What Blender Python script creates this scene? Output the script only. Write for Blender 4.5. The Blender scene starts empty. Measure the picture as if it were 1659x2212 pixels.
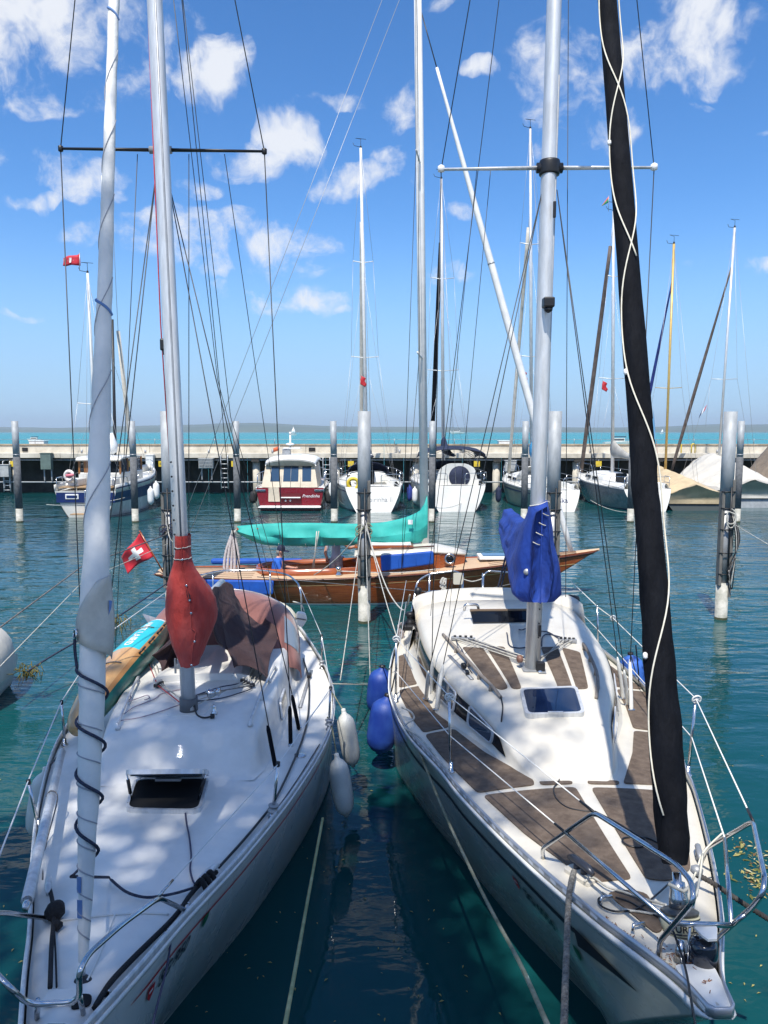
import bpy, bmesh, math, random
from mathutils import Vector, Matrix, noise as mnoise
R = math.radians
rnd = random.Random(7)
sc = bpy.context.scene
C = sc.collection

# ------------------------------------------------------------------ camera
CAM_H, PITCH, FOC = 4.0, R(5.95), 1661.0      # focal length in pixels of a 1659 x 2212 picture
cam_d = bpy.data.cameras.new('camera'); cam = bpy.data.objects.new('camera', cam_d); C.objects.link(cam)
cam.location = (0, 0, CAM_H); cam.rotation_euler = (R(90) - PITCH, 0, 0)
cam_d.sensor_fit = 'VERTICAL'; cam_d.angle_y = 2 * math.atan(1106 / FOC)
cam_d.clip_start = .05; cam_d.clip_end = 30000
sc.camera = cam
sc.render.resolution_x, sc.render.resolution_y = 768, 1024
sc.cycles.max_bounces = 7; sc.cycles.diffuse_bounces = 3; sc.cycles.glossy_bounces = 3; sc.cycles.volume_bounces = 0
sc.view_settings.view_transform = 'Standard'; sc.view_settings.look = 'None'
sc.view_settings.exposure = 0.34; sc.view_settings.gamma = 1.0; sc.view_settings.use_curve_mapping = False

def ray(u, v):                                   # photograph position -> direction in the world
    x = (u - 829.5) / FOC; y = -(v - 1106) / FOC
    return Vector((x, math.cos(PITCH) + math.sin(PITCH) * y, -math.sin(PITCH) + math.cos(PITCH) * y))
def WZ(u, v, z):                                 # the point at height z seen there
    d = ray(u, v); return Vector((0, 0, CAM_H)) + d * ((z - CAM_H) / d.z)
def WY(u, v, y):                                 # the point at distance y seen there
    d = ray(u, v); return Vector((0, 0, CAM_H)) + d * (y / d.y)

# ------------------------------------------------------------------ sun and sky
SUN_EL, SUN_AZ = R(60), R(14)                    # light travels forward (+y) and a little to the right
sun_d = bpy.data.lights.new('sun', 'SUN'); sun = bpy.data.objects.new('sun', sun_d); C.objects.link(sun)
sun_d.energy = 4.7; sun_d.angle = R(.53); sun_d.color = (1, .95, .87)
ldir = Vector((math.sin(SUN_AZ) * math.cos(SUN_EL), math.cos(SUN_AZ) * math.cos(SUN_EL), -math.sin(SUN_EL)))
sun.rotation_euler = ldir.to_track_quat('-Z', 'Y').to_euler(); sun.location = (-10, -30, 60)
world = bpy.data.worlds.new('World'); sc.world = world; world.use_nodes = True
world.cycles.sampling_method = 'MANUAL'; world.cycles.sample_map_resolution = 256
wn, wl = world.node_tree.nodes, world.node_tree.links; wn.clear()
def N(tree, typ, **kw):
    n = tree.nodes.new(typ)
    for k, v in kw.items(): setattr(n, k, v)
    return n
def wmath(op, a, b=None, clamp=False):
    n = wn.new('ShaderNodeMath'); n.operation = op; n.use_clamp = clamp
    for i, x in enumerate((a, b)):
        if x is None: continue
        if isinstance(x, (int, float)): n.inputs[i].default_value = x
        else: wl.new(x, n.inputs[i])
    return n.outputs[0]
sky = wn.new('ShaderNodeTexSky'); sky.sky_type = 'NISHITA'; sky.sun_disc = False
sky.sun_elevation = SUN_EL; sky.sun_rotation = R(180) + SUN_AZ
sky.altitude = 400; sky.air_density = 1.0; sky.dust_density = .15; sky.ozone_density = 3.0
hsv = wn.new('ShaderNodeHueSaturation'); hsv.inputs['Saturation'].default_value = 1.15; hsv.inputs['Value'].default_value = 1.24
tint = wn.new('ShaderNodeMix'); tint.data_type = 'RGBA'; tint.blend_type = 'MULTIPLY'; tint.inputs['Factor'].default_value = 1
tint.inputs['B'].default_value = (.86, .98, 1.14, 1); wl.new(sky.outputs[0], tint.inputs['A']); wl.new(tint.outputs['Result'], hsv.inputs['Color'])
tc = wn.new('ShaderNodeTexCoord'); DIR = tc.outputs['Generated']
def wdot(vec, c):
    n = wn.new('ShaderNodeVectorMath'); n.operation = 'DOT_PRODUCT'; wl.new(vec, n.inputs[0]); n.inputs[1].default_value = c
    return n.outputs['Value']
# clouds: soft banks standing in fixed directions of the sky, broken up by noise
warp = wn.new('ShaderNodeTexNoise'); warp.inputs['Scale'].default_value = 9; warp.inputs['Detail'].default_value = 4
wl.new(DIR, warp.inputs['Vector'])
wsub = wn.new('ShaderNodeVectorMath'); wsub.operation = 'SUBTRACT'; wl.new(warp.outputs['Color'], wsub.inputs[0]); wsub.inputs[1].default_value = (.5, .5, .5)
wmul = wn.new('ShaderNodeVectorMath'); wmul.operation = 'SCALE'; wl.new(wsub.outputs[0], wmul.inputs[0]); wmul.inputs['Scale'].default_value = .085
wadd = wn.new('ShaderNodeVectorMath'); wadd.operation = 'ADD'; wl.new(DIR, wadd.inputs[0]); wl.new(wmul.outputs[0], wadd.inputs[1])
WD = wadd.outputs[0]
BANKS = [(90, 60, 300, 120, .9), (60, 215, 120, 40, .45), (250, 130, 110, 90, .6), (455, 165, 85, 60, 1.15), (115, 370, 60, 36, .8), (195, 400, 80, 40, .65),
         (62, 441, 75, 14, .7), (610, 305, 66, 55, 1.2), (545, 335, 90, 40, .9), (712, 234, 70, 18, .55), (848, 220, 48, 46, .8),
         (775, 380, 135, 36, .8), (850, 330, 45, 24, .5), (470, 515, 230, 55, .75), (300, 500, 150, 30, .5), (560, 575, 150, 40, .4), (645, 662, 110, 24, .8), (560, 640, 160, 28, .3),
         (745, 678, 25, 10, .6), (1040, 170, 45, 18, .6), (1200, 150, 90, 80, .6), (1250, 260, 110, 100, .5), (1500, 70, 160, 95, .7), (1380, 130, 90, 60, .6), (1570, 110, 80, 50, .5),
         (975, 460, 60, 20, .7), (985, 600, 60, 22, .4), (1600, 570, 130, 16, .35), (1610, 290, 60, 14, .35), (1520, 215, 45, 14, .35),
         (930, 15, 30, 18, .5), (420, 400, 50, 26, .4), (1290, 800, 60, 10, .15), (40, 660, 60, 12, .2),
         (-300, 300, 260, 120, .7), (-650, 500, 300, 60, .6), (2000, 250, 240, 110, .7), (2400, 480, 300, 60, .6), (700, -260, 300, 90, .6), (1500, -420, 330, 120, .7), (100, -500, 340, 120, .6)]
sepd = wn.new('ShaderNodeSeparateXYZ'); wl.new(WD, sepd.inputs[0])
dy = wmath('MAXIMUM', sepd.outputs['Y'], .05)
gv = wn.new('ShaderNodeCombineXYZ'); wl.new(wmath('DIVIDE', sepd.outputs['X'], dy), gv.inputs[0]); wl.new(wmath('DIVIDE', sepd.outputs['Z'], dy), gv.inputs[1])
acc = None
for (u, v, ru, rv, k) in BANKS:
    ru *= 1.25; rv *= 1.3; c = ray(u, v); gx, gz = c.x / c.y, c.z / c.y; sx, sz = FOC / ru, FOC / rv
    ma = wn.new('ShaderNodeVectorMath'); ma.operation = 'MULTIPLY_ADD'; wl.new(gv.outputs[0], ma.inputs[0]); ma.inputs[1].default_value = (sx, sz, 0); ma.inputs[2].default_value = (-gx * sx, -gz * sz, 0)
    d2 = wn.new('ShaderNodeVectorMath'); d2.operation = 'DOT_PRODUCT'; wl.new(ma.outputs[0], d2.inputs[0]); wl.new(ma.outputs[0], d2.inputs[1])
    m = wn.new('ShaderNodeMath'); m.operation = 'MULTIPLY_ADD'; wl.new(d2.outputs['Value'], m.inputs[0]); m.inputs[1].default_value = -k; m.inputs[2].default_value = k
    acc = m.outputs[0] if acc is None else wmath('MAXIMUM', acc, m.outputs[0])
acc = wmath('MULTIPLY', wmath('MAXIMUM', acc, 0.0), wmath('GREATER_THAN', sepd.outputs['Y'], .12))
# unseen sky behind and beside the camera: cloud thickened to whiten the ambient light
gen = wn.new('ShaderNodeTexNoise'); gen.inputs['Scale'].default_value = 3.2; gen.inputs['Detail'].default_value = 3
wl.new(WD, gen.inputs['Vector'])
back = wmath('MULTIPLY', wmath('MULTIPLY', wmath('SUBTRACT', gen.outputs['Fac'], .47, True), 6.0), wmath('LESS_THAN', wdot(WD, (0, 1, 0)), .3))
acc = wmath('MAXIMUM', acc, back)
fine = wn.new('ShaderNodeTexNoise'); fine.inputs['Scale'].default_value = 19; fine.inputs['Detail'].default_value = 11; fine.inputs['Roughness'].default_value = .6
wl.new(WD, fine.inputs['Vector'])
dens = wmath('ADD', wmath('MULTIPLY', acc, .85), wmath('MULTIPLY', wmath('SUBTRACT', fine.outputs['Fac'], .5), 3.0))
dens = wmath('MULTIPLY', dens, wmath('MULTIPLY', acc, 6.0, True))
mr = wn.new('ShaderNodeMapRange'); mr.interpolation_type = 'SMOOTHSTEP'; mr.inputs['From Min'].default_value = .10; mr.inputs['From Max'].default_value = 1.0
wl.new(dens, mr.inputs['Value'])
cl_amt = wmath('MULTIPLY', mr.outputs[0], .93)
shade = wn.new('ShaderNodeMapRange'); shade.inputs['From Min'].default_value = .3; shade.inputs['From Max'].default_value = 1.5
shade.inputs['To Min'].default_value = 7.0; shade.inputs['To Max'].default_value = 7.0; wl.new(dens, shade.inputs['Value'])
ccol = wn.new('ShaderNodeCombineColor')
wl.new(wmath('MULTIPLY', shade.outputs[0], .97), ccol.inputs[0]); wl.new(wmath('MULTIPLY', shade.outputs[0], 1.0), ccol.inputs[1]); wl.new(wmath('MULTIPLY', shade.outputs[0], 1.06), ccol.inputs[2])
hzf = wn.new('ShaderNodeMapRange'); hzf.interpolation_type = 'SMOOTHERSTEP'; hzf.inputs['From Min'].default_value = .30; hzf.inputs['From Max'].default_value = -.02; hzf.inputs['To Max'].default_value = .85
sepz = wn.new('ShaderNodeSeparateXYZ'); wl.new(DIR, sepz.inputs[0]); wl.new(sepz.outputs['Z'], hzf.inputs['Value'])
hmix = wn.new('ShaderNodeMix'); hmix.data_type = 'RGBA'; wl.new(hzf.outputs[0], hmix.inputs['Factor']); wl.new(hsv.outputs[0], hmix.inputs['A']); hmix.inputs['B'].default_value = (2.9, 4.7, 7.0, 1)
cmix = wn.new('ShaderNodeMix'); cmix.data_type = 'RGBA'
wl.new(cl_amt, cmix.inputs['Factor']); wl.new(hmix.outputs['Result'], cmix.inputs['A']); wl.new(ccol.outputs[0], cmix.inputs['B'])
bg = wn.new('ShaderNodeBackground'); bg.inputs['Strength'].default_value = .105
wl.new(cmix.outputs['Result'], bg.inputs['Color'])
wo = wn.new('ShaderNodeOutputWorld'); wl.new(bg.outputs[0], wo.inputs['Surface'])

# ------------------------------------------------------------------ materials
MATS = {}
def mat(name, col, rough=.5, metal=0.0, var=0.0, vs=4.0, bump=0.0, bs=40.0, col2=None, stretch=(1, 1, 1), spec=.5, coat=0.0, lo=.35, hi=.65, sheen=0, detail=5, trans=0):
    if name in MATS: return MATS[name]
    m = bpy.data.materials.new(name); m.use_nodes = True; t = m.node_tree; b = t.nodes['Principled BSDF']
    b.inputs['Base Color'].default_value = (*col, 1); b.inputs['Roughness'].default_value = rough; b.inputs['Metallic'].default_value = metal
    b.inputs['Specular IOR Level'].default_value = spec; b.inputs['Coat Weight'].default_value = coat
    if trans: b.inputs['Transmission Weight'].default_value = trans
    if sheen: b.inputs['Sheen Weight'].default_value = sheen; b.inputs['Sheen Roughness'].default_value = .5
    tcn = t.nodes.new('ShaderNodeTexCoord'); mp = t.nodes.new('ShaderNodeMapping'); mp.inputs['Scale'].default_value = stretch
    t.links.new(tcn.outputs['Object'], mp.inputs[0])
    if var or col2:
        nz = t.nodes.new('ShaderNodeTexNoise'); nz.inputs['Scale'].default_value = vs; nz.inputs['Detail'].default_value = detail; nz.inputs['Roughness'].default_value = .62
        t.links.new(mp.outputs[0], nz.inputs['Vector'])
        rmp = t.nodes.new('ShaderNodeMapRange'); rmp.inputs['From Min'].default_value = lo; rmp.inputs['From Max'].default_value = hi
        t.links.new(nz.outputs['Fac'], rmp.inputs['Value'])
        mx = t.nodes.new('ShaderNodeMix'); mx.data_type = 'RGBA'
        c2 = col2 if col2 else tuple(c * (1 - var) for c in col); c1 = col if col2 else tuple(min(1, c * (1 + var * .5)) for c in col)
        mx.inputs['A'].default_value = (*c1, 1); mx.inputs['B'].default_value = (*c2, 1)
        t.links.new(rmp.outputs[0], mx.inputs['Factor']); t.links.new(mx.outputs['Result'], b.inputs['Base Color'])
        rr = t.nodes.new('ShaderNodeMapRange'); rr.inputs['To Min'].default_value = max(0, rough - .08); rr.inputs['To Max'].default_value = min(1, rough + .12)
        t.links.new(nz.outputs['Fac'], rr.inputs['Value']); t.links.new(rr.outputs[0], b.inputs['Roughness'])
    if bump:
        n2 = t.nodes.new('ShaderNodeTexNoise'); n2.inputs['Scale'].default_value = bs; n2.inputs['Detail'].default_value = 4
        t.links.new(mp.outputs[0], n2.inputs['Vector'])
        bp = t.nodes.new('ShaderNodeBump'); bp.inputs['Strength'].default_value = bump; bp.inputs['Distance'].default_value = .02 if bs > 15 else .04
        t.links.new(n2.outputs['Fac'], bp.inputs['Height']); t.links.new(bp.outputs[0], b.inputs['Normal'])
    MATS[name] = m; return m

gel = mat('gelcoat_white', (.66, .62, .53), .36, col2=(.55, .51, .43), vs=3.0, coat=.2, lo=.45, hi=.85, bump=.10, bs=260, detail=8)
gel2 = mat('gelcoat_cool', (.74, .73, .69), .38, col2=(.60, .59, .55), vs=3.2, coat=.15, lo=.42, hi=.85, bump=.12, bs=260, detail=8)
hullw = mat('hull_white', (.60, .61, .57), .25, var=.22, vs=1.4, coat=.4, stretch=(1, 1, .5), lo=.4, hi=.85)
hullstain = mat('hull_stained', (.40, .44, .385), .26, col2=(.29, .31, .23), vs=2.4, coat=.35, stretch=(.5, .5, 1.6), lo=.42, hi=.85)
farwhite = mat('far_white', (.70, .69, .64), .35, var=.12, vs=1.5)
navy = mat('navy_paint', (.012, .025, .12), .3, coat=.4, var=.2)
steel = mat('stainless', (.62, .63, .64), .18, 1.0, var=.2, vs=9)
alu = mat('aluminium', (.66, .67, .67), .38, .35, var=.18, vs=6, stretch=(3, 3, .5))
alud = mat('aluminium_dull', (.36, .37, .38), .45, .4, var=.2, vs=8)
galv = mat('galvanised', (.40, .42, .43), .6, .15, col2=(.30, .32, .33), vs=9, stretch=(1, 1, .4))
wire = mat('wire', (.035, .04, .045), .4, .3)
wirel = mat('wire_light', (.45, .46, .47), .4, .6)
black = mat('black_plastic', (.012, .012, .014), .42, var=.3, vs=8)
blackfab = mat('black_canvas', (.006, .007, .010), .8, var=.3, vs=5, bump=.7, bs=8, stretch=(1.8, 1.8, .45), spec=.12)
rubber = mat('rubber', (.02, .02, .02), .7)
glassd = mat('dark_window', (.008, .010, .014), .08, spec=.45)
glassb = mat('blue_window', (.03, .06, .10), .06, spec=.9, coat=.6)
sailw = mat('sailcloth', (.74, .73, .69), .7, col2=(.56, .57, .56), vs=3.5, bump=.35, bs=16, lo=.4, hi=.75)
ropew = mat('rope_white', (.62, .60, .54), .85, col2=(.38, .37, .32), vs=14, bump=.5, bs=120)
ropey = mat('rope_weathered', (.34, .34, .24), .9, col2=(.16, .17, .10), vs=8, bump=.6, bs=100)
ropeb = mat('rope_navy', (.012, .016, .035), .85, col2=(.05, .06, .10), vs=60, bump=.5, bs=120)
ropeg = mat('rope_grey', (.20, .19, .19), .9, col2=(.08, .08, .08), vs=30, bump=.5, bs=120)
roper = mat('rope_red', (.42, .04, .05), .85, var=.3, vs=30)
concrete = mat('concrete', (.66, .61, .51), .9, col2=(.46, .42, .34), vs=1.1, bump=.25, bs=22)
concdark = mat('concrete_dark_shade', (.055, .052, .047), .95, var=.4, vs=1.2, bump=.3, bs=15)  # near-black: shade under the breakwater walkway is put into this colour
whitep = mat('white_plastic', (.80, .80, .77), .4, var=.1)
bluecan = mat('blue_canvas', (.012, .055, .33), .72, col2=(.008, .035, .22), vs=3, bump=.9, bs=6, stretch=(1.5, 1.2, .7))
navycan = mat('navy_canvas', (.014, .022, .055), .75, var=.3, vs=3, bump=.2, bs=200)
cyancan = mat('light_blue_canvas', (.05, .33, .60), .7, var=.2, vs=2)
greencan = mat('turquoise_canvas', (.03, .42, .36), .68, col2=(.02, .33, .29), vs=2.4, bump=.2, bs=120)
redcan = mat('red_canvas', (.36, .030, .022), .75, col2=(.40, .085, .075), vs=2.2, bump=1.0, bs=6, stretch=(1.5, 1.5, .6), sheen=.04, lo=.45, hi=.8)
browncan = mat('brown_canvas', (.040, .022, .025), .88, col2=(.062, .034, .034), vs=1.6, bump=.8, bs=8)
beige = mat('beige_tarp', (.56, .44, .27), .75, var=.18, vs=1.5, bump=.3, bs=5)
greytarp = mat('grey_tarp', (.40, .385, .35), .8, var=.2, vs=1.5, bump=.3, bs=5)
whitetarp = mat('white_tarp', (.58, .55, .48), .7, var=.12, vs=2, bump=.3, bs=6)
darkred = mat('dark_red_paint', (.20, .012, .02), .25, coat=.5, var=.2)
yellowp = mat('yellow_paint', (.72, .52, .04), .5, var=.15)
flagred = mat('flag_red', (.55, .012, .03), .7, var=.15, vs=5, sheen=.2)
flagwhite = mat('flag_white', (.82, .80, .78), .7)
letter = mat('lettering_black', (.02, .02, .025), .4)
letterw = mat('lettering_white', (.8, .8, .8), .4)
red = mat('red_paint', (.48, .02, .025), .45)

# ------------------------------------------------------------------ mesh helpers
ORG = Vector((0, 0, 0))
def set_org(v):
    global ORG; ORG = Vector(v)
def mk(name, verts, faces, m, parent=None, smooth=True, solid=0, sub=0, bevel=0, mi=None):
    me = bpy.data.meshes.new(name)
    me.from_pydata([tuple(Vector(v) - ORG) for v in verts], [], faces)
    for x in (m if isinstance(m, (list, tuple)) else [m]): me.materials.append(x)
    if mi: me.polygons.foreach_set('material_index', mi)
    if smooth: me.polygons.foreach_set('use_smooth', [True] * len(me.polygons))
    me.update()
    o = bpy.data.objects.new(name, me); C.objects.link(o)
    if parent: o.parent = parent
    else: o.location = ORG
    if bevel:
        b = o.modifiers.new('bevel', 'BEVEL'); b.width = bevel; b.segments = 2; b.limit_method = 'ANGLE'; b.angle_limit = R(35)
        if smooth: me.polygons.foreach_set('use_smooth', [False] * len(me.polygons))
    if solid: s = o.modifiers.new('solid', 'SOLIDIFY'); s.thickness = solid; s.offset = 0
    if sub: s = o.modifiers.new('sub', 'SUBSURF'); s.levels = s.render_levels = sub
    return o
class MB:
    def __init__(s): s.v = []; s.f = []
    def add(s, v, f):
        k = len(s.v); s.v += [Vector(p) for p in v]; s.f += [tuple(i + k for i in q) for q in f]; return s
    def box(s, c, d, rot=None):
        c = Vector(c); hx, hy, hz = d[0] / 2, d[1] / 2, d[2] / 2
        p = [Vector((x, y, z)) for x in (-hx, hx) for y in (-hy, hy) for z in (-hz, hz)]
        if rot: p = [rot @ q for q in p]
        return s.add([c + q for q in p], [(0, 1, 3, 2), (4, 6, 7, 5), (0, 4, 5, 1), (2, 3, 7, 6), (0, 2, 6, 4), (1, 5, 7, 3)])
    def tube(s, pts, r, n=8, caps=True):
        v, f = tube_geo(pts, r, n, caps); return s.add(v, f)
    def build(s, name, m, parent=None, **k): return mk(name, s.v, s.f, m, parent, **k)
def tube_geo(pts, r, n=8, caps=True, flat=1.0):
    pts = [Vector(p) for p in pts]; rs = list(r) if isinstance(r, (list, tuple)) else [r] * len(pts)
    v, f = [], []; prev = None
    for i, p in enumerate(pts):
        d = (pts[min(i + 1, len(pts) - 1)] - pts[max(i - 1, 0)])
        d = d.normalized() if d.length > 1e-9 else Vector((0, 0, 1))
        if prev is None:
            a = d.cross(Vector((0, 0, 1)));
            if a.length < .05: a = d.cross(Vector((0, 1, 0)))
            a.normalize()
        else:
            a = prev - d * prev.dot(d)
            a = a.normalized() if a.length > 1e-6 else d.orthogonal().normalized()
        prev = a; b = d.cross(a)
        for k in range(n):
            t = 2 * math.pi * k / n; v.append(p + a * (math.cos(t) * rs[i]) + b * (math.sin(t) * rs[i] * flat))
    for i in range(len(pts) - 1):
        for k in range(n):
            f.append((i * n + k, i * n + (k + 1) % n, (i + 1) * n + (k + 1) % n, (i + 1) * n + k))
    if caps: f.append(tuple(range(n))[::-1]); f.append(tuple((len(pts) - 1) * n + k for k in range(n)))
    return v, f
def smooth_path(pts, n=6):
    P_ = [Vector(p) for p in pts]; out = []
    for i in range(len(P_) - 1):
        p0, p1, p2, p3 = P_[max(i - 1, 0)], P_[i], P_[i + 1], P_[min(i + 2, len(P_) - 1)]
        for k in range(n):
            t = k / n
            out.append(.5 * ((2 * p1) + (p2 - p0) * t + (2 * p0 - 5 * p1 + 4 * p2 - p3) * t * t + (3 * p1 - p0 - 3 * p2 + p3) * t ** 3))
    out.append(P_[-1]); return out
def fillet(pts, r=.06, n=4):                      # polyline with rounded corners (bent tubes)
    P_ = [Vector(p) for p in pts]; out = [P_[0]]
    for i in range(1, len(P_) - 1):
        a, b, c = P_[i - 1], P_[i], P_[i + 1]; d1, d2 = (a - b), (c - b); k = min(r, d1.length * .45, d2.length * .45)
        s, e = b + d1.normalized() * k, b + d2.normalized() * k
        for j in range(n + 1): t = j / n; out.append(s.lerp(b, t).lerp(b.lerp(e, t), t))
    out.append(P_[-1]); return out
def tube(name, pts, r, m, parent=None, n=8, **k):
    v, f = tube_geo(pts, r, n); return mk(name, v, f, m, parent, **k)
def rope(name, pts, r, m, parent=None, sag=0.0, n=6, sm=True):
    P_ = [Vector(p) for p in pts]
    if sag and len(P_) == 2:
        P_ = [P_[0].lerp(P_[1], t / 10) - Vector((0, 0, sag * 4 * (t / 10) * (1 - t / 10))) for t in range(11)]
        sm = False
    return tube(name, smooth_path(P_, 6) if sm and len(P_) > 2 else P_, r, m, parent, n)
def twisted(name, pts, r, m, parent=None, lay=.12, strands=3, turns_n=14):   # laid rope of three strands
    P_ = smooth_path(pts, 8) if len(pts) > 2 else [Vector(pts[0]).lerp(Vector(pts[1]), i / 8) for i in range(9)]
    L = [0]
    for i in range(1, len(P_)): L.append(L[-1] + (P_[i] - P_[i - 1]).length)
    n = max(8, int(L[-1] / lay * turns_n)); mb = MB()
    def at(s):
        for i in range(1, len(P_)):
            if L[i] >= s or i == len(P_) - 1: return P_[i - 1].lerp(P_[i], (s - L[i - 1]) / max(1e-6, L[i] - L[i - 1]))
    for k in range(strands):
        q = []
        for i in range(n + 1):
            s = L[-1] * i / n; p = at(s); d = (at(min(L[-1], s + .02)) - at(max(0, s - .02))).normalized()
            a = d.cross(Vector((1, 0, .2))).normalized(); b = d.cross(a); t = 2 * math.pi * (s / lay + k / strands)
            q.append(p + (a * math.cos(t) + b * math.sin(t)) * r * .55)
        mb.tube(q, r * .58, 5)
    return mb.build(name, m, parent)
def box(name, c, d, m, parent=None, rot=None, bevel=.0, smooth=False):
    return MB().box(c, d, rot).build(name, m, parent, bevel=bevel, smooth=smooth)
def lathe_geo(prof, c, axis=(0, 0, 1), n=16):
    c = Vector(c); ax = Vector(axis).normalized(); a = ax.orthogonal().normalized(); b = ax.cross(a); v, f = [], []
    for (r_, z_) in prof:
        for k in range(n): t = 2 * math.pi * k / n; v.append(c + ax * z_ + (a * math.cos(t) + b * math.sin(t)) * r_)
    for i in range(len(prof) - 1):
        for k in range(n): f.append((i * n + k, i * n + (k + 1) % n, (i + 1) * n + (k + 1) % n, (i + 1) * n + k))
    f.append(tuple(range(n))[::-1]); f.append(tuple((len(prof) - 1) * n + k for k in range(n)))
    return v, f
def lathe(name, prof, c, m, parent=None, axis=(0, 0, 1), n=16, **k):
    v, f = lathe_geo(prof, c, axis, n); return mk(name, v, f, m, parent, **k)
def grid(rows):                                   # rows of equal length -> verts, quads
    n = len(rows[0]); v = [p for r_ in rows for p in r_]
    return v, [(i * n + j, i * n + j + 1, (i + 1) * n + j + 1, (i + 1) * n + j) for i in range(len(rows) - 1) for j in range(n - 1)]
def plate(name, outline, th, m, parent=None, up=(0, 0, 1), bevel=0, smooth=False):   # a flat outline with thickness along up
    u_ = Vector(up).normalized() * th; o = [Vector(p) for p in outline]; n = len(o)
    v = [p - u_ * .5 for p in o] + [p + u_ * .5 for p in o]
    f = [tuple(range(n))[::-1], tuple(range(n, 2 * n))] + [(i, (i + 1) % n, n + (i + 1) % n, n + i) for i in range(n)]
    return mk(name, v, f, m, parent, smooth=smooth, bevel=bevel)
def rounded(poly, r=.05, n=4):                    # rounded closed outline
    P_ = [Vector(p) for p in poly]; out = []
    for i in range(len(P_)):
        a, b, c = P_[i - 1], P_[i], P_[(i + 1) % len(P_)]; k1 = min(r, (a - b).length * .45); k2 = min(r, (c - b).length * .45)
        s, e = b + (a - b).normalized() * k1, b + (c - b).normalized() * k2
        for j in range(n + 1): t = j / n; out.append(s.lerp(b, t).lerp(b.lerp(e, t), t))
    return out
def ring_plate(name, outer, inner, th, m, parent=None, up=(0, 0, 1)):   # a frame between two outlines with the same count
    u_ = Vector(up).normalized() * th; n = len(outer)
    v = [Vector(p) for p in outer] + [Vector(p) for p in inner] + [Vector(p) + u_ for p in outer] + [Vector(p) + u_ for p in inner]; f = []
    for i in range(n):
        j = (i + 1) % n
        f += [(2 * n + i, 2 * n + j, 3 * n + j, 3 * n + i), (i, j, 2 * n + j, 2 * n + i), (n + j, n + i, 3 * n + i, 3 * n + j), (j, i, n + i, n + j)]
    return mk(name, v, f, m, parent, smooth=False)
def empty(name, loc, label=None, cat=None, group=None, rz=0):
    o = bpy.data.objects.new(name, None); C.objects.link(o); o.location = loc; o.rotation_euler = (0, 0, rz)
    if label: o['label'] = label; o['category'] = cat
    if group: o['group'] = group
    return o
def tag(o, label=None, cat=None, group=None, kind=None):
    if label: o['label'] = label
    if cat: o['category'] = cat
    if group: o['group'] = group
    if kind: o['kind'] = kind
    return o
def text_geo(s, size, shear=0.0, bold=False):     # flat lettering as (verts2d, faces)
    cu = bpy.data.curves.new('t', 'FONT'); cu.body = s; cu.size = size; cu.shear = shear; cu.resolution_u = 3
    if bold: cu.offset = size * .028
    o = bpy.data.objects.new('t', cu); C.objects.link(o)
    dg = bpy.context.evaluated_depsgraph_get(); me = bpy.data.meshes.new_from_object(o.evaluated_get(dg))
    bm = bmesh.new(); bm.from_mesh(me); bmesh.ops.triangulate(bm, faces=bm.faces[:]); bmesh.ops.subdivide_edges(bm, edges=[e for e in bm.edges if e.calc_length() > size * .5], cuts=1)
    v = [(q.co.x, q.co.y) for q in bm.verts]; bm.verts.index_update(); f = [tuple(q.index for q in fc.verts) for fc in bm.faces]
    bm.free(); bpy.data.objects.remove(o); bpy.data.curves.remove(cu); bpy.data.meshes.remove(me); return v, f
def tab(t, s):                                    # smooth table lookup
    n = len(t)
    if s <= t[0][0]: return t[0][1]
    if s >= t[-1][0]: return t[-1][1]
    for i in range(n - 1):
        if s <= t[i + 1][0]:
            x0, y0 = t[i]; x1, y1 = t[i + 1]; h = x1 - x0; u = (s - x0) / h
            def sl(k):
                a = t[max(k - 1, 0)]; b = t[min(k + 1, n - 1)]; return (b[1] - a[1]) / max(1e-6, b[0] - a[0])
            m0, m1 = sl(i) * h, sl(i + 1) * h
            return (2 * u ** 3 - 3 * u * u + 1) * y0 + (u ** 3 - 2 * u * u + u) * m0 + (-2 * u ** 3 + 3 * u * u) * y1 + (u ** 3 - u * u) * m1
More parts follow.
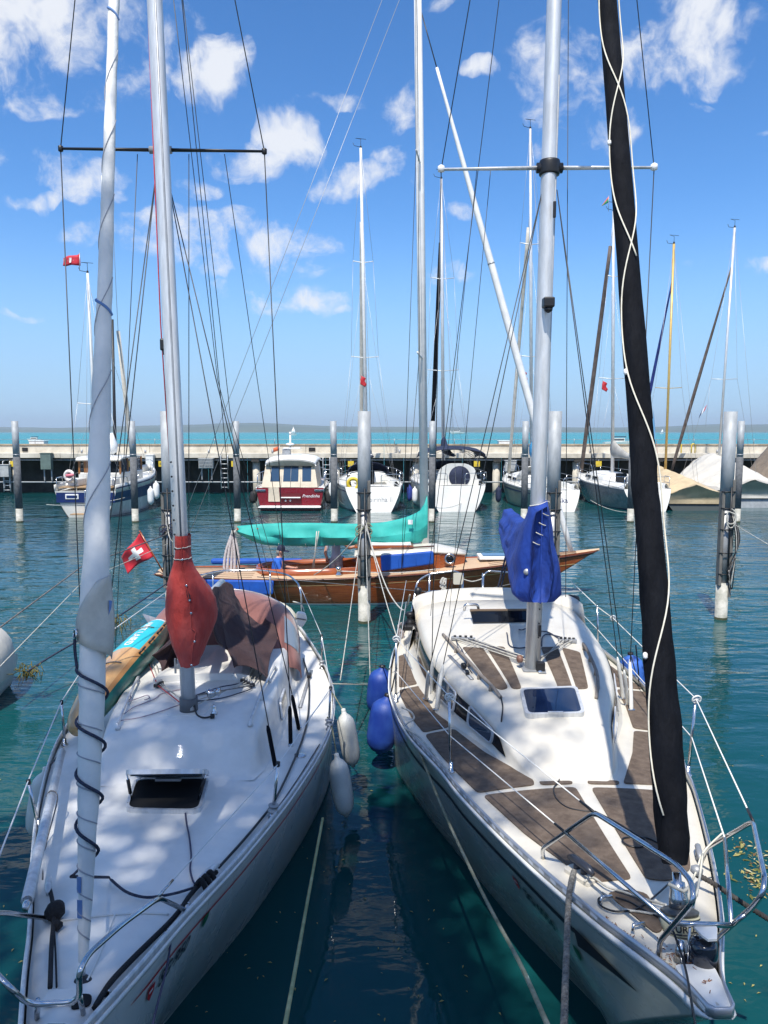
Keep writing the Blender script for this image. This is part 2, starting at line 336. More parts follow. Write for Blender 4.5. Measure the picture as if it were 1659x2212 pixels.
class Hull:                                       # a boat hull from tables of half beam; s runs from the stem (0) to the stern (L)
    def __init__(h, L, hs, zs, hw, stem, rake, T): h.L, h.hs, h.zs, h.hw, h.stem, h.rake, h.T = L, hs, zs, hw, stem, rake, T
    def hb(h, s, q):
        w = min(max(q, 0), 1) ** 1.35; x = tab(h.hs, s) * (1 - w) + tab(h.hw, s) * w
        return x if q <= 1 else x * max(.05, 1 - (q - 1) * 1.3)
    def z(h, s): return tab(h.zs, s)
    def pt(h, side, s, z, out=0.0):
        q = (h.z(s) - z) / h.z(s); return h.T(s, side * (max(h.hb(s, q), .03) + out), z)
    def row(h, q, ns=40, out=0.0):
        s0, s1 = h.stem * min(max(q, 0), 1.2) ** .9, h.L + h.rake * q; r_ = []
        for side in (1, -1):
            seq = range(ns, -1, -1) if side == 1 else range(ns + 1)
            for i in seq:
                t = i / ns; t = t ** 1.4; s = s0 + (s1 - s0) * t; zz = h.z(min(s, h.L)); x = max(h.hb(min(max(s, 0), h.L), q), 0) if i else 0
                x = max(x, .035 * (1 - t)); r_.append(h.T(s, side * (x + out), zz * (1 - q)))
        return r_
    def strip(h, name, q0, q1, m, parent, nq=8, ns=40, out=0.0, solid=0):
        v, f = grid([h.row(q0 + (q1 - q0) * i / nq, ns, out) for i in range(nq + 1)])
        return mk(name, v, f, m, parent, solid=solid)
    def transom(h, name, q1, m, parent, nq=8, q0=0.0):
        rows = []
        for i in range(nq + 1):
            q = q0 + (q1 - q0) * i / nq; s = h.L + h.rake * q; x = h.hb(h.L, q); zz = h.z(h.L) * (1 - q)
            rows.append([h.T(s + .001, x * (1 - k / 4), zz) for k in range(9)])
        v, f = grid(rows); return mk(name, v, f, m, parent)
    def deckz(h, s, u): return h.z(s) - .03 + .06 * (1 - u * u)
    def deck(h, name, m, parent, s0=0.0, s1=None, hole=None, ns=48, nu=16, inset=.015):
        s1 = h.L if s1 is None else s1; rows = []
        for i in range(ns + 1):
            s = s0 + (s1 - s0) * (i / ns); b = max(.03, tab(h.hs, s) - inset)
            rows.append([h.T(s, b * (-1 + 2 * j / nu), h.deckz(s, -1 + 2 * j / nu)) for j in range(nu + 1)])
        v, f = grid(rows)
        if hole:
            (a, b, j0, j1, depth) = hole; i0 = int(ns * (a - s0) / (s1 - s0)); i1 = int(ns * (b - s0) / (s1 - s0)); n = nu + 1
            f = [q for k, q in enumerate(f) if not (i0 <= k // nu < i1 and j0 <= k % nu < j1)]
            loop = [(i, j0) for i in range(i0, i1)] + [(i1, j) for j in range(j0, j1)] + [(i, j1) for i in range(i1, i0, -1)] + [(i0, j) for j in range(j1, j0, -1)]
            k0 = len(v); v += [v[i * n + j] - Vector((0, 0, depth)) for i, j in loop]; m_ = len(loop)
            for k in range(m_):
                k2 = (k + 1) % m_; f.append((loop[k][0] * n + loop[k][1], loop[k2][0] * n + loop[k2][1], k0 + k2, k0 + k))
            f.append(tuple(range(k0, k0 + m_)))
        return mk(name, v, f, m, parent)
    def text(h, name, s, size, side, s0, z0, m, parent, dirn=1, shear=.25, slope=0.0, bold=True):
        v, f = text_geo(s, size, shear, bold); return h.wrap(name, v, f, side, s0, z0, m, parent, dirn, slope)
    def wrap(h, name, v, f, side, s0, z0, m, parent, dirn=1, slope=0.0):
        return mk(name, [h.pt(side, s0 + dirn * x, z0 + y + slope * x, .011) for x, y in v], f, m, parent, smooth=False)
# ------------------------------------------------------------------ water, far shore
def water_mat(name, body, body2, amp, near_calm, rough=.03, spec=.5):
    m = bpy.data.materials.new(name); m.use_nodes = True; t = m.node_tree; b = t.nodes['Principled BSDF']; L = t.links
    b.inputs['Roughness'].default_value = rough; b.inputs['IOR'].default_value = 1.333; b.inputs['Specular IOR Level'].default_value = spec
    tcn = t.nodes.new('ShaderNodeTexCoord'); O = tcn.outputs['Object']
    big = t.nodes.new('ShaderNodeTexNoise'); big.inputs['Scale'].default_value = .09; big.inputs['Detail'].default_value = 4; L.new(O, big.inputs['Vector'])
    cr = t.nodes.new('ShaderNodeMapRange'); cr.inputs['From Min'].default_value = .35; cr.inputs['From Max'].default_value = .65; L.new(big.outputs['Fac'], cr.inputs['Value'])
    mx = t.nodes.new('ShaderNodeMix'); mx.data_type = 'RGBA'; mx.inputs['A'].default_value = (*body, 1); mx.inputs['B'].default_value = (*body2, 1)
    L.new(cr.outputs[0], mx.inputs['Factor']); L.new(mx.outputs['Result'], b.inputs['Base Color'])
    def wave(scale, sx, sy, rot, detail):
        mp = t.nodes.new('ShaderNodeMapping'); mp.inputs['Scale'].default_value = (sx, sy, 1); mp.inputs['Rotation'].default_value = (0, 0, rot); L.new(O, mp.inputs[0])
        n = t.nodes.new('ShaderNodeTexNoise'); n.inputs['Scale'].default_value = scale; n.inputs['Detail'].default_value = detail; n.inputs['Roughness'].default_value = .5; n.inputs['Distortion'].default_value = .5
        L.new(mp.outputs[0], n.inputs['Vector']); return n.outputs['Fac']
    def mth(op, a, c):
        n = t.nodes.new('ShaderNodeMath'); n.operation = op
        for i, x in enumerate((a, c)):
            if isinstance(x, (int, float)): n.inputs[i].default_value = x
            else: L.new(x, n.inputs[i])
        return n.outputs[0]
    h = mth('ADD', mth('MULTIPLY', wave(1.1, .55, 1.2, .15, 2), .55), mth('MULTIPLY', wave(3.0, .5, 1.3, -.12, 2.5), .22))
    h = mth('ADD', h, mth('MULTIPLY', wave(.35, .7, 1.1, .3, 1), .55)); h = mth('ADD', h, mth('MULTIPLY', wave(7.5, .6, 1.2, .25, 2), .07))
    bp = t.nodes.new('ShaderNodeBump'); bp.inputs['Distance'].default_value = amp; L.new(h, bp.inputs['Height'])
    if near_calm:
        gust = wave(.16, 1, 1, .5, 2)                                    # the lee of the quay is calmer than the open basin
        sep = t.nodes.new('ShaderNodeSeparateXYZ'); L.new(O, sep.inputs[0])
        r_ = t.nodes.new('ShaderNodeMapRange'); r_.inputs['From Min'].default_value = 6; r_.inputs['From Max'].default_value = 15; r_.inputs['To Min'].default_value = .16; r_.inputs['To Max'].default_value = 1.0
        L.new(sep.outputs['Y'], r_.inputs['Value']); g2 = t.nodes.new('ShaderNodeMapRange'); g2.inputs['From Min'].default_value = .35; g2.inputs['From Max'].default_value = .65; g2.inputs['To Min'].default_value = .45; g2.inputs['To Max'].default_value = 1.15; L.new(gust, g2.inputs['Value']); L.new(mth('MULTIPLY', r_.outputs[0], g2.outputs[0]), bp.inputs['Strength'])
    L.new(bp.outputs[0], b.inputs['Normal']); return m
WATER_H = water_mat('harbour_water', (.0055, .070, .073), (.004, .048, .056), .17, True, .03, .42)
WATER_L = water_mat('lake_water', (.010, .25, .255), (.008, .20, .22), .10, False, .25, .06)
tag(mk('harbour_water', [(-90, -8, 0), (90, -8, 0), (90, 51.2, 0), (-90, 51.2, 0)], [(0, 1, 2, 3)], WATER_H), kind='structure')
tag(mk('lake_water', [(-9000, 51.2, -.004), (9000, 51.2, -.004), (9000, 9000, -.004), (-9000, 9000, -.004)], [(0, 1, 2, 3)], WATER_L), kind='structure')
tag(mk('harbour_bed', [(-95, -9, -5), (95, -9, -5), (95, 60, -5), (-95, 60, -5)], [(0, 1, 2, 3)], concdark), kind='structure')

hillm = mat('wooded_hill', (.05, .085, .035), .95, col2=(.09, .12, .05), vs=.004, bump=0)
RIDGE = [(-1500, 922), (-600, 919), (0, 922), (120, 924), (250, 921), (330, 919), (420, 917), (500, 914), (560, 913.5), (640, 917), (700, 920), (780, 921.5), (880, 922), (1000, 923), (1150, 923), (1300, 923.5), (1420, 922), (1500, 918), (1560, 916), (1620, 917), (1700, 915), (2200, 919), (3200, 922)]
def ridge(name, Yd, drop, dep, seed):
    rows = [[], [], [], []]
    for i in range(241):
        u = -1500 + 4700 * i / 240; v_ = tab(RIDGE, u) + drop + .9 * mnoise.noise((u * .02, seed, 0)) + .4 * mnoise.noise((u * .11, seed, 3))
        top = WY(u, v_, Yd); x = top.x; h = max(6, top.z)
        rows[0].append((x, Yd - dep * .5, -2)); rows[1].append((x, Yd - dep * .25 + 60 * mnoise.noise((u * .03, 5, seed)), h * .55)); rows[2].append((x, Yd, h)); rows[3].append((x * 1.05, Yd + dep * .5, -2))
    v, f = grid(rows); return tag(mk(name, v, f, hillm), kind='structure')
ridge('far_hills', 7600, 0, 1600, 1.0)
ridge('far_shore', 6400, 5.0, 700, 4.0)

# ------------------------------------------------------------------ the breakwater with its fittings
PY = 49.5
bw = empty('breakwater', (0, PY, 0), 'long pale concrete breakwater with walkway across the harbour mouth', 'breakwater')
set_org((0, PY, 0))
for i in range(-11, 12):
    x0, x1 = i * 5.2, i * 5.2 + 5.2
    box('walkway_slab', ((x0 + x1) / 2, PY + .95, 2.47 + .01 * (i % 2)), (5.185, 1.9, .30), concrete, bw, bevel=.015)
    box('parapet_block', ((x0 + x1) / 2, PY + 2.0 + .006 * (i % 2), 2.82), (5.18, .3, .56), concrete, bw, bevel=.02)
    box('coping', ((x0 + x1) / 2, PY + 2.0, 3.15), (5.185, .42, .10), mat('coping_stone', (.34, .28, .20), .9, var=.3, vs=2), bw, bevel=.02)
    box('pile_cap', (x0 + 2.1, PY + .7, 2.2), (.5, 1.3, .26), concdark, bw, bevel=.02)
    tube('support_column', [(x0 + 2.1, PY + .55, -1), (x0 + 2.1, PY + .55, 2.1)], .24, concrete, bw, 14)
    for k in range(4):
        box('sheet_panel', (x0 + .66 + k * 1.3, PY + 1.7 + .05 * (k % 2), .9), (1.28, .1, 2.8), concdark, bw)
tube('fender_pipe', [(-57, PY - .02, .78), (60, PY - .02, .78)], .045, galv, bw)
tube('service_pipe', [(-57, PY + .12, 2.2), (60, PY + .12, 2.2)], .04, alud, bw)
for i in range(-14, 16): tube('bollard', [(i * 4.1 + 1, PY + .25, 2.62), (i * 4.1 + 1, PY + .25, 2.86)], .07, alud, bw)
set_org((0, 0, 0))
rl = empty('guard_rail', (0, PY + 2.05, 3.2), 'thin wire guard rail along the top of the breakwater', 'railing')
set_org((0, PY + 2.05, 3.2))
for i in range(-14, 16): tube('post', [(i * 4 + .7, PY + 2.05, 3.2), (i * 4 + .7, PY + 2.05, 3.55)], .02, alud, rl, 6)
tube('wire', [(-56, PY + 2.05, 3.5), (60, PY + 2.05, 3.5)], .012, alud, rl, 5)
set_org((0, 0, 0))
def ladder(u, v0, v1, label):
    a, b = WY(u, v0, PY - .1), WY(u, v1, PY - .1); o = empty('dock_ladder', (a.x, PY - .1, max(b.z, -.3)), label, 'ladder', 'ladders down the breakwater'); set_org(o.location)
    for sx in (-.22, .22): tube('rail', fillet([(a.x + sx, PY + .3, a.z + .05), (a.x + sx, PY - .1, a.z + .05), (a.x + sx, PY - .1, b.z)], .12), .03, alu, o, 6)
    n = int((a.z - b.z) / .3)
    for k in range(n): tube('rung', [(a.x - .22, PY - .1, b.z + .1 + k * .3), (a.x + .22, PY - .1, b.z + .1 + k * .3)], .024, alu, o, 6)
    set_org((0, 0, 0))
ladder(484, 985, 1056, 'aluminium ladder down the breakwater left of the dark red motorboat')
ladder(13, 998, 1062, 'aluminium ladder at the far left end of the breakwater')
ladder(705, 990, 1058, 'aluminium ladder on the breakwater just right of the dark red motorboat')
def cabinet(u0, u1, v0, v1, m, label, legs=True, louv=0):
    a, b = WY(u0, v0, PY - .25), WY(u1, v1, PY - .25); c = (a + b) / 2; w, h = b.x - a.x, a.z - b.z
    o = empty('power_cabinet', (c.x, PY - .25, b.z), label, 'cabinet', 'cabinets on the breakwater'); set_org(o.location)
    box('case', (c.x, PY - .25, c.z), (w, .38, h), m, o, bevel=.02)
    box('lid', (c.x, PY - .25, a.z + .03), (w + .06, .44, .05), m, o, bevel=.01)
    for k in range(louv): box('louvre', (c.x, PY - .46, b.z + h * (k + .7) / (louv + .5)), (w * .94, .03, h / louv * .55), m, o, Matrix.Rotation(.5, 3, 'X'))
    if legs:
        for sx in (-.35, .35): box('bracket', (c.x + sx * w, PY - .1, b.z - .35), (.07, .12, .75), alud, o)
    set_org((0, 0, 0))
cabinet(89, 113, 980, 1014, mat('cabinet_green', (.12, .17, .15), .6, var=.2), 'dark green power cabinet on brackets left of the navy hulled boat')
cabinet(430, 461, 992, 1012, mat('cabinet_grey', (.42, .43, .42), .6, var=.2), 'grey louvred cabinet on the breakwater beside the ladder', True, 6)
cabinet(316, 333, 984, 1010, whitep, 'small white cabinet right of the navy hulled boat')
cabinet(1091, 1115, 996, 1018, MATS['cabinet_grey'], 'grey box cabinet behind the boat with dark blue bimini')
cabinet(2, 22, 1005, 1030, MATS['cabinet_grey'], 'grey box cabinet at the far left of the breakwater')
for i, (u, txt) in enumerate([(349, '81'), (506, ''), (758, ''), (1293, ''), (1030, ''), (27, '')]):
    p = WY(u, 1002, PY - .06); o = empty('berth_plate', p, 'yellow berth plate ' + ('right of the small white cabinet', 'left of the red motorboat', 'left of the white boat with yellow lifebuoy', 'above the grey hulled sailboat', 'behind the navy bimini', 'at far left ladder')[i], 'sign', 'yellow berth plates'); set_org(p)
    box('plate', p, (.38, .03, .36), yellowp, o)
    box('fixing_strap', p + Vector((0, .02, .22)), (.06, .03, .12), alud, o)
    if i == 0: v, f = text_geo(txt, .22); mk('number', [p + Vector((x - .13, -.02, y - .07)) for x, y in v], f, letter, o, smooth=False)
    set_org((0, 0, 0))
hp = WY(1482, 983, PY + .6); o = empty('ladder_hoop', hp, 'bright yellow steel hand hoops on breakwater walkway', 'handrail'); set_org(hp)
for sx in (-.45, .45):
    tube('hoop', fillet([hp + Vector((sx - .12, 0, -.2)), hp + Vector((sx - .12, 0, .72)), hp + Vector((sx + .12, 0, .72)), hp + Vector((sx + .12, 0, -.2))], .12), .04, yellowp, o, 7)
set_org((0, 0, 0))
for (u0, u1, v0, v1, lab) in [(67, 100, 953, 963, 'white flat box lying on the breakwater at left'), (1076, 1106, 953, 962, 'white flat box lying on the breakwater near the light blue sail cover')]:
    a, b = WY(u0, v0, PY + 2.6), WY(u1, v1, PY + 2.6); c = (a + b) / 2; o = empty('deck_box', (c.x, c.y, b.z), lab, 'box', 'white boxes on the breakwater'); set_org(o.location)
    box('case', c, (b.x - a.x, .7, a.z - b.z), whitep, o, bevel=.04); box('lid', (c.x, c.y, a.z + .02), (b.x - a.x + .06, .76, .05), whitep, o, bevel=.02)
    box('step', (c.x, c.y, (b.z + 2.6) / 2), (b.x - a.x - .3, .4, b.z - 2.6), concrete, o); set_org((0, 0, 0))
box_dark = [(48, 60), (667, 681)]
for i, (u0, u1) in enumerate(box_dark):
    a, b = WY(u0, 967, PY + 1.83), WY(u1, 975, PY + 1.83); c = (a + b) / 2
    o = tag(MB().box(c, (b.x - a.x, .08, a.z - b.z)).box(c + Vector((0, -.05, 0)), ((b.x - a.x) * .8, .04, (a.z - b.z) * .6)).build('wall_grille', black, smooth=False), ('small black grille in the parapet at far left', 'small black grille in the parapet left of the ladder')[i], 'grille', 'parapet grilles')

# ------------------------------------------------------------------ mooring piles
pilec = mat('pile_concrete', (.54, .52, .46), .85, col2=(.27, .27, .22), vs=4, bump=.35, bs=30)
weed = mat('pile_weed', (.03, .035, .015), .9, var=.4, vs=12, bump=.5, bs=30)
sleeve = mat('pile_sleeve', (.085, .09, .095), .8, col2=(.15, .155, .16), vs=7, bump=.4, bs=26)
timber = mat('grey_timber', (.20, .19, .17), .85, col2=(.11, .105, .095), vs=7, stretch=(6, 6, .7), bump=.4, bs=20)
bluelogo = mat('blue_sticker', (.02, .18, .6), .5)
FAR = [(42, 'leftmost pile of the far row'), (292, 'far pile beside the navy hulled boat'), (513, 'far pile left of the red motorboat'), (722, 'far pile right of the red motorboat'), (933, 'far pile by the turquoise boom cover'), (1132, 'far pile by the light blue sail cover'), (1362, 'far pile behind the black furled sail'), (1592, 'far pile behind the right rope-hung pile')]
for u, lab in FAR:
    b = WZ(u, 1128, 0); x, y = b.x, 34.0; x = (u - 829.5) / FOC * 34.2
    o = empty('mooring_pile', (x, y, 0), 'slim steel ' + lab, 'mooring pile', 'far row of mooring piles'); set_org((x, y, 0))
    lx = .012 * rnd.uniform(-1, 1)
    tube('steel_tube', [(x, y, 2.85), (x + lx * 2, y, 4.47)], .142, galv, o, 18)
    tube('dark_sleeve', [(x, y, .62), (x, y, 2.9)], .15, sleeve, o, 18)
    tube('concrete_foot', [(x, y, -1.5), (x, y, .66)], .146, pilec, o, 18)
    tube('weed_band', [(x, y, -.5), (x, y, .06)], .153, weed, o, 18)
    tube('band', [(x, y, 2.98), (x, y, 3.02)], .149, alud, o, 18)
    pts = [(-.09, 0), (.1, .05), (.02, .0), (.1, -.04)]
    mk('blue_mark', [Vector((x + a * .9, y - .147 + abs(a) * .25, 3.42 + c)) for a, c in pts], [(0, 1, 2), (0, 2, 3)], bluelogo, o, smooth=False)
    set_org((0, 0, 0))
NEAR = [(372, 'rope-hung steel pile behind the left grey mast'), (787, 'rope-hung steel pile between the two near boats'), (1189, 'steel pile behind the blue sail cover'), (1555, 'steel pile with hanging ropes at the right')]
NP = []
for i, (u, lab) in enumerate(NEAR):
    y = 15.9 if i < 3 else 16.2; x = WZ(u, 1345 if i < 3 else 1336, 0).x; NP.append(Vector((x, y, 0)))
    o = empty('mooring_pile', (x, y, 0), lab, 'mooring pile', 'near row of mooring piles'); set_org((x, y, 0))
    k = .0
    tube('steel_tube', [(x, y, 2.4), (x + .01, y, 4.42)], .135, galv, o, 22)
    tube('inner_tube', [(x, y, .7), (x, y, 2.45)], .105, alud, o, 18)
    tube('concrete_foot', [(x, y, -1.5), (x, y, .8)], .128, pilec, o, 22)
    tube('weed_band', [(x, y, -.5), (x, y, .05)], .133, weed, o, 22)
    for sx in (-1, 1): box('timber_batten', (x + sx * .105, y - .04, 1.75), (.06, .17, 2.0 + .5 * (sx > 0)), timber, o, bevel=.008)
    for z in (1.0, 1.45, 1.95, 2.4, 2.75):
        tube('bracket', fillet([(x - .15, y - .1, z), (x - .07, y - .17, z), (x + .07, y - .17, z), (x + .15, y - .1, z)], .04), .014, black, o, 6)
    tube('guide_rod', [(x + .02, y - .19, .9), (x + .02, y - .19, 2.85)], .016, black, o, 6)
    set_org((0, 0, 0))

# ------------------------------------------------------------------ yachts moored along the breakwater (stern towards us)
def yacht(name, label, x, y, L, B, hm, tm, f0=1.0, f1=1.35, stripe=None, band=None, rake=.3, cab=True, hood=None, bim=None, mast=None, furl=None, cover=None, sp=(), text=None, tw=.8, rot=0.0, dark_door=False, flag=None, deckm=None, group='yachts moored along the breakwater'):
    o = empty(name, (x, y, 0), label, 'sailboat', group, rot); set_org((0, 0, 0))
    h2 = B / 2
    hs = [(0, .05), (L * .12, h2 * .34), (L * .3, h2 * .72), (L * .5, h2 * .96), (L * .64, h2), (L * .85, h2 * .95), (L, h2 * tw)]
    hw = [(0, 0), (L * .12, .0), (L * .2, h2 * .2), (L * .4, h2 * .68), (L * .62, h2 * .93), (L * .85, h2 * .8), (L, h2 * tw * .62)]
    zs = [(0, f1), (L * .4, (f0 + f1) * .49), (L, f0)]
    H = Hull(L, hs, zs, hw, L * .10, rake, lambda s, xx, z: Vector((xx, L - s, z)))
    q1 = 1.35
    H.strip('hull', 0, q1, hm, o, 8, 26)
    H.transom('transom', q1, tm, o)
    if band: H.strip('hull_band', .06, .45, band, o, 2, 26, .008)
    if stripe: H.strip('hull_stripe', .16, .21, stripe, o, 1, 26, .006)
    H.strip('waterline_stripe', .95, 1.06, navy, o, 1, 26, .004)
    H.deck('deck', deckm or farwhite, o, .0, L, (L * .66, L * .93, 4, 12, .5), 30, 16)
    H.strip('toe_rail', -.035, .02, alu, o, 1, 26, .006)
    if cab:
        rows = []
        for i in range(15):
            t = i / 14; s = L * (.24 + .42 * t); w = h2 * (.30 + .30 * min(1, t * 2.2)); hh = .46 * min(1, (t * 3.2) ** .8) + .02
            zd = H.z(s); rows.append([Vector((w * c, L - s, zd + hh * k)) for c, k in ((-1.12, -.1), (-1.0, .55), (-.88, .92), (-.5, 1.08), (0, 1.12), (.5, 1.08), (.88, .92), (1.0, .55), (1.12, -.1))])
        v, f = grid(rows); f.append(tuple(14 * 9 + k for k in range(9))); mk('coachroof', v, f, farwhite, o)
        s = L * .66; box('companionway', (0, L - s - .02, H.z(s) + .15), (.62, .05, .85), glassd, o, bevel=.01)
        for sx in (-1, 1):
            for k in range(2):
                s = L * (.42 + .11 * k); w = h2 * .6 * 1.06
                box('cabin_window', (sx * w, L - s, H.z(s) + .24), (.03, L * .075, .15), glassd, o, Matrix.Rotation(sx * -.22, 3, 'Y'), bevel=.01)
        for sx in (-1, 1):                          # cockpit coamings
            rows = []
            for i in range(9):
                s = L * (.66 + .33 * i / 8); w = h2 * (.62 + .06 * i / 8); z = H.z(s)
                rows.append([Vector((sx * w * c, L - s, z + k)) for c, k in ((.9, -.05), (.93, .24), (1.02, .26), (1.15, .02))])
            v, f = grid(rows); mk('coaming', v, f, farwhite, o)
    # pushpit, stanchions and lifelines
    zr = f0 + .62
    for sx in (-1, 1):
        w = h2 * tw
        tube('pushpit', fillet([(sx * h2 * .97, L * .14, f0), (sx * h2 * .95, L * .12, zr), (sx * w * .96, .08, zr), (sx * w * .3, .05, zr), (sx * w * .3, .05, f0 - .05)], .15), .017, steel, o, 6)
        tube('pushpit_rail', [(sx * h2 * .96, L * .13, zr - .3), (sx * w * .96, .07, zr - .3), (sx * w * .3, .05, zr - .3)], .013, steel, o, 6)
        tube('pushpit_post', [(sx * w * .95, .08, f0), (sx * w * .96, .08, zr)], .015, steel, o, 6)
        tops = [Vector((sx * h2 * .95, L * .12, zr))]
        for k in range(4):
            s = L * (.72 - .18 * k); xx = sx * (tab(hs, s) - .05); z = H.z(s)
            tube('stanchion', [(xx, L - s, z), (xx, L - s, z + .6)], .013, steel, o, 6); tops.append(Vector((xx, L - s, z + .6)))
        tops.append(Vector((sx * .2, L - .1, f1 + .6)))
        tube('lifeline', tops, .008, wirel, o, 5); tube('lifeline', [p - Vector((0, 0, .3)) for p in tops], .007, wirel, o, 5)
    tube('pulpit', fillet([(-.5, L - 1.0, f1), (-.45, L - .9, f1 + .62), (0, L + .1, f1 + .66), (.45, L - .9, f1 + .62), (.5, L - 1.0, f1)], .25), .017, steel, o, 6)
    if hood:
        rows = []
        for i in range(7):
            a = i / 6; s = L * (.58 + .09 * a); w = h2 * .64; zt = H.z(s) + .44 + .62 * math.sin(min(1, a * 1.25 + .12) * 1.45)
            rows.append([Vector((w * math.cos(t), L - s, H.z(s) + .3 + (zt - H.z(s) - .3) * max(0,math.sin(t)) ** .55)) for t in [math.pi * k / 12 for k in range(13)]])
        v, f = grid(rows); mk('sprayhood', v, f, hood, o, solid=.02)
        mk('sprayhood_window', *grid([[rows[1][k] * 1 + Vector((0, -.0, .035)) for k in (4, 5, 6, 7, 8)], [rows[4][k] + Vector((0, -.0, .035)) for k in (4, 5, 6, 7, 8)]]), glassb, o)
    if bim:
        rows = []
        for i in range(7):
            yy = L * (.04 + .30 * i / 6); zt = f0 + 1.30 + .14 * math.sin(math.pi * i / 6)
            rows.append([Vector((h2 * .86 * math.cos(t), yy, zt + .52 * max(0,math.sin(t)) ** .55)) for t in [math.pi * k / 10 for k in range(11)]])
        v, f = grid(rows); mk('bimini', v, f, bim, o, solid=.03)
        for yy in (L * .06, L * .2, L * .32):
            tube('bimini_hoop', [Vector((h2 * .84 * math.cos(t), yy if abs(math.cos(t)) < .9 else L * .2, f0 + .1 + 1.7 * max(0,math.sin(t)) ** .5)) for t in [math.pi * k / 14 for k in range(15)]], .014, steel, o, 6)
    if dark_door:
        plate('cockpit_screen', rounded([Vector((x, .55, z)) for x, z in ((-1.0, f0 - .1), (1.25, f0 - .1), (1.05, f0 + .85), (.6, f0 + 1.1), (-.35, f0 + 1.1), (-.8, f0 + .8))], .2), .06, farwhite, o, (0, -1, 0)); lathe('hatch_cover', [(.02, .03), (.53, .03), (.55, .0), (.02, 0)], (.25, .50, f0 + .42), navycan, o, (0, -1, 0), 28)
    if mast:
        mh, mm, my, lean = mast; r_ = .075 if mh < 14 else .095
        mt = Vector((lean, my, mh)); mb_ = Vector((0, my, f0 + .3))
        tube('mast', [mb_, mb_.lerp(mt, .6), mt], [r_, r_, r_ * .7], mm, o, 12)
        lathe('masthead', [(.02, 0), (.05, .02), (.05, .1), (.01, .14)], mt, black, o, n=8)
        tube('wind_vane', [mt + Vector((0, 0, .1)), mt + Vector((0, 0, .45)), mt + Vector((.02, 0, .46)), mt + Vector((-.28, 0, .5)), mt + Vector((.28, 0, .46))], .012, wire, o, 5)
        tube('anemometer', [mt + Vector((0, 0, .05)), mt + Vector((-.35, 0, .12)), mt + Vector((-.42, 0, .26))], .014, wire, o, 5)
        prevs = {-1: Vector((-h2 * .9, my, f0 + .1)), 1: Vector((h2 * .9, my, f0 + .1))}
        for fr, half in sp:
            c = mb_.lerp(mt, fr)
            tube('spreader', [c + Vector((-half, -.1, .06)), c, c + Vector((half, -.1, .06))], .025, mm, o, 6)
            for sx in (-1, 1):
                p = c + Vector((sx * half, -.1, .06)); tube('shroud', [prevs[sx], p], .008, wirel, o, 4); tube('lower_shroud', [Vector((sx * h2 * .85, my - .3, f0 + .1)), c + Vector((0, 0, -.05))], .007, wirel, o, 4); prevs[sx] = p
        for sx in (-1, 1): tube('shroud', [prevs[sx], mt], .008, wirel, o, 4)
        tube('backstay', [mt, Vector((0, .1, f0 + .1))], .008, wirel, o, 4)
        bow = Vector((0, L - .35, f1 + .1))
        if furl:
            ft = mb_.lerp(mt, furl[1]); P_ = [bow.lerp(ft, t / 12) for t in range(13)]
            tube('furled_headsail', P_[:12], [.10 + furl[2] * math.sin(math.pi * min(1, .2 + t / 14)) for t in range(12)], furl[0], o, 10); tube('forestay', [P_[10], ft], .012, wirel, o, 5)
        else: tube('forestay', [bow, mb_.lerp(mt, .95)], .009, wirel, o, 4)
        zb = f0 + 1.5; bl = my - L * .1
        tube('boom', [(0, my - .1, zb), (0, my - bl, zb + .05)], .06, mm, o, 10)
        if cover:
            rows = []
            for i in range(13):
                t = i / 12; yy = my + .06 - (bl + .1) * t; hh = .75 * (1 - t) ** 2.2 + .28 - .12 * t; w = .17 - .06 * t + .015 * math.sin(i * 2.3)
                rows.append([Vector((w * math.cos(a), yy, zb - .1 + hh * .5 + hh * .5 * math.sin(a) * (1.15 if math.sin(a) > 0 else .8))) for a in [2 * math.pi * k / 12 for k in range(13)]])
            v, f = grid(rows); f += [tuple(range(12))[::-1], tuple(12 * 13 + k for k in range(12))]; mk('sail_cover', v, f, cover, o)
        tube('topping_lift', [mt, (0, my - bl, zb + .1)], .006, wirel, o, 4)
        if flag:
            zf = flag[0]; p = Vector((flag[1], my - .1, zf))
            mk('pennant', *grid([[p + Vector((.02 * math.sin(j * 1.7), 0, -.07 * j)) + Vector((.28 * i / 3 + .03 * math.sin(j + i), .03 * math.sin(i * 2 + j), -.05 * i)) for i in range(4)] for j in range(8)]), flag[2], o, solid=.006)
    if text:
        v, f = text_geo(text[0], text[1]); bx = max(q[0] for q in v)
        mk('lettering', [Vector((text[2] + xx - bx / 2, -.02 - rake * (1 - (text[3] + yy) / f0) - .0, text[3] + yy)) for xx, yy in v], f, text[4], o, smooth=False)
    set_org((0, 0, 0)); return o, H
dbrown = mat('furl_brown', (.16, .12, .10), .8, var=.4, vs=3)
furlbeige = mat('furl_beige', (.58, .54, .46), .75, var=.15)
furlblue = mat('furl_blue', (.03, .06, .32), .75, col2=(.012, .02, .12), vs=5, stretch=(1, 1, .5))
goldmast = mat('gold_mast', (.62, .42, .14), .4, .3, var=.15)
whitemast = mat('white_mast', (.78, .77, .74), .35, var=.1)
greyhull = mat('grey_hull', (.20, .22, .23), .25, coat=.5, var=.25)
greenhull = mat('grey_green_hull', (.27, .31, .27), .28, coat=.4, var=.3, vs=1.2)
def px(u, y): return (u - 829.5) / FOC * y
def mh(v, y): return WY(829, v, y).z
Yb = 39.0
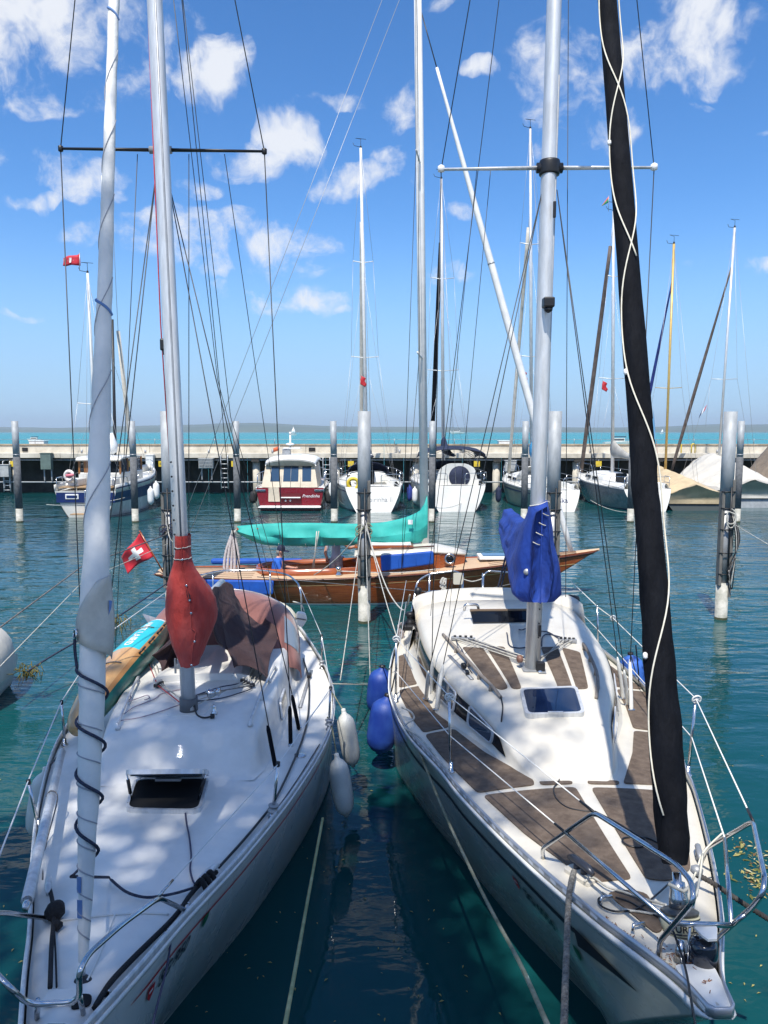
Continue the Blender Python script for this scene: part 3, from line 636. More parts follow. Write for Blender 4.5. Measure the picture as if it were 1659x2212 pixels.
yacht('sailing_yacht', 'white yacht with yellow lifebuoy and blue sprayhood beside the red motorboat', px(806, Yb), 38.6, 10.2, 3.5, hullw, farwhite, 1.25, 1.5, stripe=navy, hood=navycan, rot=R(5), mast=(mh(322, 43.3), whitemast, 4.6, -.3), furl=(furlbeige, .86, .02), cover=navycan, sp=((.37, .75), (.66, .55)), text=('aipirinha II', .34, .25, .52, mat('lettering_grey', (.25, .26, .27), .5)), rake=.5, flag=(mh(812, 43.3), -.35, red))
yacht('sailing_yacht', 'white yacht with large dark blue bimini and round black hatch cover', px(985, Yb), 38.8, 10.2, 3.75, hullw, farwhite, 1.3, 1.55, bim=navycan, hood=navycan, rot=R(4), mast=(mh(387, 43.2), alu, 4.4, -.25), furl=(blackfab, .87, .03), cover=navycan, sp=((.36, .85), (.67, .65)), rake=.35, dark_door=True)
yacht('sailing_yacht', 'sailboat with grey green hull and light blue sail cover', px(1203, Yb), 38.9, 9.6, 3.0, greenhull, farwhite, 1.05, 1.35, stripe=navy, rot=R(6), mast=(mh(278, 43.2), alu, 4.4, -.45), furl=(furlbeige, .80, .0), cover=cyancan, sp=((.36, .8), (.68, .62)), text=('zaska', .36, .1, .45, navy), rake=.55, hood=farwhite, flag=(mh(800, 43.2), -.7, red))
yacht('sailing_yacht', 'grey hulled sailboat with white transom and grey sail cover', px(1400, Yb), 39.0, 9.8, 3.1, greyhull, farwhite, 1.1, 1.4, rot=R(6), mast=(mh(455, 43.3), alu, 4.5, -.4), furl=(dbrown, .96, .03), cover=greytarp, sp=((.38, .85), (.76, .35)), text=('nena', .34, -.6, .5, MATS['lettering_grey']), rake=.5, flag=(mh(822, 43.3), -.8, red))
# navy hulled motor sailer
o, H = yacht('motor_sailer', 'navy and white motor sailer with wheelhouse and a Swiss flag at masthead', px(188, 36), 35.7, 10.0, 3.3, hullw, farwhite, 1.25, 1.7, band=navy, cab=False, mast=(mh(592, 37.5), whitemast, 1.6, -.1), furl=None, cover=None, sp=((.38, .75),), rake=-.15, tw=.86)
H.strip('bulwark', -.24, .02, farwhite, o, 2, 26, .0, solid=.04); H.strip('bulwark_line', -.13, -.08, navy, o, 1, 26, .025)
v, f = grid([[Vector((xx * (1 - .0 * q), -.012 + .15 * q * .99, 1.25 * (1 - q))) for xx in [-1.42 + .355 * k * (1) for k in range(9)]] for q in (.06, .25, .45)])
teak = mat('teak_deck', (.42, .28, .15), .7, col2=(.34, .22, .12), vs=6, stretch=(1, 8, 1))
wl_ = 2.0
def bpart(nm, c, d, m, **k): return box(nm, c, d, m, o, **k)
mk('transom_band', [Vector((xx, -.004 + .02 * 0, z)) for z in (1.19, .72) for xx in (-1.36, 1.36)], [(0, 1, 3, 2)], navy, o, smooth=False, solid=.02)
rows = [[Vector((w * sx, yy, z)) for sx in (-1, -.96, -.5, 0, .5, .96, 1)] for yy, w, z in ((1.7, 1.08, 2.62), (1.9, 1.12, 2.72), (3.6, 1.1, 2.78), (5.2, .98, 2.7), (5.5, .9, 2.6))]
mk('wheelhouse_roof', *grid(rows), farwhite, o, solid=.09)
bpart('wheelhouse_base', (0, 3.6, 1.72), (2.1, 3.4, .6), farwhite, bevel=.04)
for sx in (-1, 1):
    for yy in (1.95, 3.0, 4.1, 5.2): bpart('window_post', (sx * 1.0, yy, 2.33), (.08, .1, .78), mat('varnish', (.30, .13, .04), .3, coat=.5))
    for yy in (2.47, 3.55, 4.65): bpart('wheelhouse_window', (sx * .99, yy, 2.33), (.02, .95, .62), glassb)
bpart('rear_window', (0.5, 1.93, 2.33), (.8, .02, .62), glassd); bpart('rear_door', (-.42, 1.93, 2.1), (.7, .03, 1.1), MATS['varnish'])
bpart('aft_deck', (0, .9, 1.42), (2.5, 1.7, .05), teak)
for sx in (-1, 1): bpart('locker', (sx * .8, 1.0, 1.62), (.6, 1.1, .34), farwhite, bevel=.04)
bpart('crate', (.3, 1.2, 1.63), (.5, .45, .38), mat('cardboard', (.40, .27, .15), .8))
bpart('name_board', (-.62, -.03, 1.0), (.62, .03, .24), whitep, bevel=.03); bpart('name_board_inset', (-.62, -.048, 1.0), (.5, .02, .12), navy)
tube('stern_ladder', fillet([(.02, -.02, 1.35), (.02, -.12, 1.25), (.02, -.16, .25), (.32, -.16, .25), (.32, -.12, 1.25), (.32, -.02, 1.35)], .06), .02, steel, o, 6)
for k in range(3): bpart('ladder_step', (.17, -.16, .4 + .28 * k), (.28, .06, .03), teak)
bpart('bathing_platform', (0, -.2, .2), (1.2, .4, .05), teak, bevel=.01)
# white crumpled sail bag on the boom end, dark furled mizzen staysail
v, f = tube_geo([(-.55 + q_, 5.2, z_) for q_, z_ in ((.0, 2.75), (.0, 2.95), (.02, 3.35), (.02, 3.65), (.03, 3.95))], [.05, .28, .33, .2, .08], 12); mk('furled_mizzen', [p + Vector(mnoise.noise_vector(p * 3)) * .06 for p in v], f, whitep, o)
def loc1(u, v, y): return WY(u, v, y) - Vector((px(188, 36), 35.7, 0))
tube('furled_staysail', [loc1(249, 985, 41), loc1(248, 935, 41), loc1(243, 690, 41)], [.07, .09, .06], black, o, 8); tube('furled_headsail', [loc1(285, 990, 44.5), loc1(279, 930, 44), loc1(255, 715, 42)], [.06, .13, .1], furlbeige, o, 8); tube('main_stay', [loc1(255, 715, 42), loc1(240, 400, 41)], .012, wirel, o, 4); tube('main_mast', [loc1(235, 1000, 41), loc1(222, 380, 41)], .08, whitemast, o, 10)
set_org((0, 0, 0))
ft = WY(154, 562, 40.3); fo = empty('masthead_flag', WY(172, 585, 40.4), 'small red Swiss flag flying at the masthead of the motor sailer', 'flag'); set_org(fo.location)
a = WY(172, 546, 40.4); b = fo.location.copy(); tube('staff', [b, a], .018, wirel, fo, 6)
cloth = [[WY(172 - 37 * i / 5, 548 + 9 * (i / 5) + (25 - 8 * i / 5) * j / 4, 40.4) + Vector((0, .12 * math.sin(i * 1.5 + j * .4), 0)) for i in range(6)] for j in range(5)]
mk('cloth', *grid(cloth), flagred, fo, solid=.01)
for q, (i0, i1, j0, j1) in enumerate(((1.7, 3.3, 1.7, 2.4), (2.2, 2.8, 1.0, 3.0))):
    def cp(i, j): return WY(172 - 37 * i / 5, 548 + 9 * (i / 5) + (25 - 8 * i / 5) * j / 4, 40.4) + Vector((0, .12 * math.sin(i * 1.5 + j * .4) - .012 - .003 * q, 0))
    mk('white_cross', [cp(i0, j0), cp(i1, j0), cp(i1, j1), cp(i0, j1)], [(0, 1, 2, 3)], flagwhite, fo, smooth=False)
set_org((0, 0, 0))
# ring buoys and fenders of the far boats
def torus_geo(c, R_, r_, axis, n=24, m=8):
    c = Vector(c); ax = Vector(axis).normalized(); a = ax.orthogonal().normalized(); b = ax.cross(a); rows = []
    for i in range(n + 1):
        t = 2 * math.pi * i / n; d = a * math.cos(t) + b * math.sin(t); rows.append([c + d * (R_ + r_ * math.cos(2 * math.pi * k / m)) + ax * r_ * math.sin(2 * math.pi * k / m) for k in range(m + 1)])
    return grid(rows)
c = WY(763, 1045, 38.55); mkb = tag(mk('lifebuoy', *torus_geo(c, .26, .085, (0, 1, .1)), yellowp), 'yellow ring lifebuoy on the stern rail of the white yacht', 'lifebuoy')
c = WY(150, 1028, 36.0); tag(mk('lifebuoy', *torus_geo(c, .22, .08, (.2, 1, .1)), mat('buoy_white', (.75, .7, .66), .6)), 'white horseshoe lifebuoy on the stern of the navy motor sailer', 'lifebuoy')
c = WY(151, 1027, 35.75); tag(lathe('buoy_light', [(.03, -.2), (.075, -.17), (.075, .12), (.03, .2)], c, mat('pink_plastic', (.60, .16, .2), .5), axis=(1, 0, .1), n=10), 'pink buoy light strapped to the stern of the navy motor sailer', 'light')
def fender(name, top, ln, r_, m, label, tilt=(0, 0, -1), group=None, line=None, capm=None, n=18, lm=None):
    ax = Vector(tilt).normalized(); o = empty(name, Vector(top) + ax * ln, label, 'fender', group); set_org(o.location); top = Vector(top)
    pr = [(r_ * .22, 0), (r_ * .28, ln * .05), (r_ * .62, ln * .1), (r_ * .9, ln * .17), (r_, ln * .28), (r_ * 1.02, ln * .5), (r_, ln * .72), (r_ * .88, ln * .85), (r_ * .55, ln * .94), (r_ * .25, ln * .97), (r_ * .2, ln)]
    lathe('body', pr, top, m, o, ax, n); lathe('eye', [(r_ * .1, -ln * .04), (r_ * .24, -ln * .03), (r_ * .26, ln * .06), (r_ * .1, ln * .07)], top, capm or m, o, ax, 10)
    if line: rope('line', [top + ax * .0] + [Vector(q) for q in line], .008, lm or ropeg, o)
    set_org((0, 0, 0)); return o
FEN = [(337, 1040, 36.6, whitep, 'white fender on the right bow of the navy motor sailer'), (325, 1052, 36.4, whitep, 'second white fender hung on the navy motor sailer'), (716, 1040, 39.6, whitep, 'white fender between the red motorboat and the white yacht'), (885, 1048, 40, MATS['furl_blue'], 'dark blue fender on the white yacht with yellow lifebuoy'), (896, 1052, 40, whitep, 'white fender left of the yacht with navy bimini'), (1077, 1050, 39.5, navycan, 'dark navy fender on the grey green sailboat')]
for u, v, y, m, lab in FEN: p = WY(u, v, y); fender('fender', p, .85, .15, m, lab, group='fenders of the far boats', line=[p + Vector((0, .1, .5))])
# ------------------------------------------------------------------ dark red motorboat
cream = mat('cream_canvas', (.60, .52, .40), .75, var=.12, vs=2, bump=.3, bs=8)
ry = 39.3; rx = px(626, ry); K = .3408 * ry / FOC
o = empty('motorboat', (rx, ry, 0), 'dark red motorboat with cream canvas cabin and white roof', 'motorboat')
def Q(zx, zy, y=0.0): return Vector(((zx - 376) * K, y, (800 - zy) * K))
L = 7.5; h2 = 1.75
H = Hull(L, [(0, .05), (1.2, .8), (3, 1.5), (5, h2), (L, 1.72)], [(0, 1.5), (3, 1.25), (L, 1.15)], [(0, 0), (.8, 0), (2, .6), (4, 1.3), (L, 1.5)], .9, .0, lambda s, x, z: Vector((x, L - s, z)))
H.strip('hull', 0, 1.3, darkred, o, 8, 26); H.transom('transom', 1.3, darkred, o); H.deck('deck', farwhite, o, 0, L, (3.6, 7.2, 3, 13, .5), 30)
H.strip('rub_rail', -.02, .05, whitep, o, 1, 26, .02, solid=.03); H.strip('boot_stripe', .84, .92, whitep, o, 1, 26, .01)
box('transom_stripe', (0, -.012, .2), (3.1, .03, .07), whitep, o); box('bathing_platform', (0, -.28, .16), (3.2, .56, .08), whitep, o, bevel=.02); box('platform_edge', (0, -.57, .16), (3.2, .03, .05), black, o)
box('step_recess', (0.05, -.03, .62), (1.05, .05, .5), mat('dark_red_dull', (.12, .008, .012), .5), o); box('step', (.05, -.12, .66), (1.0, .2, .05), whitep, o, bevel=.01)
for sx in (-1, 1): box('quarter_trim', (sx * 1.5, -.02, 1.02), (.5, .06, .1), steel, o, bevel=.01); lathe('exhaust', [(.03, 0), (.05, .01), (.05, .05), (.03, .06)], (sx * .12 - .1, -.06, .5), steel, o, (0, -1, 0), 10)
# canvas tent: back wall leaning, sides, roof
bk = [Q(195, 655, .05), Q(215, 515, .55), Q(525, 515, .55), Q(550, 655, .05)]
mk('canvas_back', [bk[0], bk[1], bk[2], bk[3]] , [(0, 1, 2, 3)], cream, o, smooth=False, solid=.02)
for sx, a, b in ((-1, bk[0], bk[1]), (1, bk[3], bk[2])):
    mk('canvas_side', [a, b, Vector((b.x, 2.6, b.z)), Vector((a.x, 2.6, a.z))], [(0, 1, 2, 3)], cream, o, smooth=False, solid=.02)
def bkp(zx, zy, off=.02): return Q(zx, zy, .05 + .5 * (655 - zy) / 140 - off)
for (a, b, c_, d) in [(248, 305, 522, 618), (330, 376, 518, 618), (380, 426, 518, 618), (452, 508, 522, 618)]:
    lean = (a - 376) * .06
    mk('window', [bkp(a - lean * 0, d), bkp(b, d), bkp(b - lean * .3, c_), bkp(a - lean * .6, c_)], [(0, 1, 2, 3)], glassb, o, smooth=False, solid=.012)
for zx in (318, 440): tube('canvas_seam', [bkp(zx, 655), bkp(zx, 516)], .012, cream, o, 5)
tube('zip', [bkp(378, 660, .03), bkp(378, 500, .03)], .012, alud, o, 5)
mk('canvas_flap', [Q(240, 655, -.02), Q(305, 652, -.02), Q(312, 745, -.03), Q(238, 745, -.03)], [(0, 1, 2, 3)], cream, o, smooth=False, solid=.02)
rows = []
for yy, dz in ((.35, -.12), (.5, .02), (1.5, .1), (3.0, .1), (4.0, .0)):
    rows.append([Vector((1.3 * math.sin(t) * 1.0, yy, Q(0, 505).z + dz + .30 * max(0,math.cos(t)) ** .8)) for t in [(-1 + 2 * k / 12) * math.pi / 2 for k in range(13)]])
v, f = grid(rows); f.append(tuple(range(13))); mk('hardtop', v, f, whitep, o, solid=.05)
for sx in (-1, 1):
    mk('cabin_side', [Vector((sx * 1.28, 2.6, 1.1)), Vector((sx * 1.2, 2.6, 2.4)), Vector((sx * 1.15, 4.1, 2.35)), Vector((sx * 1.2, 5.0, 1.2))], [(0, 1, 2, 3)], farwhite, o, smooth=False, solid=.05)
    tube('side_rail', fillet([(sx * 1.72, .3, 1.15), (sx * 1.72, .35, 1.85), (sx * 1.55, 4.0, 1.95), (sx * .2, 7.3, 2.0)], .3), .02, steel, o, 6)
    for k in range(6): tube('rail_post', [(sx * (1.72 - .02 * k), .5 + .6 * k, 1.15), (sx * (1.71 - .03 * k), .5 + .6 * k, 1.86)], .014, steel, o, 6)
mk('windscreen', [(-1.15, 4.1, 2.35), (1.15, 4.1, 2.35), (1.2, 5.0, 1.2), (-1.2, 5.0, 1.2)], [(0, 1, 2, 3)], glassd, o, smooth=False, solid=.02)
zt = Q(0, 470).z; box('radar_base', (-.35, 1.6, zt + .28), (.42, .4, .34), alud, o, bevel=.02); box('radar_arch', (-.05, 1.6, zt + .48), (.9, .5, .06), whitep, o, bevel=.02)
tube('light_mast', [(-.15, 1.6, zt + .4), (-.15, 1.6, zt + 1.2)], .05, whitep, o, 8); lathe('masthead_light', [(.03, 0), (.07, .02), (.06, .12), (.02, .14)], (-.15, 1.6, zt + 1.2), whitep, o, n=10); lathe('radome', [(.02, 0), (.22, .03), (.24, .08), (.15, .13), (.02, .14)], (-.15, 1.5, zt + .62), whitep, o, n=16)
v, f = text_geo('Prendinha', .22, .25); mk('lettering', [Vector((.62 + x, -.02, .66 + y)) for x, y in v], f, letterw, o, smooth=False)
for sx, lab in ((-1, 'black fender on the left side of the red motorboat'), (1, 'black fender on the right side of the red motorboat')):
    p = Vector((rx + sx * 1.88, ry + .35, 1.0)); fender('fender', p, .7, .2, rubber, lab, (sx * .15, 0, -1), 'fenders of the far boats', [p + Vector((-sx * .15, .1, .35))])
fp = Vector((rx - .75, ry + .9, zt + .1)); fo = empty('stern_pennant', fp, 'small orange pennant on the roof of the red motorboat', 'flag'); set_org(fp)
tube('staff', [fp, fp + Vector((.12, 0, .55))], .012, wirel, fo, 5); mk('cloth', *grid([[fp + Vector((.1 - .3 * i / 3, .03 * math.sin(i * 2), .5 - .1 * i / 3 - .22 * j / 2)) for i in range(4)] for j in range(3)]), mat('orange_cloth', (.6, .12, .04), .7), fo, solid=.006); set_org((0, 0, 0))

# ------------------------------------------------------------------ boats under tarpaulins
def covered(name, label, x, y, L, B, ridge_pts, tarpm, hullm, fb, mast, furl, skirt=None, fseed=1.0, hullx=0):
    o = empty(name, (x, y, 0), label, 'covered boat', 'boats under tarpaulins'); h2 = B / 2
    H = Hull(L, [(0, .05), (L * .25, h2 * .7), (L * .55, h2), (L, h2 * .8)], [(0, fb + .25), (L, fb)], [(0, 0), (L * .15, 0), (L * .5, h2 * .85), (L, h2 * .6)], L * .1, .25, lambda s, xx, z: Vector((xx, L - s, z)))
    H.strip('hull', 0, 1.3, hullm, o, 6, 22); H.transom('transom', 1.3, hullm, o)
    rows = []; nr = 36
    for i in range(nr + 1):
        t = i / nr; yy = -.25 + (L + .2) * t; s = min(max(L - yy, 0), L); zr = tab(ridge_pts, t); w = tab(H.hs, s) + .10 if yy > 0 else tab(H.hs, L) + .06; z0 = fb - .38 + .08 * math.sin(yy * 5 + fseed)
        row = []
        for k in range(25):
            a = -1 + 2 * k / 24; b = abs(a); sgn = 1 if a >= 0 else -1
            if b > .8: xx, z = w * sgn, fb + .05 - (b - .8) / .2 * (fb + .05 - z0)
            else:
                q = b / .8; xx = w * sgn * q; z = zr - (zr - fb - .05) * q ** 1.15
                z -= .06 * math.sin(math.pi * q) * (1 + math.sin(yy * 4.2 + fseed))
            p = Vector((xx, yy, z)); n_ = mnoise.noise((p.x * 1.6 + fseed, p.y * 2.2, p.z * 1.6)); p += Vector((sgn * .06 * n_, .04 * n_, .05 * n_)); row.append(p)
        rows.append(row)
    v, f = grid(rows); f.append(tuple(range(25))); f.append(tuple(nr * 25 + k for k in range(25)))
    mk('tarpaulin', v, f, tarpm, o)
    if skirt: mk('tarpaulin_skirt', *grid([[Vector((p.x * 1.012, p.y - .03 * (p.y < .2), p.z)) for p in (r_[k] for k in ks)] for r_ in rows[:24] for ks in [(0, 1, 2, 3, 4)]]), skirt, o)
    for i in range(5, 34, 6): tube('tie_cord', [rows[i][0] + Vector((-.02, 0, .04)), H.pt(-1, L - rows[i][0].y, .12, .02)], .01, ropew, o, 4)
    if mast:
        mhh, mm, my, lean = mast; a, b = Vector((0, my, fb)), Vector((lean, my, mhh))
        tube('mast', [a, b], .07, mm, o, 10); lathe('masthead', [(.02, 0), (.06, .02), (.05, .1), (.01, .14)], b, black, o, n=8); tube('wind_vane', [b, b + Vector((0, 0, .4)), b + Vector((-.25, 0, .48)), b + Vector((.25, 0, .44))], .012, wire, o, 5); tube('anemometer', [b, b + Vector((-.35, 0, .05)), b + Vector((-.4, 0, .2))], .014, wire, o, 5)
        for fr, half in mast_sp.get(name + label[:6], ((.42, .75),)):
            c = a.lerp(b, fr); tube('spreader', [c + Vector((-half, 0, .04)), c, c + Vector((half, 0, .04))], .02, mm, o, 6)
            for sx in (-1, 1): tube('shroud', [(sx * h2 * .9, my, fb), c + Vector((sx * half, 0, .04)), b], .008, wirel, o, 4)
        tube('backstay', [b, (.3, .1, fb)], .008, wirel, o, 4)
        bow = Vector((furl[3], L - .3, fb + .3)); ft = a.lerp(b, furl[1]); P_ = [bow.lerp(ft, t / 12) for t in range(13)]
        tube('furled_headsail', P_, [.05 + furl[2] * math.sin(math.pi * min(1, .25 + t / 14)) for t in range(13)], furl[0], o, 8)
    return o, H
mast_sp = {}
covered('covered_yacht', 'low boat wrapped in a beige tarpaulin behind the black furled sail', px(1497, 39.6), 39.3, 9.0, 3.9, [(0, 1.35), (.15, 1.6), (.5, 1.95), (.75, 2.1), (1, 1.4)], beige, mat('hull_dark_green', (.05, .06, .055), .4), .75, (mh(527, 43.5), goldmast, 4.2, -.0), (furlblue, .86, .06, -.4), fseed=1.0)
covered('covered_yacht', 'large boat under a white and grey tarpaulin at the right edge', px(1605, 42), 40.8, 9.0, 5.0, [(0, 1.5), (.08, 2.0), (.3, 2.35), (.6, 2.7), (.85, 2.3), (1, 1.5)], whitetarp, mat('hull_grey', (.28, .30, .31), .4, var=.2), .85, (mh(490, 45), alu, 4.4, .35), (dbrown, .86, .05, -1.2), skirt=greytarp, fseed=3.7)
o, H = covered('covered_yacht', 'dark brown tarpaulin covered boat behind the white tarpaulin', px(1665, 47), 44.0, 5.0, 4.0, [(0, 2.6), (.3, 3.35), (.6, 3.4), (1, 2.2)], mat('brown_tarp', (.20, .16, .12), .8, var=.2), greyhull, .9, None, None, fseed=6.0)
pf = WY(1522, 884, 45.2); fo = empty('signal_flag', pf - Vector((0, 0, .5)), 'red white and blue flag hanging in the rigging at right', 'flag'); set_org(fo.location)
tube('halyard', [pf + Vector((.25, 0, 1.5)), pf + Vector((.1, 0, -1.0))], .008, wirel, fo, 4)
for k, m in enumerate((flagred, flagwhite, navy)): mk('cloth_stripe', *grid([[pf + Vector((.14 - .13 * k - .12 * i / 2 - .1 * j / 3, .02 * math.sin(j + i + k), -.18 * k * .9 - .2 * i / 2 + .28 - .3 * j / 3)) for i in range(3)] for j in range(4)]), m, fo, solid=.006)
set_org((0, 0, 0))
pf = WY(1311, 432, 43.4); fo = empty('burgee', pf - Vector((0, 0, .6)), 'small green and red burgee at the masthead beside the black furled sail', 'flag'); set_org(fo.location)
tube('staff', [pf + Vector((.1, 0, -.6)), pf + Vector((.1, 0, .25))], .012, wirel, fo, 5)
mk('cloth', *grid([[pf + Vector((.1 - .38 * i / 4, .05 * math.sin(i * 1.4), .2 - .5 * i / 4 - (.32 - .28 * i / 4) * j / 3)) for i in range(5)] for j in range(4)]), [mat('burgee_red', (.6, .08, .08), .7), mat('burgee_green', (.05, .3, .12), .7)], fo, solid=.006, mi=[0] * 4 + [1] * 4 + [1] * 4)
set_org((0, 0, 0))
# a boat under a white cover cut by the left edge of the picture
o = empty('covered_dinghy', (-6.5, 10.9, 0), 'boat under a white cover at the left edge', 'covered boat')
lx = -6.5
rows = []
for i in range(15):
    t = i / 14; yy = 9.5 + 2.2 * t; w = .92 * math.sin(math.pi * (.12 + .62 * t)) ** .7; zt = 1.02 + .12 * math.sin(math.pi * t * .7)
    rows.append([Vector((lx + w * math.sin(a) * 1.02, yy, .38 + (zt - .38) * max(0, math.cos(a)) ** .6 + .02 * mnoise.noise((a * 3, yy * 3, 0)))) for a in [(-1 + 2 * k / 16) * math.pi / 2 for k in range(17)]])
set_org(o.location); v, f = grid(rows); f.append(tuple(range(17))); mk('cover', v, f, whitetarp, o)
H = Hull(2.4, [(0, .05), (.5, .6), (1.2, .9), (2.4, .74)], [(0, .6), (2.4, .5)], [(0, 0), (.3, 0), (1.2, .72), (2.4, .6)], .3, 0, lambda s, x, z: Vector((lx + x, 9.4 + s, z)))
H.strip('hull', -.1, 1.3, farwhite, o, 6, 20); H.transom('transom', 1.3, farwhite, o); set_org((0, 0, 0))

# ------------------------------------------------------------------ far boats on the open lake
def lakesail(u, v0, v1, Yd, label):
    b = WY(u, v0, Yd); b.z = 0; h = WY(u, v1, Yd).z; o = empty('distant_sailboat', b, label, 'sailboat', 'boats out on the lake'); set_org(b)
    H = Hull(h * .8, [(0, .05), (h * .3, h * .1), (h * .8, h * .09)], [(0, h * .11), (h * .8, h * .09)], [(0, 0), (h * .3, h * .08), (h * .8, h * .06)], .3, 0, lambda s, x, z: b + Vector((s - h * .4, x, z)))
    H.strip('hull', 0, 1.1, farwhite, o, 3, 10); H.deck('deck', farwhite, o, ns=8, nu=4)
    tube('mast', [b + Vector((0, 0, .1)), b + Vector((.1, 0, h))], h * .008, alu, o, 6)
    mk('sail', [b + Vector((.08, 0, h * .14)), b + Vector((h * .32, -.5, h * .15)), b + Vector((h * .2, -.4, h * .55)), b + Vector((.1, 0, h * .98))], [(0, 1, 2, 3)], flagwhite, o, solid=.05); mk('jib', [b + Vector((-.1, 0, h * .13)), b + Vector((-h * .3, -.4, h * .13)), b + Vector((0, -.1, h * .8))], [(0, 1, 2)], flagwhite, o, solid=.05); set_org((0, 0, 0))
lakesail(703 - 70, 933, 921, 900, 'tiny white sailboat far out on the lake near the middle')
lakesail(1430, 934, 926, 1500, 'tiny sailboat far out beyond the covered boats')
lakesail(972, 933, 929, 2400, 'tiny sail on the horizon right of the centre')
def lakemotor(u, v, Yd, ln, label, dirn=1):
    b = WZ(u, v, 0); b = Vector(((u - 829.5) / FOC * Yd, Yd, 0)); o = empty('distant_motorboat', b, label, 'motorboat', 'boats out on the lake'); set_org(b)
    H = Hull(ln, [(0, .05), (ln * .4, ln * .16), (ln, ln * .17)], [(0, ln * .16), (ln, ln * .11)], [(0, 0), (ln * .4, ln * .12), (ln, ln * .14)], ln * .15, 0, lambda s, x, z: b + Vector(((s - ln / 2) * dirn, x, z)))
    H.strip('hull', 0, 1.1, farwhite, o, 4, 12); H.transom('transom', 1.1, farwhite, o); H.deck('deck', farwhite, o, ns=8, nu=4)
    box('cabin', b + Vector((0, 0, ln * .19)), (ln * .42, ln * .22, ln * .13), farwhite, o, bevel=.05); box('cabin_window', b + Vector((0, -.0, ln * .2)), (ln * .36, ln * .225, ln * .06), glassd, o)
    box('canopy', b + Vector((ln * .05, 0, ln * .30)), (ln * .4, ln * .2, ln * .03), navycan, o, bevel=.03)
    for sx in (-.14, .22): tube('canopy_post', [b + Vector((ln * sx, 0, ln * .2)), b + Vector((ln * sx, 0, ln * .3))], .03, steel, o, 5)
    set_org((0, 0, 0))
lakemotor(77, 940, 330, 6.5, 'small motorboat with dark canopy out on the lake at left', 1)
lakemotor(1333, 941, 230, 8.5, 'white motorboat out on the lake behind the grey sail cover', -1)
lakemotor(985, 935, 1500, 30, 'tiny white ferry on the lake near the centre', 1)
b = Vector((px(348, 60), 60, 0)); o = empty('anchored_sailboat', b, 'bare masted sailboat lying just outside the breakwater behind the left mast', 'sailboat'); set_org(b)
H = Hull(7, [(0, .05), (2.5, 1), (7, .9)], [(0, 1.0), (7, .8)], [(0, 0), (2.5, .8), (7, .7)], .8, .2, lambda s, x, z: b + Vector((x, 7 - s, z)))
H.strip('hull', 0, 1.2, greyhull, o, 4, 14); H.transom('transom', 1.2, farwhite, o); H.deck('deck', farwhite, o, ns=10, nu=6); box('cabin', b + Vector((0, 3.6, 1.1)), (1.1, 2.6, .4), farwhite, o, bevel=.08)
tube('mast', [b + Vector((.0, 4, .9)), b + Vector((.18, 4, WY(352, 840, 64).z))], .06, whitemast, o, 8); tube('boom', [b + Vector((0, 4, 1.8)), b + Vector((0, 1, 1.8))], .05, alu, o, 6); tube('forestay', [b + Vector((.15, 4, 6)), b + Vector((0, 6.8, 1))], .012, wirel, o, 4); set_org((0, 0, 0))

# ------------------------------------------------------------------ varnished wooden yacht
mahog = mat('varnished_mahogany', (.40, .105, .028), .2, col2=(.25, .058, .016), vs=5, stretch=(.6, 5, 9), coat=.6)
mahogd = mat('mahogany_dark', (.10, .03, .014), .25, var=.3, vs=4, coat=.5)
pine = mat('scrubbed_teak', (.58, .42, .27), .6, col2=(.46, .32, .20), vs=4, stretch=(.5, 9, 1))
wy0 = 18.75; xs, xe = -5.35, 5.3; WL_ = xe - xs; yaw = .035
wc = Vector((xs, 17.55, 0))
def TW(s, x, z):                                  # s from the bow (right) to the stern (left); x to the far side
    d = WL_ - s; return Vector((xs + d + .0, 18.1 + .06 * d + x, z))
wroot = empty('wooden_yacht', (0, 18.5, 0), 'long varnished mahogany yacht with turquoise boom cover', 'sailboat'); set_org(wroot.location)
H = Hull(WL_, [(0, .04), (1.2, .32), (3.2, .82), (5.4, 1.1), (7.4, 1.06), (9.4, .78), (WL_, .50)], [(0, 1.12), (2.5, .88), (5.5, .72), (8.5, .66), (WL_, .72)], [(0, 0), (2.2, .0), (3.4, .45), (5.4, .86), (7.4, .74), (8.8, .3), (9.4, .02), (WL_, 0)], 2.0, -1.45, TW)
H.strip('hull', 0, 1.25, mahog, wroot, 12, 50); H.transom('transom', .62, mahogd, wroot)
H.strip('rubbing_strake', .02, .07, mahogd, wroot, 1, 50, .02, solid=.02); H.strip('gold_line', .24, .255, mat('gold_line', (.6, .45, .2), .5), wroot, 1, 50, .006); H.strip('waterline_stripe', .93, 1.05, whitep, wroot, 1, 50, .006)
H.deck('deck', pine, wroot, 0, WL_, (5.9, 8.2, 3, 13, .45), 60, 16)
for k in range(-4, 5):                            # deck planks: narrow king seams
    if k: rope('deck_seam', [TW(s, tab(H.hs, s) * k / 5.2, H.deckz(s, k / 5.2) + .004) for s in (.6, 1.6, 2.8)], .005, mahogd, wroot, n=4)
    rope('deck_seam', [TW(s, tab(H.hs, s) * k / 5.2, H.deckz(s, k / 5.2) + .004) for s in (8.35, 9.0, 9.8, 10.5)], .005, mahogd, wroot, n=4)
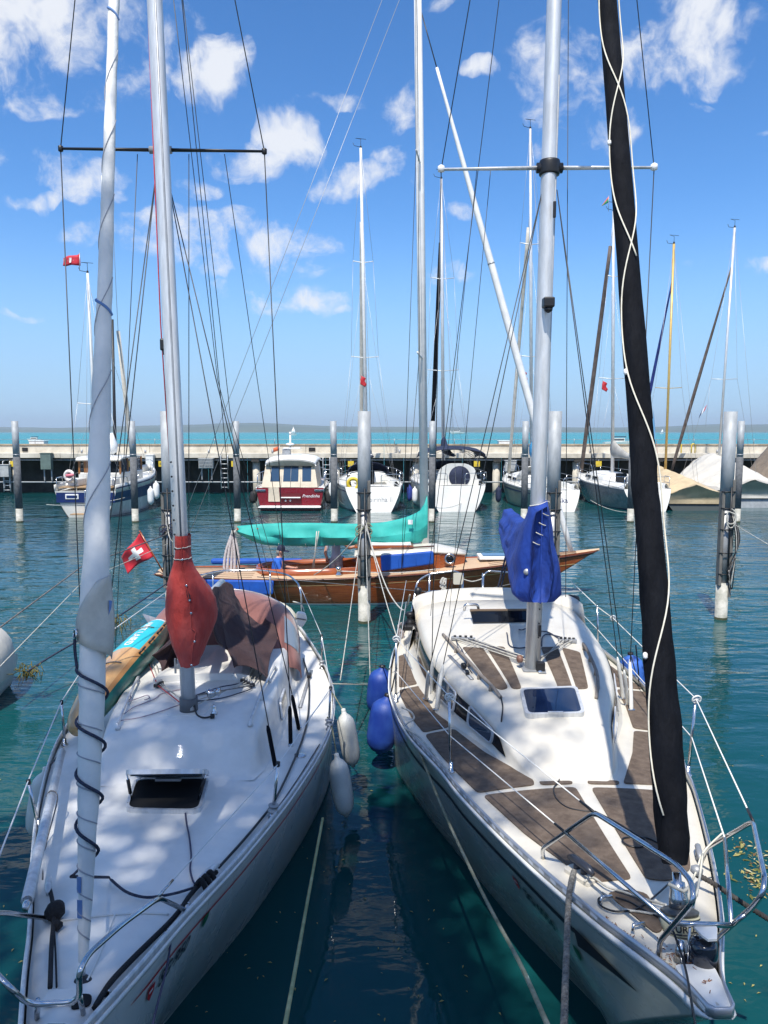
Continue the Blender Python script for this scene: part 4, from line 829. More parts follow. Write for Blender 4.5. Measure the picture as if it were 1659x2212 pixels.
# cabin trunk with white roof
rows = []; rows2 = []
for i in range(13):
    t = i / 12; s = 3.35 + 2.6 * t; w = .62 * min(1, .35 + 2.4 * t) ; hh = .42 * min(1, .55 + 1.6 * t); zd = H.deckz(s, .5)
    rows.append([TW(s, w * c, zd + hh * k) for c, k in ((-1.02, -.1), (-1, .9), (1, .9), (1.02, -.1))])
    rows2.append([TW(s - .04 + .08 * t, w * 1.04 * c, zd + hh * (.9 + .22 * (1 - c * c)) + .012) for c in (-1, -.7, -.35, 0, .35, .7, 1)])
v, f = grid(rows); f.append((0, 1, 2, 3)); f.append(tuple(12 * 4 + k for k in (3, 2, 1, 0))); mk('cabin_trunk', v, f, mahog, wroot, smooth=False)
mk('cabin_roof', *grid(rows2), gel, wroot, solid=.04)
for s in (3.75,): lathe('porthole', [(.13, 0), (.13, .03), (.09, .035), (.09, .01)], TW(s, -.60, H.deckz(s, .5) + .21), steel, wroot, (0, -1, 0), 18); lathe('porthole_glass', [(.001, 0), (.09, 0), (.09, .02), (.001, .02)], TW(s, -.605, H.deckz(s, .5) + .21), glassd, wroot, (0, -1, 0), 18)
box('sliding_hatch', TW(5.3, 0, H.deckz(5.3, 0) + .52), (1.4, .7, .06), mahog, wroot, bevel=.01); box('hatch_top', TW(5.2, 0, H.deckz(5.3, 0) + .565), (1.1, .6, .03), whitep, wroot, bevel=.01)
a = TW(2.55, 0, H.deckz(2.5, 0) + .06); box('foredeck_hatch', a, (.9, .6, .08), whitep, wroot, bevel=.02); box('foredeck_hatch_glass', a + Vector((0, 0, .03)), (.72, .44, .05), glassb, wroot, bevel=.01)
# cockpit coaming, seats, winches
for sx in (-1, 1):
    rr = [[TW(s, sx * w, H.deckz(s, .6) + z) for s, w in ((5.95, .68), (6.6, .72), (7.3, .70), (7.9, .60), (8.2, .42), (8.32, .2), (8.34, 0))] for z in (-.1, .15)]
    mk('cockpit_coaming', *grid(rr), mahog, wroot, solid=.04)
    box('cockpit_bench', TW(7.0, sx * .45, .40), (2.1, .3, .05), mahog, wroot, bevel=.01)
    p = TW(6.35, sx * .8, H.deckz(6.3, .7)); lathe('winch', [(.075, 0), (.08, .03), (.05, .06), (.05, .12), (.075, .16), (.06, .2), (.02, .21)], p, steel, wroot, n=14)
    rope('jib_sheet', [p + Vector((0, 0, .1)), TW(5.0, sx * .95, H.z(5) + .03), TW(4.0, sx * .8, H.z(4) + .04)], .012, ropew, wroot)
tube('handrail', [TW(s, -.42, H.deckz(s, .4) + .50) for s in (4.1, 4.6, 5.1, 5.6)], .02, mahogd, wroot, 6)
# mast, boom, forestay of the wooden yacht
my_ = WY(918, 1180, 18.75); mtop = WY(897, -420, 19.0)
tube('mast', [my_ + Vector((0, 0, -.35)), my_.lerp(mtop, .5), mtop], [.105, .10, .08], whitemast, wroot, 16)
for v_, uu in ((345, 908), (770, 915)):
    p = WY(uu, v_, 18.85); tube('spreader', [p + Vector((.0, 0, -.1)), p + Vector((-.17 if v_ > 500 else -.12, -.5, .05))], .022, whitemast, wroot, 8); tube('spreader', [p + Vector((0, 0, -.1)), p + Vector((.07, .5, .22 if v_ < 500 else .1))], .022, whitemast, wroot, 8)
    tube('shroud', [p + Vector((-.12, -.5, .05)), TW(4.9, -.95, H.z(4.9))], .007, wire, wroot, 4); tube('shroud', [p + Vector((-.12, -.5, .05)), mtop], .007, wire, wroot, 4)
ftp = WY(909, 22, 18.95); fbo = WY(1236, 1200, 18.72); P_ = [fbo.lerp(ftp, t / 20) for t in range(21)]
tube('furled_jib', P_[:19], [.035 + .055 * math.sin(math.pi * min(1, (.15 + t / 20))) + .004 * (t % 2) for t in range(19)], whitemast, wroot, 10); tube('forestay', [P_[18], ftp], .014, wire, wroot, 6)
for t in (5, 11): lathe('furling_seam', [(.085, -.02), (.092, 0), (.085, .02)], P_[t], alud, wroot, (ftp - fbo).normalized(), 10)
gb0 = WY(921, 1152, 18.7); gb1 = WY(512, 1143, 18.2)
tube('boom', [gb0 + Vector((0, 0, .05)), gb1], .055, mahog, wroot, 10); tube('backstay', [WY(902, -200, 19), TW(WL_ - .1, 0, .75)], .006, wirel, wroot, 4)
tube('backstay', [WY(902, -100, 19), TW(WL_ - .3, .4, .75)], .006, wirel, wroot, 4)
rope('mainsheet', [gb1 + Vector((1.9, 0, -.05)), TW(7.0, 0, .62)], .014, ropew, wroot, sm=False); rope('mainsheet', [gb1 + Vector((1.95, .03, -.05)), TW(7.05, .05, .62)], .014, ropew, wroot, sm=False)
p = TW(WL_ - .25, .0, H.z(WL_) + .05); set_org((0, 0, 0))
# the turquoise cover along the boom: top-level, draped
co = empty('boom_cover', gb0 + Vector((-2, 0, -.5)), 'long turquoise canvas cover sagging along the boom of the wooden yacht', 'boom cover'); set_org(co.location)
rows = []; UP = [(0, 1136), (60, 1130), (150, 1128), (260, 1130), (330, 1124), (395, 1100), (410, 1068)]; LO = [(0, 1152), (40, 1172), (90, 1178), (160, 1179), (260, 1177), (330, 1175), (395, 1170), (410, 1165)]
for i in range(56):
    t = i / 55; du = 410 * t; Yd = 18.2 + .5 * t; top = WY(513 + du, tab(UP, du), Yd); low = WY(513 + du, tab(LO, du), Yd); hh = (top.z - low.z) / 2; c = (top + low) / 2; row = []
    for k in range(19):
        a = 2 * math.pi * k / 18; ww = .16 * (1 - .35 * abs(math.sin(a))) * (1.15 - .4 * (1 - t)) * (.35 if i == 0 else 1); fold = .035 * math.sin(a * 2 + t * 26 + 2.5 * mnoise.noise((t * 7, math.sin(a), 2))) * (1 if math.sin(a) < .6 else .4)
        row.append(c + Vector((.02 * mnoise.noise((t * 9, a, 1)), -ww * math.cos(a) * (1 + fold * 3.0) - fold * (math.cos(a) > 0) * 1.3, hh * math.sin(a) * (.82 + .18 * abs(math.sin(a))) - abs(math.cos(a)) * hh * .22)))
    rows.append(row)
v, f = grid(rows); f.append(tuple(range(18))[::-1]); f.append(tuple(55 * 19 + k for k in range(18))); mk('canvas', v, f, greencan, co)
box('maker_patch', WY(886, 1127, 18.5) + Vector((0, -.08, 0)), (.11, .01, .11), flagwhite, co)
for i in (4, 12, 20, 28, 36, 44): rope('lacing', [rows[i][9] + Vector((0, 0, .0)), rows[i][13] + Vector((0, -.03, -.04)), rows[i][16] + Vector((0, -.02, 0))], .007, ropew, co, n=4)
set_org((0, 0, 0))
# blue padded fender boards on the hull, blue sail bag on the cabin, deck cushion
def pad(name, pts, th, m, label, cat='fender', up=(0, -1, 0)):
    c = sum((Vector(p) for p in pts), Vector()) / 4; o = empty(name, c - Vector((0, 0, .2)), label, cat); set_org(o.location)
    plate('padding', rounded(pts, .05), th, m, o, up, bevel=.03); d = Vector(up).normalized() * (th / 2 + .004)
    for a, b in ((.33, 0), (.66, 0)): tube('stitching', [Vector(pts[0]).lerp(Vector(pts[1]), a) + d, Vector(pts[3]).lerp(Vector(pts[2]), a) + d], .004, m, o, 4)
    set_org((0, 0, 0)); return o
bluepad = mat('blue_padding', (.008, .085, .42), .6, var=.2, vs=3, bump=.2, bs=40)
pad('fender_board', [WY(440, 1252, 17.18), WY(592, 1254, 17.18), WY(590, 1284, 17.18), WY(440, 1284, 17.18)], .09, bluepad, 'blue padded fender board hung on the stern quarter of the wooden yacht')
pad('fender_board', [WY(822, 1200, 17.66), WY(936, 1190, 17.66), WY(938, 1218, 17.66), WY(824, 1234, 17.66)], .08, bluepad, 'blue padded fender board leaning on the cabin side of the wooden yacht')
a = TW(8.6, .9, H.z(8.6) + .06); box_ = box('boathook_roll', a + Vector((.1, 0, .04)), (2.3, .16, .14), bluepad, None, bevel=.05); tag(box_, 'long blue rolled cover lying on the far deck edge of the wooden yacht', 'sail roll')
# rope bundle hanging from the boom end
rb = empty('rope_coil', gb1 + Vector((-.1, -.05, -1.45)), 'thick bundle of white coiled rope hanging from the turquoise covered boom', 'rope coil'); set_org(rb.location)
for k in range(5):
    q = (k - 2) * .035; top_ = WY(505 - k * 1.0, 1150, 18.1) + Vector((q * .4, 0, 0)); bt = WY(486 + k * 6, 1262 + (6 if k % 2 else -4), 18.0)
    P2 = [top_.lerp(bt, t / 30) + Vector((.05 * math.sin(math.pi * t / 30) * (k - 2) * .9, -.04 * (k % 2), 0)) for t in range(31)]
    tube('rope_strand', P2, [.03 + .007 * (t % 2) for t in range(31)], mat('rope_pinkish', (.60, .55, .52), .85, col2=(.42, .36, .36), vs=20, bump=.5, bs=90), rb, 7)
tube('rope_whipping', [WY(505, 1146, 18.08), WY(503, 1156, 18.05)], .055, ropew, rb, 8); tube('rope_tail', [WY(506, 1148, 18.1), gb1], .012, ropew, rb, 5); set_org((0, 0, 0))
# the Swiss flag on the stern staff
fl = empty('stern_flag', TW(WL_ - .12, -.1, .74), 'large red Swiss flag with white cross on the stern staff of the wooden yacht', 'flag'); set_org(fl.location)
s0, s1 = WY(355, 1240, 17.6), WY(302, 1148, 17.5)
tube('staff', [s0, s1], .018, mahog, fl, 8); lathe('truck', [(.01, -.02), (.03, 0), (.01, .02)], s1, mahog, fl, n=8)
def fpt(i, j):                                    # i along the fly 0..1, j down the hoist 0..1
    a = (302, 1150); b = (333, 1198); c = (262, 1204); d = (276, 1238)
    u = (a[0] * (1 - i) + c[0] * i) * (1 - j) + (b[0] * (1 - i) + d[0] * i) * j; v_ = (a[1] * (1 - i) + c[1] * i) * (1 - j) + (b[1] * (1 - i) + d[1] * i) * j
    return WY(u, v_ + 3 * math.sin(i * 6 + j), 17.5 + .06 * math.sin(i * 7 + j * 3) + .05 * j)
mk('cloth', *grid([[fpt(i / 10, j / 10) for i in range(11)] for j in range(11)]), flagred, fl, solid=.006)
for k, (i0, i1, j0, j1) in enumerate(((.2, .8, .41, .59), (.41, .59, .2, .8))):
    mk('white_cross', *grid([[fpt(i0 + (i1 - i0) * a / 6, j0 + (j1 - j0) * b / 6) + Vector((0, -.007 - .002 * k, 0)) for a in range(7)] for b in range(7)]), flagwhite, fl)
set_org((0, 0, 0))

# ------------------------------------------------------------------ the two people on the wooden yacht
def skin_body(name, joints, edges, mats, pick, parent=None):
    me = bpy.data.meshes.new(name); me.from_pydata([j[0] for j in joints], edges, []); ob = bpy.data.objects.new(name, me); C.objects.link(ob)
    sk = ob.modifiers.new('skin', 'SKIN'); sk.use_smooth_shade = True
    for i, j in enumerate(joints):
        r_ = j[1]; me.skin_vertices[0].data[i].radius = (r_, r_) if isinstance(r_, (int, float)) else r_
    me.skin_vertices[0].data[0].use_root = True
    sb = ob.modifiers.new('sub', 'SUBSURF'); sb.levels = sb.render_levels = 2
    dg = bpy.context.evaluated_depsgraph_get(); out = bpy.data.meshes.new_from_object(ob.evaluated_get(dg)); bpy.data.objects.remove(ob); bpy.data.meshes.remove(me)
    out.name = name; out.materials.clear()
    for m in mats: out.materials.append(m)
    out.polygons.foreach_set('material_index', [pick(p.center) for p in out.polygons]); out.polygons.foreach_set('use_smooth', [True] * len(out.polygons))
    o = bpy.data.objects.new(name, out); C.objects.link(o)
    if parent: o.parent = parent
    return o
skinm = mat('skin', (.52, .27, .19), .55, var=.15, vs=12); blueshirt = mat('blue_shirt', (.02, .12, .52), .8, var=.15, vs=6, bump=.3, bs=14); navycap = mat('navy_cap', (.012, .018, .05), .8); greytop = mat('lilac_grey_top', (.42, .42, .50), .8, var=.12, vs=6, bump=.3, bs=14)
shortsm = mat('patterned_shorts', (.10, .10, .16), .8, col2=(.42, .42, .46), vs=16); bermuda = mat('dark_shorts', (.05, .055, .07), .8); haird = mat('grey_hair', (.22, .20, .18), .8)
# seated man: seat on the cockpit bench, looking right
pb = WY(598, 1232, 18.02); seat = Vector((pb.x, pb.y, .46))
per = empty('person', seat - Vector((0, 0, .1)), 'person in blue polo shirt and navy cap sitting in the cockpit of the wooden yacht', 'person'); per.scale = (.94, .94, .94)
J = [((0, 0, .12), (.16, .14)), ((.0, 0, .28), (.155, .12)), ((.03, 0, .46), (.17, .115)), ((.05, 0, .57), (.10, .08)), ((.075, 0, .65), (.055, .055)), ((.10, 0, .72), (.075, .07)), ((.115, 0, .80), (.095, .08)), ((.11, 0, .88), (.06, .055)),
     ((.05, -.19, .53), .065), ((.12, -.23, .33), .05), ((.30, -.16, .24), .04), ((.40, -.12, .27), .028),
     ((.05, .19, .53), .065), ((.16, .22, .36), .05), ((.36, .13, .33), .04), ((.45, .1, .34), .028),
     ((.06, -.1, .08), .095), ((.44, -.13, .12), .075), ((.5, -.13, -.28), .05), ((.58, -.13, -.33), .04), ((.06, .1, .08), .095), ((.44, .13, .12), .075), ((.5, .13, -.28), .05), ((.58, .13, -.33), .04)]
E_ = [(0, 1), (1, 2), (2, 3), (3, 4), (4, 5), (5, 6), (6, 7), (3, 8), (8, 9), (9, 10), (10, 11), (3, 12), (12, 13), (13, 14), (14, 15), (0, 16), (16, 17), (17, 18), (18, 19), (0, 20), (20, 21), (21, 22), (22, 23)]
def pk(c):
    if c.z > .63: return 0
    if c.x > .14 + .0 and c.z > .19 and abs(c.y) > .05: return 0
    if c.z < .15: return 2 if c.z > -.12 else 0
    return 1
body = skin_body('body', J, E_, [skinm, blueshirt, bermuda], pk, per); body.location = (0, 0, .1)
set_org((0, 0, 0))
def pch(nm, v, f, m): 
    q = mk(nm, v, f, m); q.parent = per; q.location = (0, 0, .1); return q
rows = [[(.115 + .10 * r_ * math.cos(t) , .088 * r_ * math.sin(t), z) for t in [2 * math.pi * k / 16 for k in range(17)]] for r_, z in ((1.03, .80), (1.05, .84), (.98, .89), (.75, .925), (.3, .94), (.02, .942))]
pch('cap', *grid(rows), navycap); v, f = grid([[(.19 + .13 * i / 3, (-.07 + .14 * j / 5) * (1 - .25 * i / 3), .815 - .02 * i / 3 - .012 * abs(j - 2.5)) for i in range(4)] for j in range(6)]); q = pch('cap_brim', v, f, navycap); q.modifiers.new('s', 'SOLIDIFY').thickness = .01
rows = [[(.105 - .1 * math.cos(t) * .98, .089 * math.sin(t), z) for t in [(-1.25 + 2.5 * k / 8) for k in range(9)]] for z in (.71, .76, .81)]
pch('hair', *grid(rows), haird).modifiers.new('s', 'SOLIDIFY').thickness = .012
pch('nose', [(.20, -.013, .755), (.20, .013, .755), (.225, 0, .76), (.2, 0, .79)], [(0, 1, 2), (0, 2, 3), (2, 1, 3), (0, 3, 1)], skinm)
for sy in (-1, 1):
    v, f = lathe_geo([(.004, 0), (.026, .004), (.022, .014), (.005, .016)], (.11, sy * .083, .775), (0, sy, 0), 8); pch('ear', v, f, skinm)
    v, f = lathe_geo([(.002, 0), (.009, .002), (.002, .006)], (.197, sy * .03, .79), (1, 0, 0), 8); pch('eye', v, f, letter)
pch('mouth', [(.2, -.022, .728), (.206, 0, .725), (.2, .022, .728), (.206, 0, .732)], [(0, 1, 2, 3)], mat('lips', (.35, .12, .1), .6))
for hx, hy, hz in ((.42, -.115, .27), (.47, .095, .345)):      # hands: four curled fingers and a thumb
    mb = MB()
    for k in range(4): b0 = Vector((hx, hy - .03 + .02 * k, hz + .005)); mb.tube([b0 - Vector((.03, 0, 0)), b0 + Vector((.03, 0, .004)), b0 + Vector((.05 - .004 * abs(k - 1), 0, -.014)), b0 + Vector((.04, 0, -.035))], [.0105, .0098, .009, .007], 6)
    mb.tube([(hx - .02, hy - .03, hz), (hx + .0, hy - .052, hz - .008), (hx + .025, hy - .05, hz - .022)], [.012, .0105, .008], 6); q = mb.build('hand', skinm); q.parent = per; q.location = (0, 0, .1)
# standing / bending person: torso and hips under the boom
ps = WY(726, 1222, 18.85); foot = Vector((ps.x, 18.85, .26)); per2 = empty('person', foot, 'person in lilac grey top and patterned shorts standing under the turquoise boom cover', 'person')
hz = WY(726, 1208, 18.85).z - .26
J = [((0, 0, hz), (.165, .13)), ((.01, 0, hz + .14), (.145, .11)), ((.0, .03, hz + .32), (.165, .115)), ((-.0, .08, hz + .46), (.10, .08)), ((0, .14, hz + .53), (.055, .055)), ((0, .2, hz + .60), (.075, .08)), ((0, .24, hz + .68), (.08, .09)), ((0, .25, hz + .75), (.05, .055)),
     ((-.2, .07, hz + .40), .06), ((-.27, .04, hz + .16), .045), ((-.22, .14, hz - .03), .035), ((-.2, .2, hz - .06), .026), ((.2, .07, hz + .40), .06), ((.32, .1, hz + .26), .045), ((.5, .2, hz + .3), .035), ((.57, .22, hz + .32), .026),
     ((-.09, 0, hz - .09), .10), ((-.1, -.02, hz - .42), .075), ((-.1, .02, .05), .048), ((-.1, -.08, .03), .04), ((.09, 0, hz - .09), .10), ((.1, -.02, hz - .42), .075), ((.1, .02, .05), .048), ((.1, -.08, .03), .04)]
def pk2(c):
    if c.z > hz + .49: return 0
    if abs(c.x) > .235: return 0
    if c.z > hz + .05: return 1
    return 2 if c.z > hz - .36 and abs(c.x) < .21 else 0
b2 = skin_body('body', J, E_, [skinm, greytop, shortsm], pk2, per2)
rows = [[(.094 * r_ * math.sin(t), .235 + .098 * r_ * math.cos(t), hz + z) for t in [2 * math.pi * k / 16 for k in range(17)]] for r_, z in ((1.02, .63), (1.06, .70), (.9, .77), (.5, .80), (.02, .81))]
q = mk('hair', *grid(rows), haird); q.parent = per2
for hx, hy, h_z in ((-.2, .22, hz - .08), (.6, .23, hz + .33)):
    mb = MB()
    for k in range(4): b0 = Vector((hx, hy - .03 + .02 * k, h_z)); mb.tube([b0 + Vector((-.01, 0, .03)), b0 + Vector((.005, 0, -.02)), b0 + Vector((.01, 0, -.045 + .004 * abs(k - 1)))], [.0105, .0098, .008], 6)
    mb.tube([(hx, hy - .035, h_z + .02), (hx + .02, hy - .055, h_z - .01), (hx + .02, hy - .05, h_z - .03)], [.012, .01, .008], 6); q = mb.build('hand', skinm); q.parent = per2
# ------------------------------------------------------------------ the near left yacht (SG 950)
def onto(u, v, fn, z=1.2):                        # the point of a surface z = fn(x, y) seen at a place of the photograph
    for _ in range(12): p = WZ(u, v, z); z = .5 * z + .5 * fn(p.x, p.y)
    return WZ(u, v, z)
LA = Vector((-math.sin(R(5)), math.cos(R(5)), 0)); LN = Vector((math.cos(R(5)), math.sin(R(5)), 0)); LB = Vector((-1.47, 2.95, 0))
TL = lambda s, x, z: LB + LA * s + LN * x + Vector((0, 0, z))
LB_L = 9.2
HL = Hull(LB_L, [(0, .05), (.35, .17), (.75, .30), (1.15, .42), (2.0, .71), (2.96, 1.0), (4.19, 1.28), (5.2, 1.37), (6.0, 1.35), (7, 1.22), (8.5, .92), (9.2, .72)],
          [(0, 1.32), (1, 1.23), (2, 1.14), (4.5, 1.02), (7, 1.0), (9.2, 1.05)],
          [(0, 0), (1.5, 0), (1.97, .18), (3.12, .69), (4.86, 1.22), (6.1, 1.36), (7.5, 1.15), (9.2, .55)], 1.5, .35, TL)
lroot = empty('sailing_yacht', (-1.85, 7.2, 0), 'white near yacht lettered SG 950 with red boom cover and open foredeck hatch', 'sailboat'); set_org(lroot.location)
HL.strip('hull', 0, 1.3, hullw, lroot, 30, 120); HL.transom('transom', 1.3, hullw, lroot)
def linv(x, y): d = Vector((x, y, 0)) - LB; return d.dot(LA), d.dot(LN)
def ldeck(x, y):
    s, t = linv(x, y); b = max(.05, tab(HL.hs, s)); return HL.deckz(s, max(-1, min(1, t / b)))
HL.deck('deck', gel2, lroot, .05, LB_L, (6.75, 8.7, 5, 11, .5), 70, 20)
HL.strip('toe_rail', -.035, .0, alu, lroot, 1, 60, .0, solid=.014)
HL.strip('rail_lip', .0, .022, whitep, lroot, 1, 60, .012, solid=.012)
def band(H, name, s0, s1, zoff, w, m, parent, sides=(1, -1), n=50, tip=0):
    for sd in sides:
        rows = [[H.pt(sd, s0 + (s1 - s0) * i / n, H.z(s0 + (s1 - s0) * i / n) - zoff - w * k * (1 if i > tip else (i + .2) / (tip + 1)), .005) for k in (0, 1)] for i in range(n + 1)]
        mk(name, *grid(rows), m, parent)
band(HL, 'red_stripe', .62, 9.1, .135, .014, red, lroot)
# registration with its two little shields
HL.text('registration', 'SG·950', .118, 1, .92, .985, letter, lroot, 1, .25, -.055)
def shield(H, name, side, s0, z0, m, parent, dirn, w=.07, h=.09):
    pts = [(-w / 2, h), (w / 2, h), (w / 2, h * .4), (0, 0), (-w / 2, h * .4)]
    return H.wrap(name, pts, [(0, 4, 3, 2, 1)], side, s0, z0, m, parent, dirn)
shield(HL, 'swiss_shield', 1, .83, .985, red, lroot, 1); HL.wrap('shield_cross', [(-.02, .05), (.02, .05), (.02, .062), (-.02, .062)], [(0, 1, 2, 3)], 1, .83, .987, letterw, lroot, 1)
shield(HL, 'canton_shield', 1, 1.47, .955, mat('shield_green', (.01, .12, .05), .5), lroot, 1)
# cabin trunk
LW = [(3.2, .62), (3.5, .70), (4.2, .80), (5.2, .87), (6.7, .90)]; LHT = [(3.2, .0), (3.26, .02), (3.36, .09), (3.52, .25), (3.62, .305), (3.8, .325), (5, .36), (6.7, .40)]
def lroof(x, y):
    s, t = linv(x, y); w = tab(LW, s) * .93
    if s < 3.2 or abs(t) > w: return ldeck(x, y)
    return HL.z(s) + .03 + tab(LHT, s) * 1.0 + .035 * (1 - (t / w) ** 2) * min(1, tab(LHT, s) / .3)
rows = []
for s in [3.2, 3.24, 3.28, 3.34, 3.4, 3.46, 3.52, 3.58, 3.66, 3.75, 4, 4.4, 4.8, 5.3, 5.8, 6.3, 6.7]:
    w = tab(LW, s); hh = tab(LHT, s); z0 = HL.z(s) + .015; cam_ = .035 * min(1, hh / .3)
    rows.append([TL(s, w * c, z0 + hh * k + cm * cam_) for c, k, cm in ((-1.06, -.06, 0), (-1.02, .03, 0), (-.99, .2, 0), (-.955, .75, 0), (-.93, .93, 0), (-.89, 1.01, .1), (-.6, 1.04, .6), (-.3, 1.05, .92), (0, 1.05, 1), (.3, 1.05, .92), (.6, 1.04, .6), (.89, 1.01, .1), (.93, .93, 0), (.955, .75, 0), (.99, .2, 0), (1.02, .03, 0), (1.06, -.06, 0))])
v, f = grid(rows); f.append(tuple(16 * 17 + k for k in range(17))); mk('cabin_trunk', v, f, gel2, lroot)
# companionway garage and dark companionway
a, b = TL(4.85, 0, HL.z(5) + .40), 0
rows = [[TL(s, x, HL.z(5) + z) for x, z in ((-.50, .36), (-.48, .455), (-.4, .475), (0, .49), (.4, .475), (.48, .455), (.50, .36))] for s in (4.82, 4.86, 5.3, 5.9)]
v, f = grid(rows); f.append(tuple(range(7))); f.append(tuple(21 + k for k in range(7))[::-1]); mk('hatch_garage', v, f, gel2, lroot, smooth=False, bevel=.012)
box('companionway', TL(6.72, 0, HL.z(6.7) + .12), (.6, .03, .6), glassd, lroot)
for sx in (-1, 1):                                # cockpit coamings and winches
    rows = [[TL(s, sx * w * c, HL.z(s) + k) for c, k in ((.86, -.05), (.9, .22), (1.0, .24), (1.12, .0))] for s, w in ((6.6, .86), (7.2, .84), (7.9, .78), (8.7, .66))]
    mk('cockpit_coaming', *grid(rows), gel2, lroot)
    p = TL(7.3, sx * .80, HL.z(7.3) + .23); lathe('winch', [(.07, 0), (.075, .03), (.05, .06), (.048, .11), (.07, .15), (.05, .17), (.02, .18)], p, steel, lroot, n=16)
# open hatch on the foredeck
hz_ = lambda x, y: ldeck(x, y) + .012
hc = [onto(276, 1751, hz_), onto(427, 1754, hz_), onto(447, 1686, hz_), onto(297, 1688, hz_)]
inn = rounded(hc, .09, 5); cc = sum(hc, Vector()) / 4; out = [cc + (p - cc) * 1.085 for p in inn]
ring_plate('hatch_frame', [p - Vector((0, 0, .02)) for p in out], [p - Vector((0, 0, .02)) for p in inn], .045, alu, lroot)
plate('hatch_opening', [p + Vector((0, 0, .014)) for p in inn], .006, mat('cabin_dark', (.004, .004, .005), .9), lroot)
hl, hr = hc[3], hc[2]; ang = R(24.5); ln = (hc[0] - hc[3]).length * 1.02; fw = (hc[0] - hc[3]).normalized()
tip = fw * (ln * math.cos(ang)) + Vector((0, 0, ln * math.sin(ang)))
la = [hl + Vector((-.02, .02, .05)), hr + Vector((.02, .02, .05)), hr + Vector((.02, 0, .05)) + tip, hl + Vector((-.02, 0, .05)) + tip]; nrm = (la[1] - la[0]).cross(la[3] - la[0]).normalized()
if nrm.z < 0: nrm = -nrm
lid = plate('hatch_lid', rounded(la, .08, 5), .035, alu, lroot, nrm); cc2 = sum(la, Vector()) / 4
plate('lid_acrylic', [cc2 + (p - cc2) * .9 - nrm * .012 for p in rounded(la, .08, 5)], .035, glassd, lid, nrm)
box('lid_handle', cc2 - nrm * .03 + fw * .05, (.2, .03, .02), alud, lid)
for p0, p1 in ((hc[0].lerp(hc[3], .25) + Vector((.01, 0, .02)), la[3] * .82 + la[0] * .18), (hc[1].lerp(hc[2], .3) + Vector((-.02, 0, .02)), la[2] * .82 + la[1] * .18)):
    tube('hatch_stay', [p0, p1], .006, steel, lroot, 6); tube('stay_sleeve', [p0.lerp(p1, .25), p0.lerp(p1, .75)], .014, black, lroot, 8)
for i, (a_, b_) in enumerate(zip(out[::4], inn[::4])): lathe('frame_screw', [(.002, 0), (.006, .001), (.002, .003)], (a_ + b_) / 2 + Vector((0, 0, .026)), alud, lroot, n=6)
# mast
m0 = onto(408, 1535, lroof); mtopL = Vector((-2.15, 7.35, 12.2)); lm = m0.lerp(mtopL, .0)
def lmast(z): return m0.lerp(mtopL, (z - m0.z) / (mtopL.z - m0.z))
P_ = [lmast(z) for z in (m0.z + .02, 4, 8, 12.2)]
v, f = tube_geo(P_, [.064, .064, .064, .05], 20, True, 1.35); mk('mast', v, f, alu, lroot)
tube('mast_groove', [p + Vector((.058, .0, 0)) for p in P_], .010, alud, lroot, 6); tube('mast_track', [lmast(z) + Vector((.025, -.075, 0)) for z in (3.0, 4.2, 6, 9)], .010, alud, lroot, 6)
tube('mast_collar', [m0 + Vector((0, 0, -.01)), m0 + Vector((0, 0, .13))], .083, mat('grey_plastic', (.10, .105, .11), .5), lroot, 20)
plate('mast_plate', rounded([m0 + Vector((x, y, .0)) for x, y in ((-.17, -.13), (.17, -.13), (.2, .2), (-.2, .2))], .04), .012, gel2, lroot)
for k in range(7): p = lmast(2.95 + .13 * k); lathe('mast_hole', [(.002, 0), (.010, .001), (.002, .002)], p + Vector((-.03, -.085, 0)), black, lroot, (0, -1, 0), 8)
p = WY(342, 262, 7.25); lathe('halyard_exit', [(.002, 0), (.016, .003), (.016, .01), (.002, .012)], p + Vector((0, -.09, 0)), black, lroot, (0, -1, .0), 10); box('halyard_slot', p + Vector((.0, -.085, 0)), (.03, .02, .2), black, lroot, bevel=.008)
p = WY(367, 748, 7.2); box('deck_light', p + Vector((0, -.10, 0)), (.1, .12, .11), black, lroot, bevel=.015); lathe('light_lens', [(.04, 0), (.035, -.03), (.01, -.045)], p + Vector((0, -.11, -.055)), black, lroot, n=12)
# spreaders and standing rigging
cs = WY(347, 324, 7.3); tl, tr = WY(131, 321, 7.35), WY(571, 327, 7.35)
for t_, sd in ((tl, -1), (tr, 1)):
    v, f = tube_geo([cs + Vector((sd * .06, 0, 0)), t_], [.026, .018], 8, True, .6); mk('spreader', v, f, black, lroot); lathe('spreader_end', [(.008, -.03), (.024, -.02), (.024, .02), (.008, .03)], t_, black, lroot, n=8)
tube('spreader_bracket', [cs + Vector((-.1, 0, 0)), cs + Vector((.1, 0, 0))], .035, alud, lroot, 8)
def chain(u, v, z): return WZ(u, v, z)
cpR1, cpR2, cpR3 = onto(596, 1661, ldeck), onto(628, 1612, ldeck), onto(646, 1577, ldeck)
WI = [(tl, mtopL), (tr, mtopL), (tr, onto(627, 1525, lambda x, y: 1.35)), (tl, TL(4.35, -1.05, 1.1)), (WY(362, 385, 7.25), WZ(580, 1567, 1.42)), (WY(362, 385, 7.25), WZ(631, 1500, 1.42)), (WY(336, 385, 7.25), TL(4.0, -1.0, 1.1)), (WY(336, 385, 7.25), TL(4.8, -1.05, 1.1)), (mtopL, TL(9.1, 0, 1.1)), (WY(485, 333, 7.33), TL(8.6, .8, 1.2)), (WY(297, 333, 7.33), TL(5.6, -1.1, 1.1)), (WY(408, 333, 7.33), WZ(408, 1440, 1.6))]
for i, (a, b) in enumerate(WI): tube('halyard' if i in (9, 10, 11) else 'backstay' if i == 8 else 'shroud', [a, b], .0052 if i < 9 else .004, wire, lroot, 5)
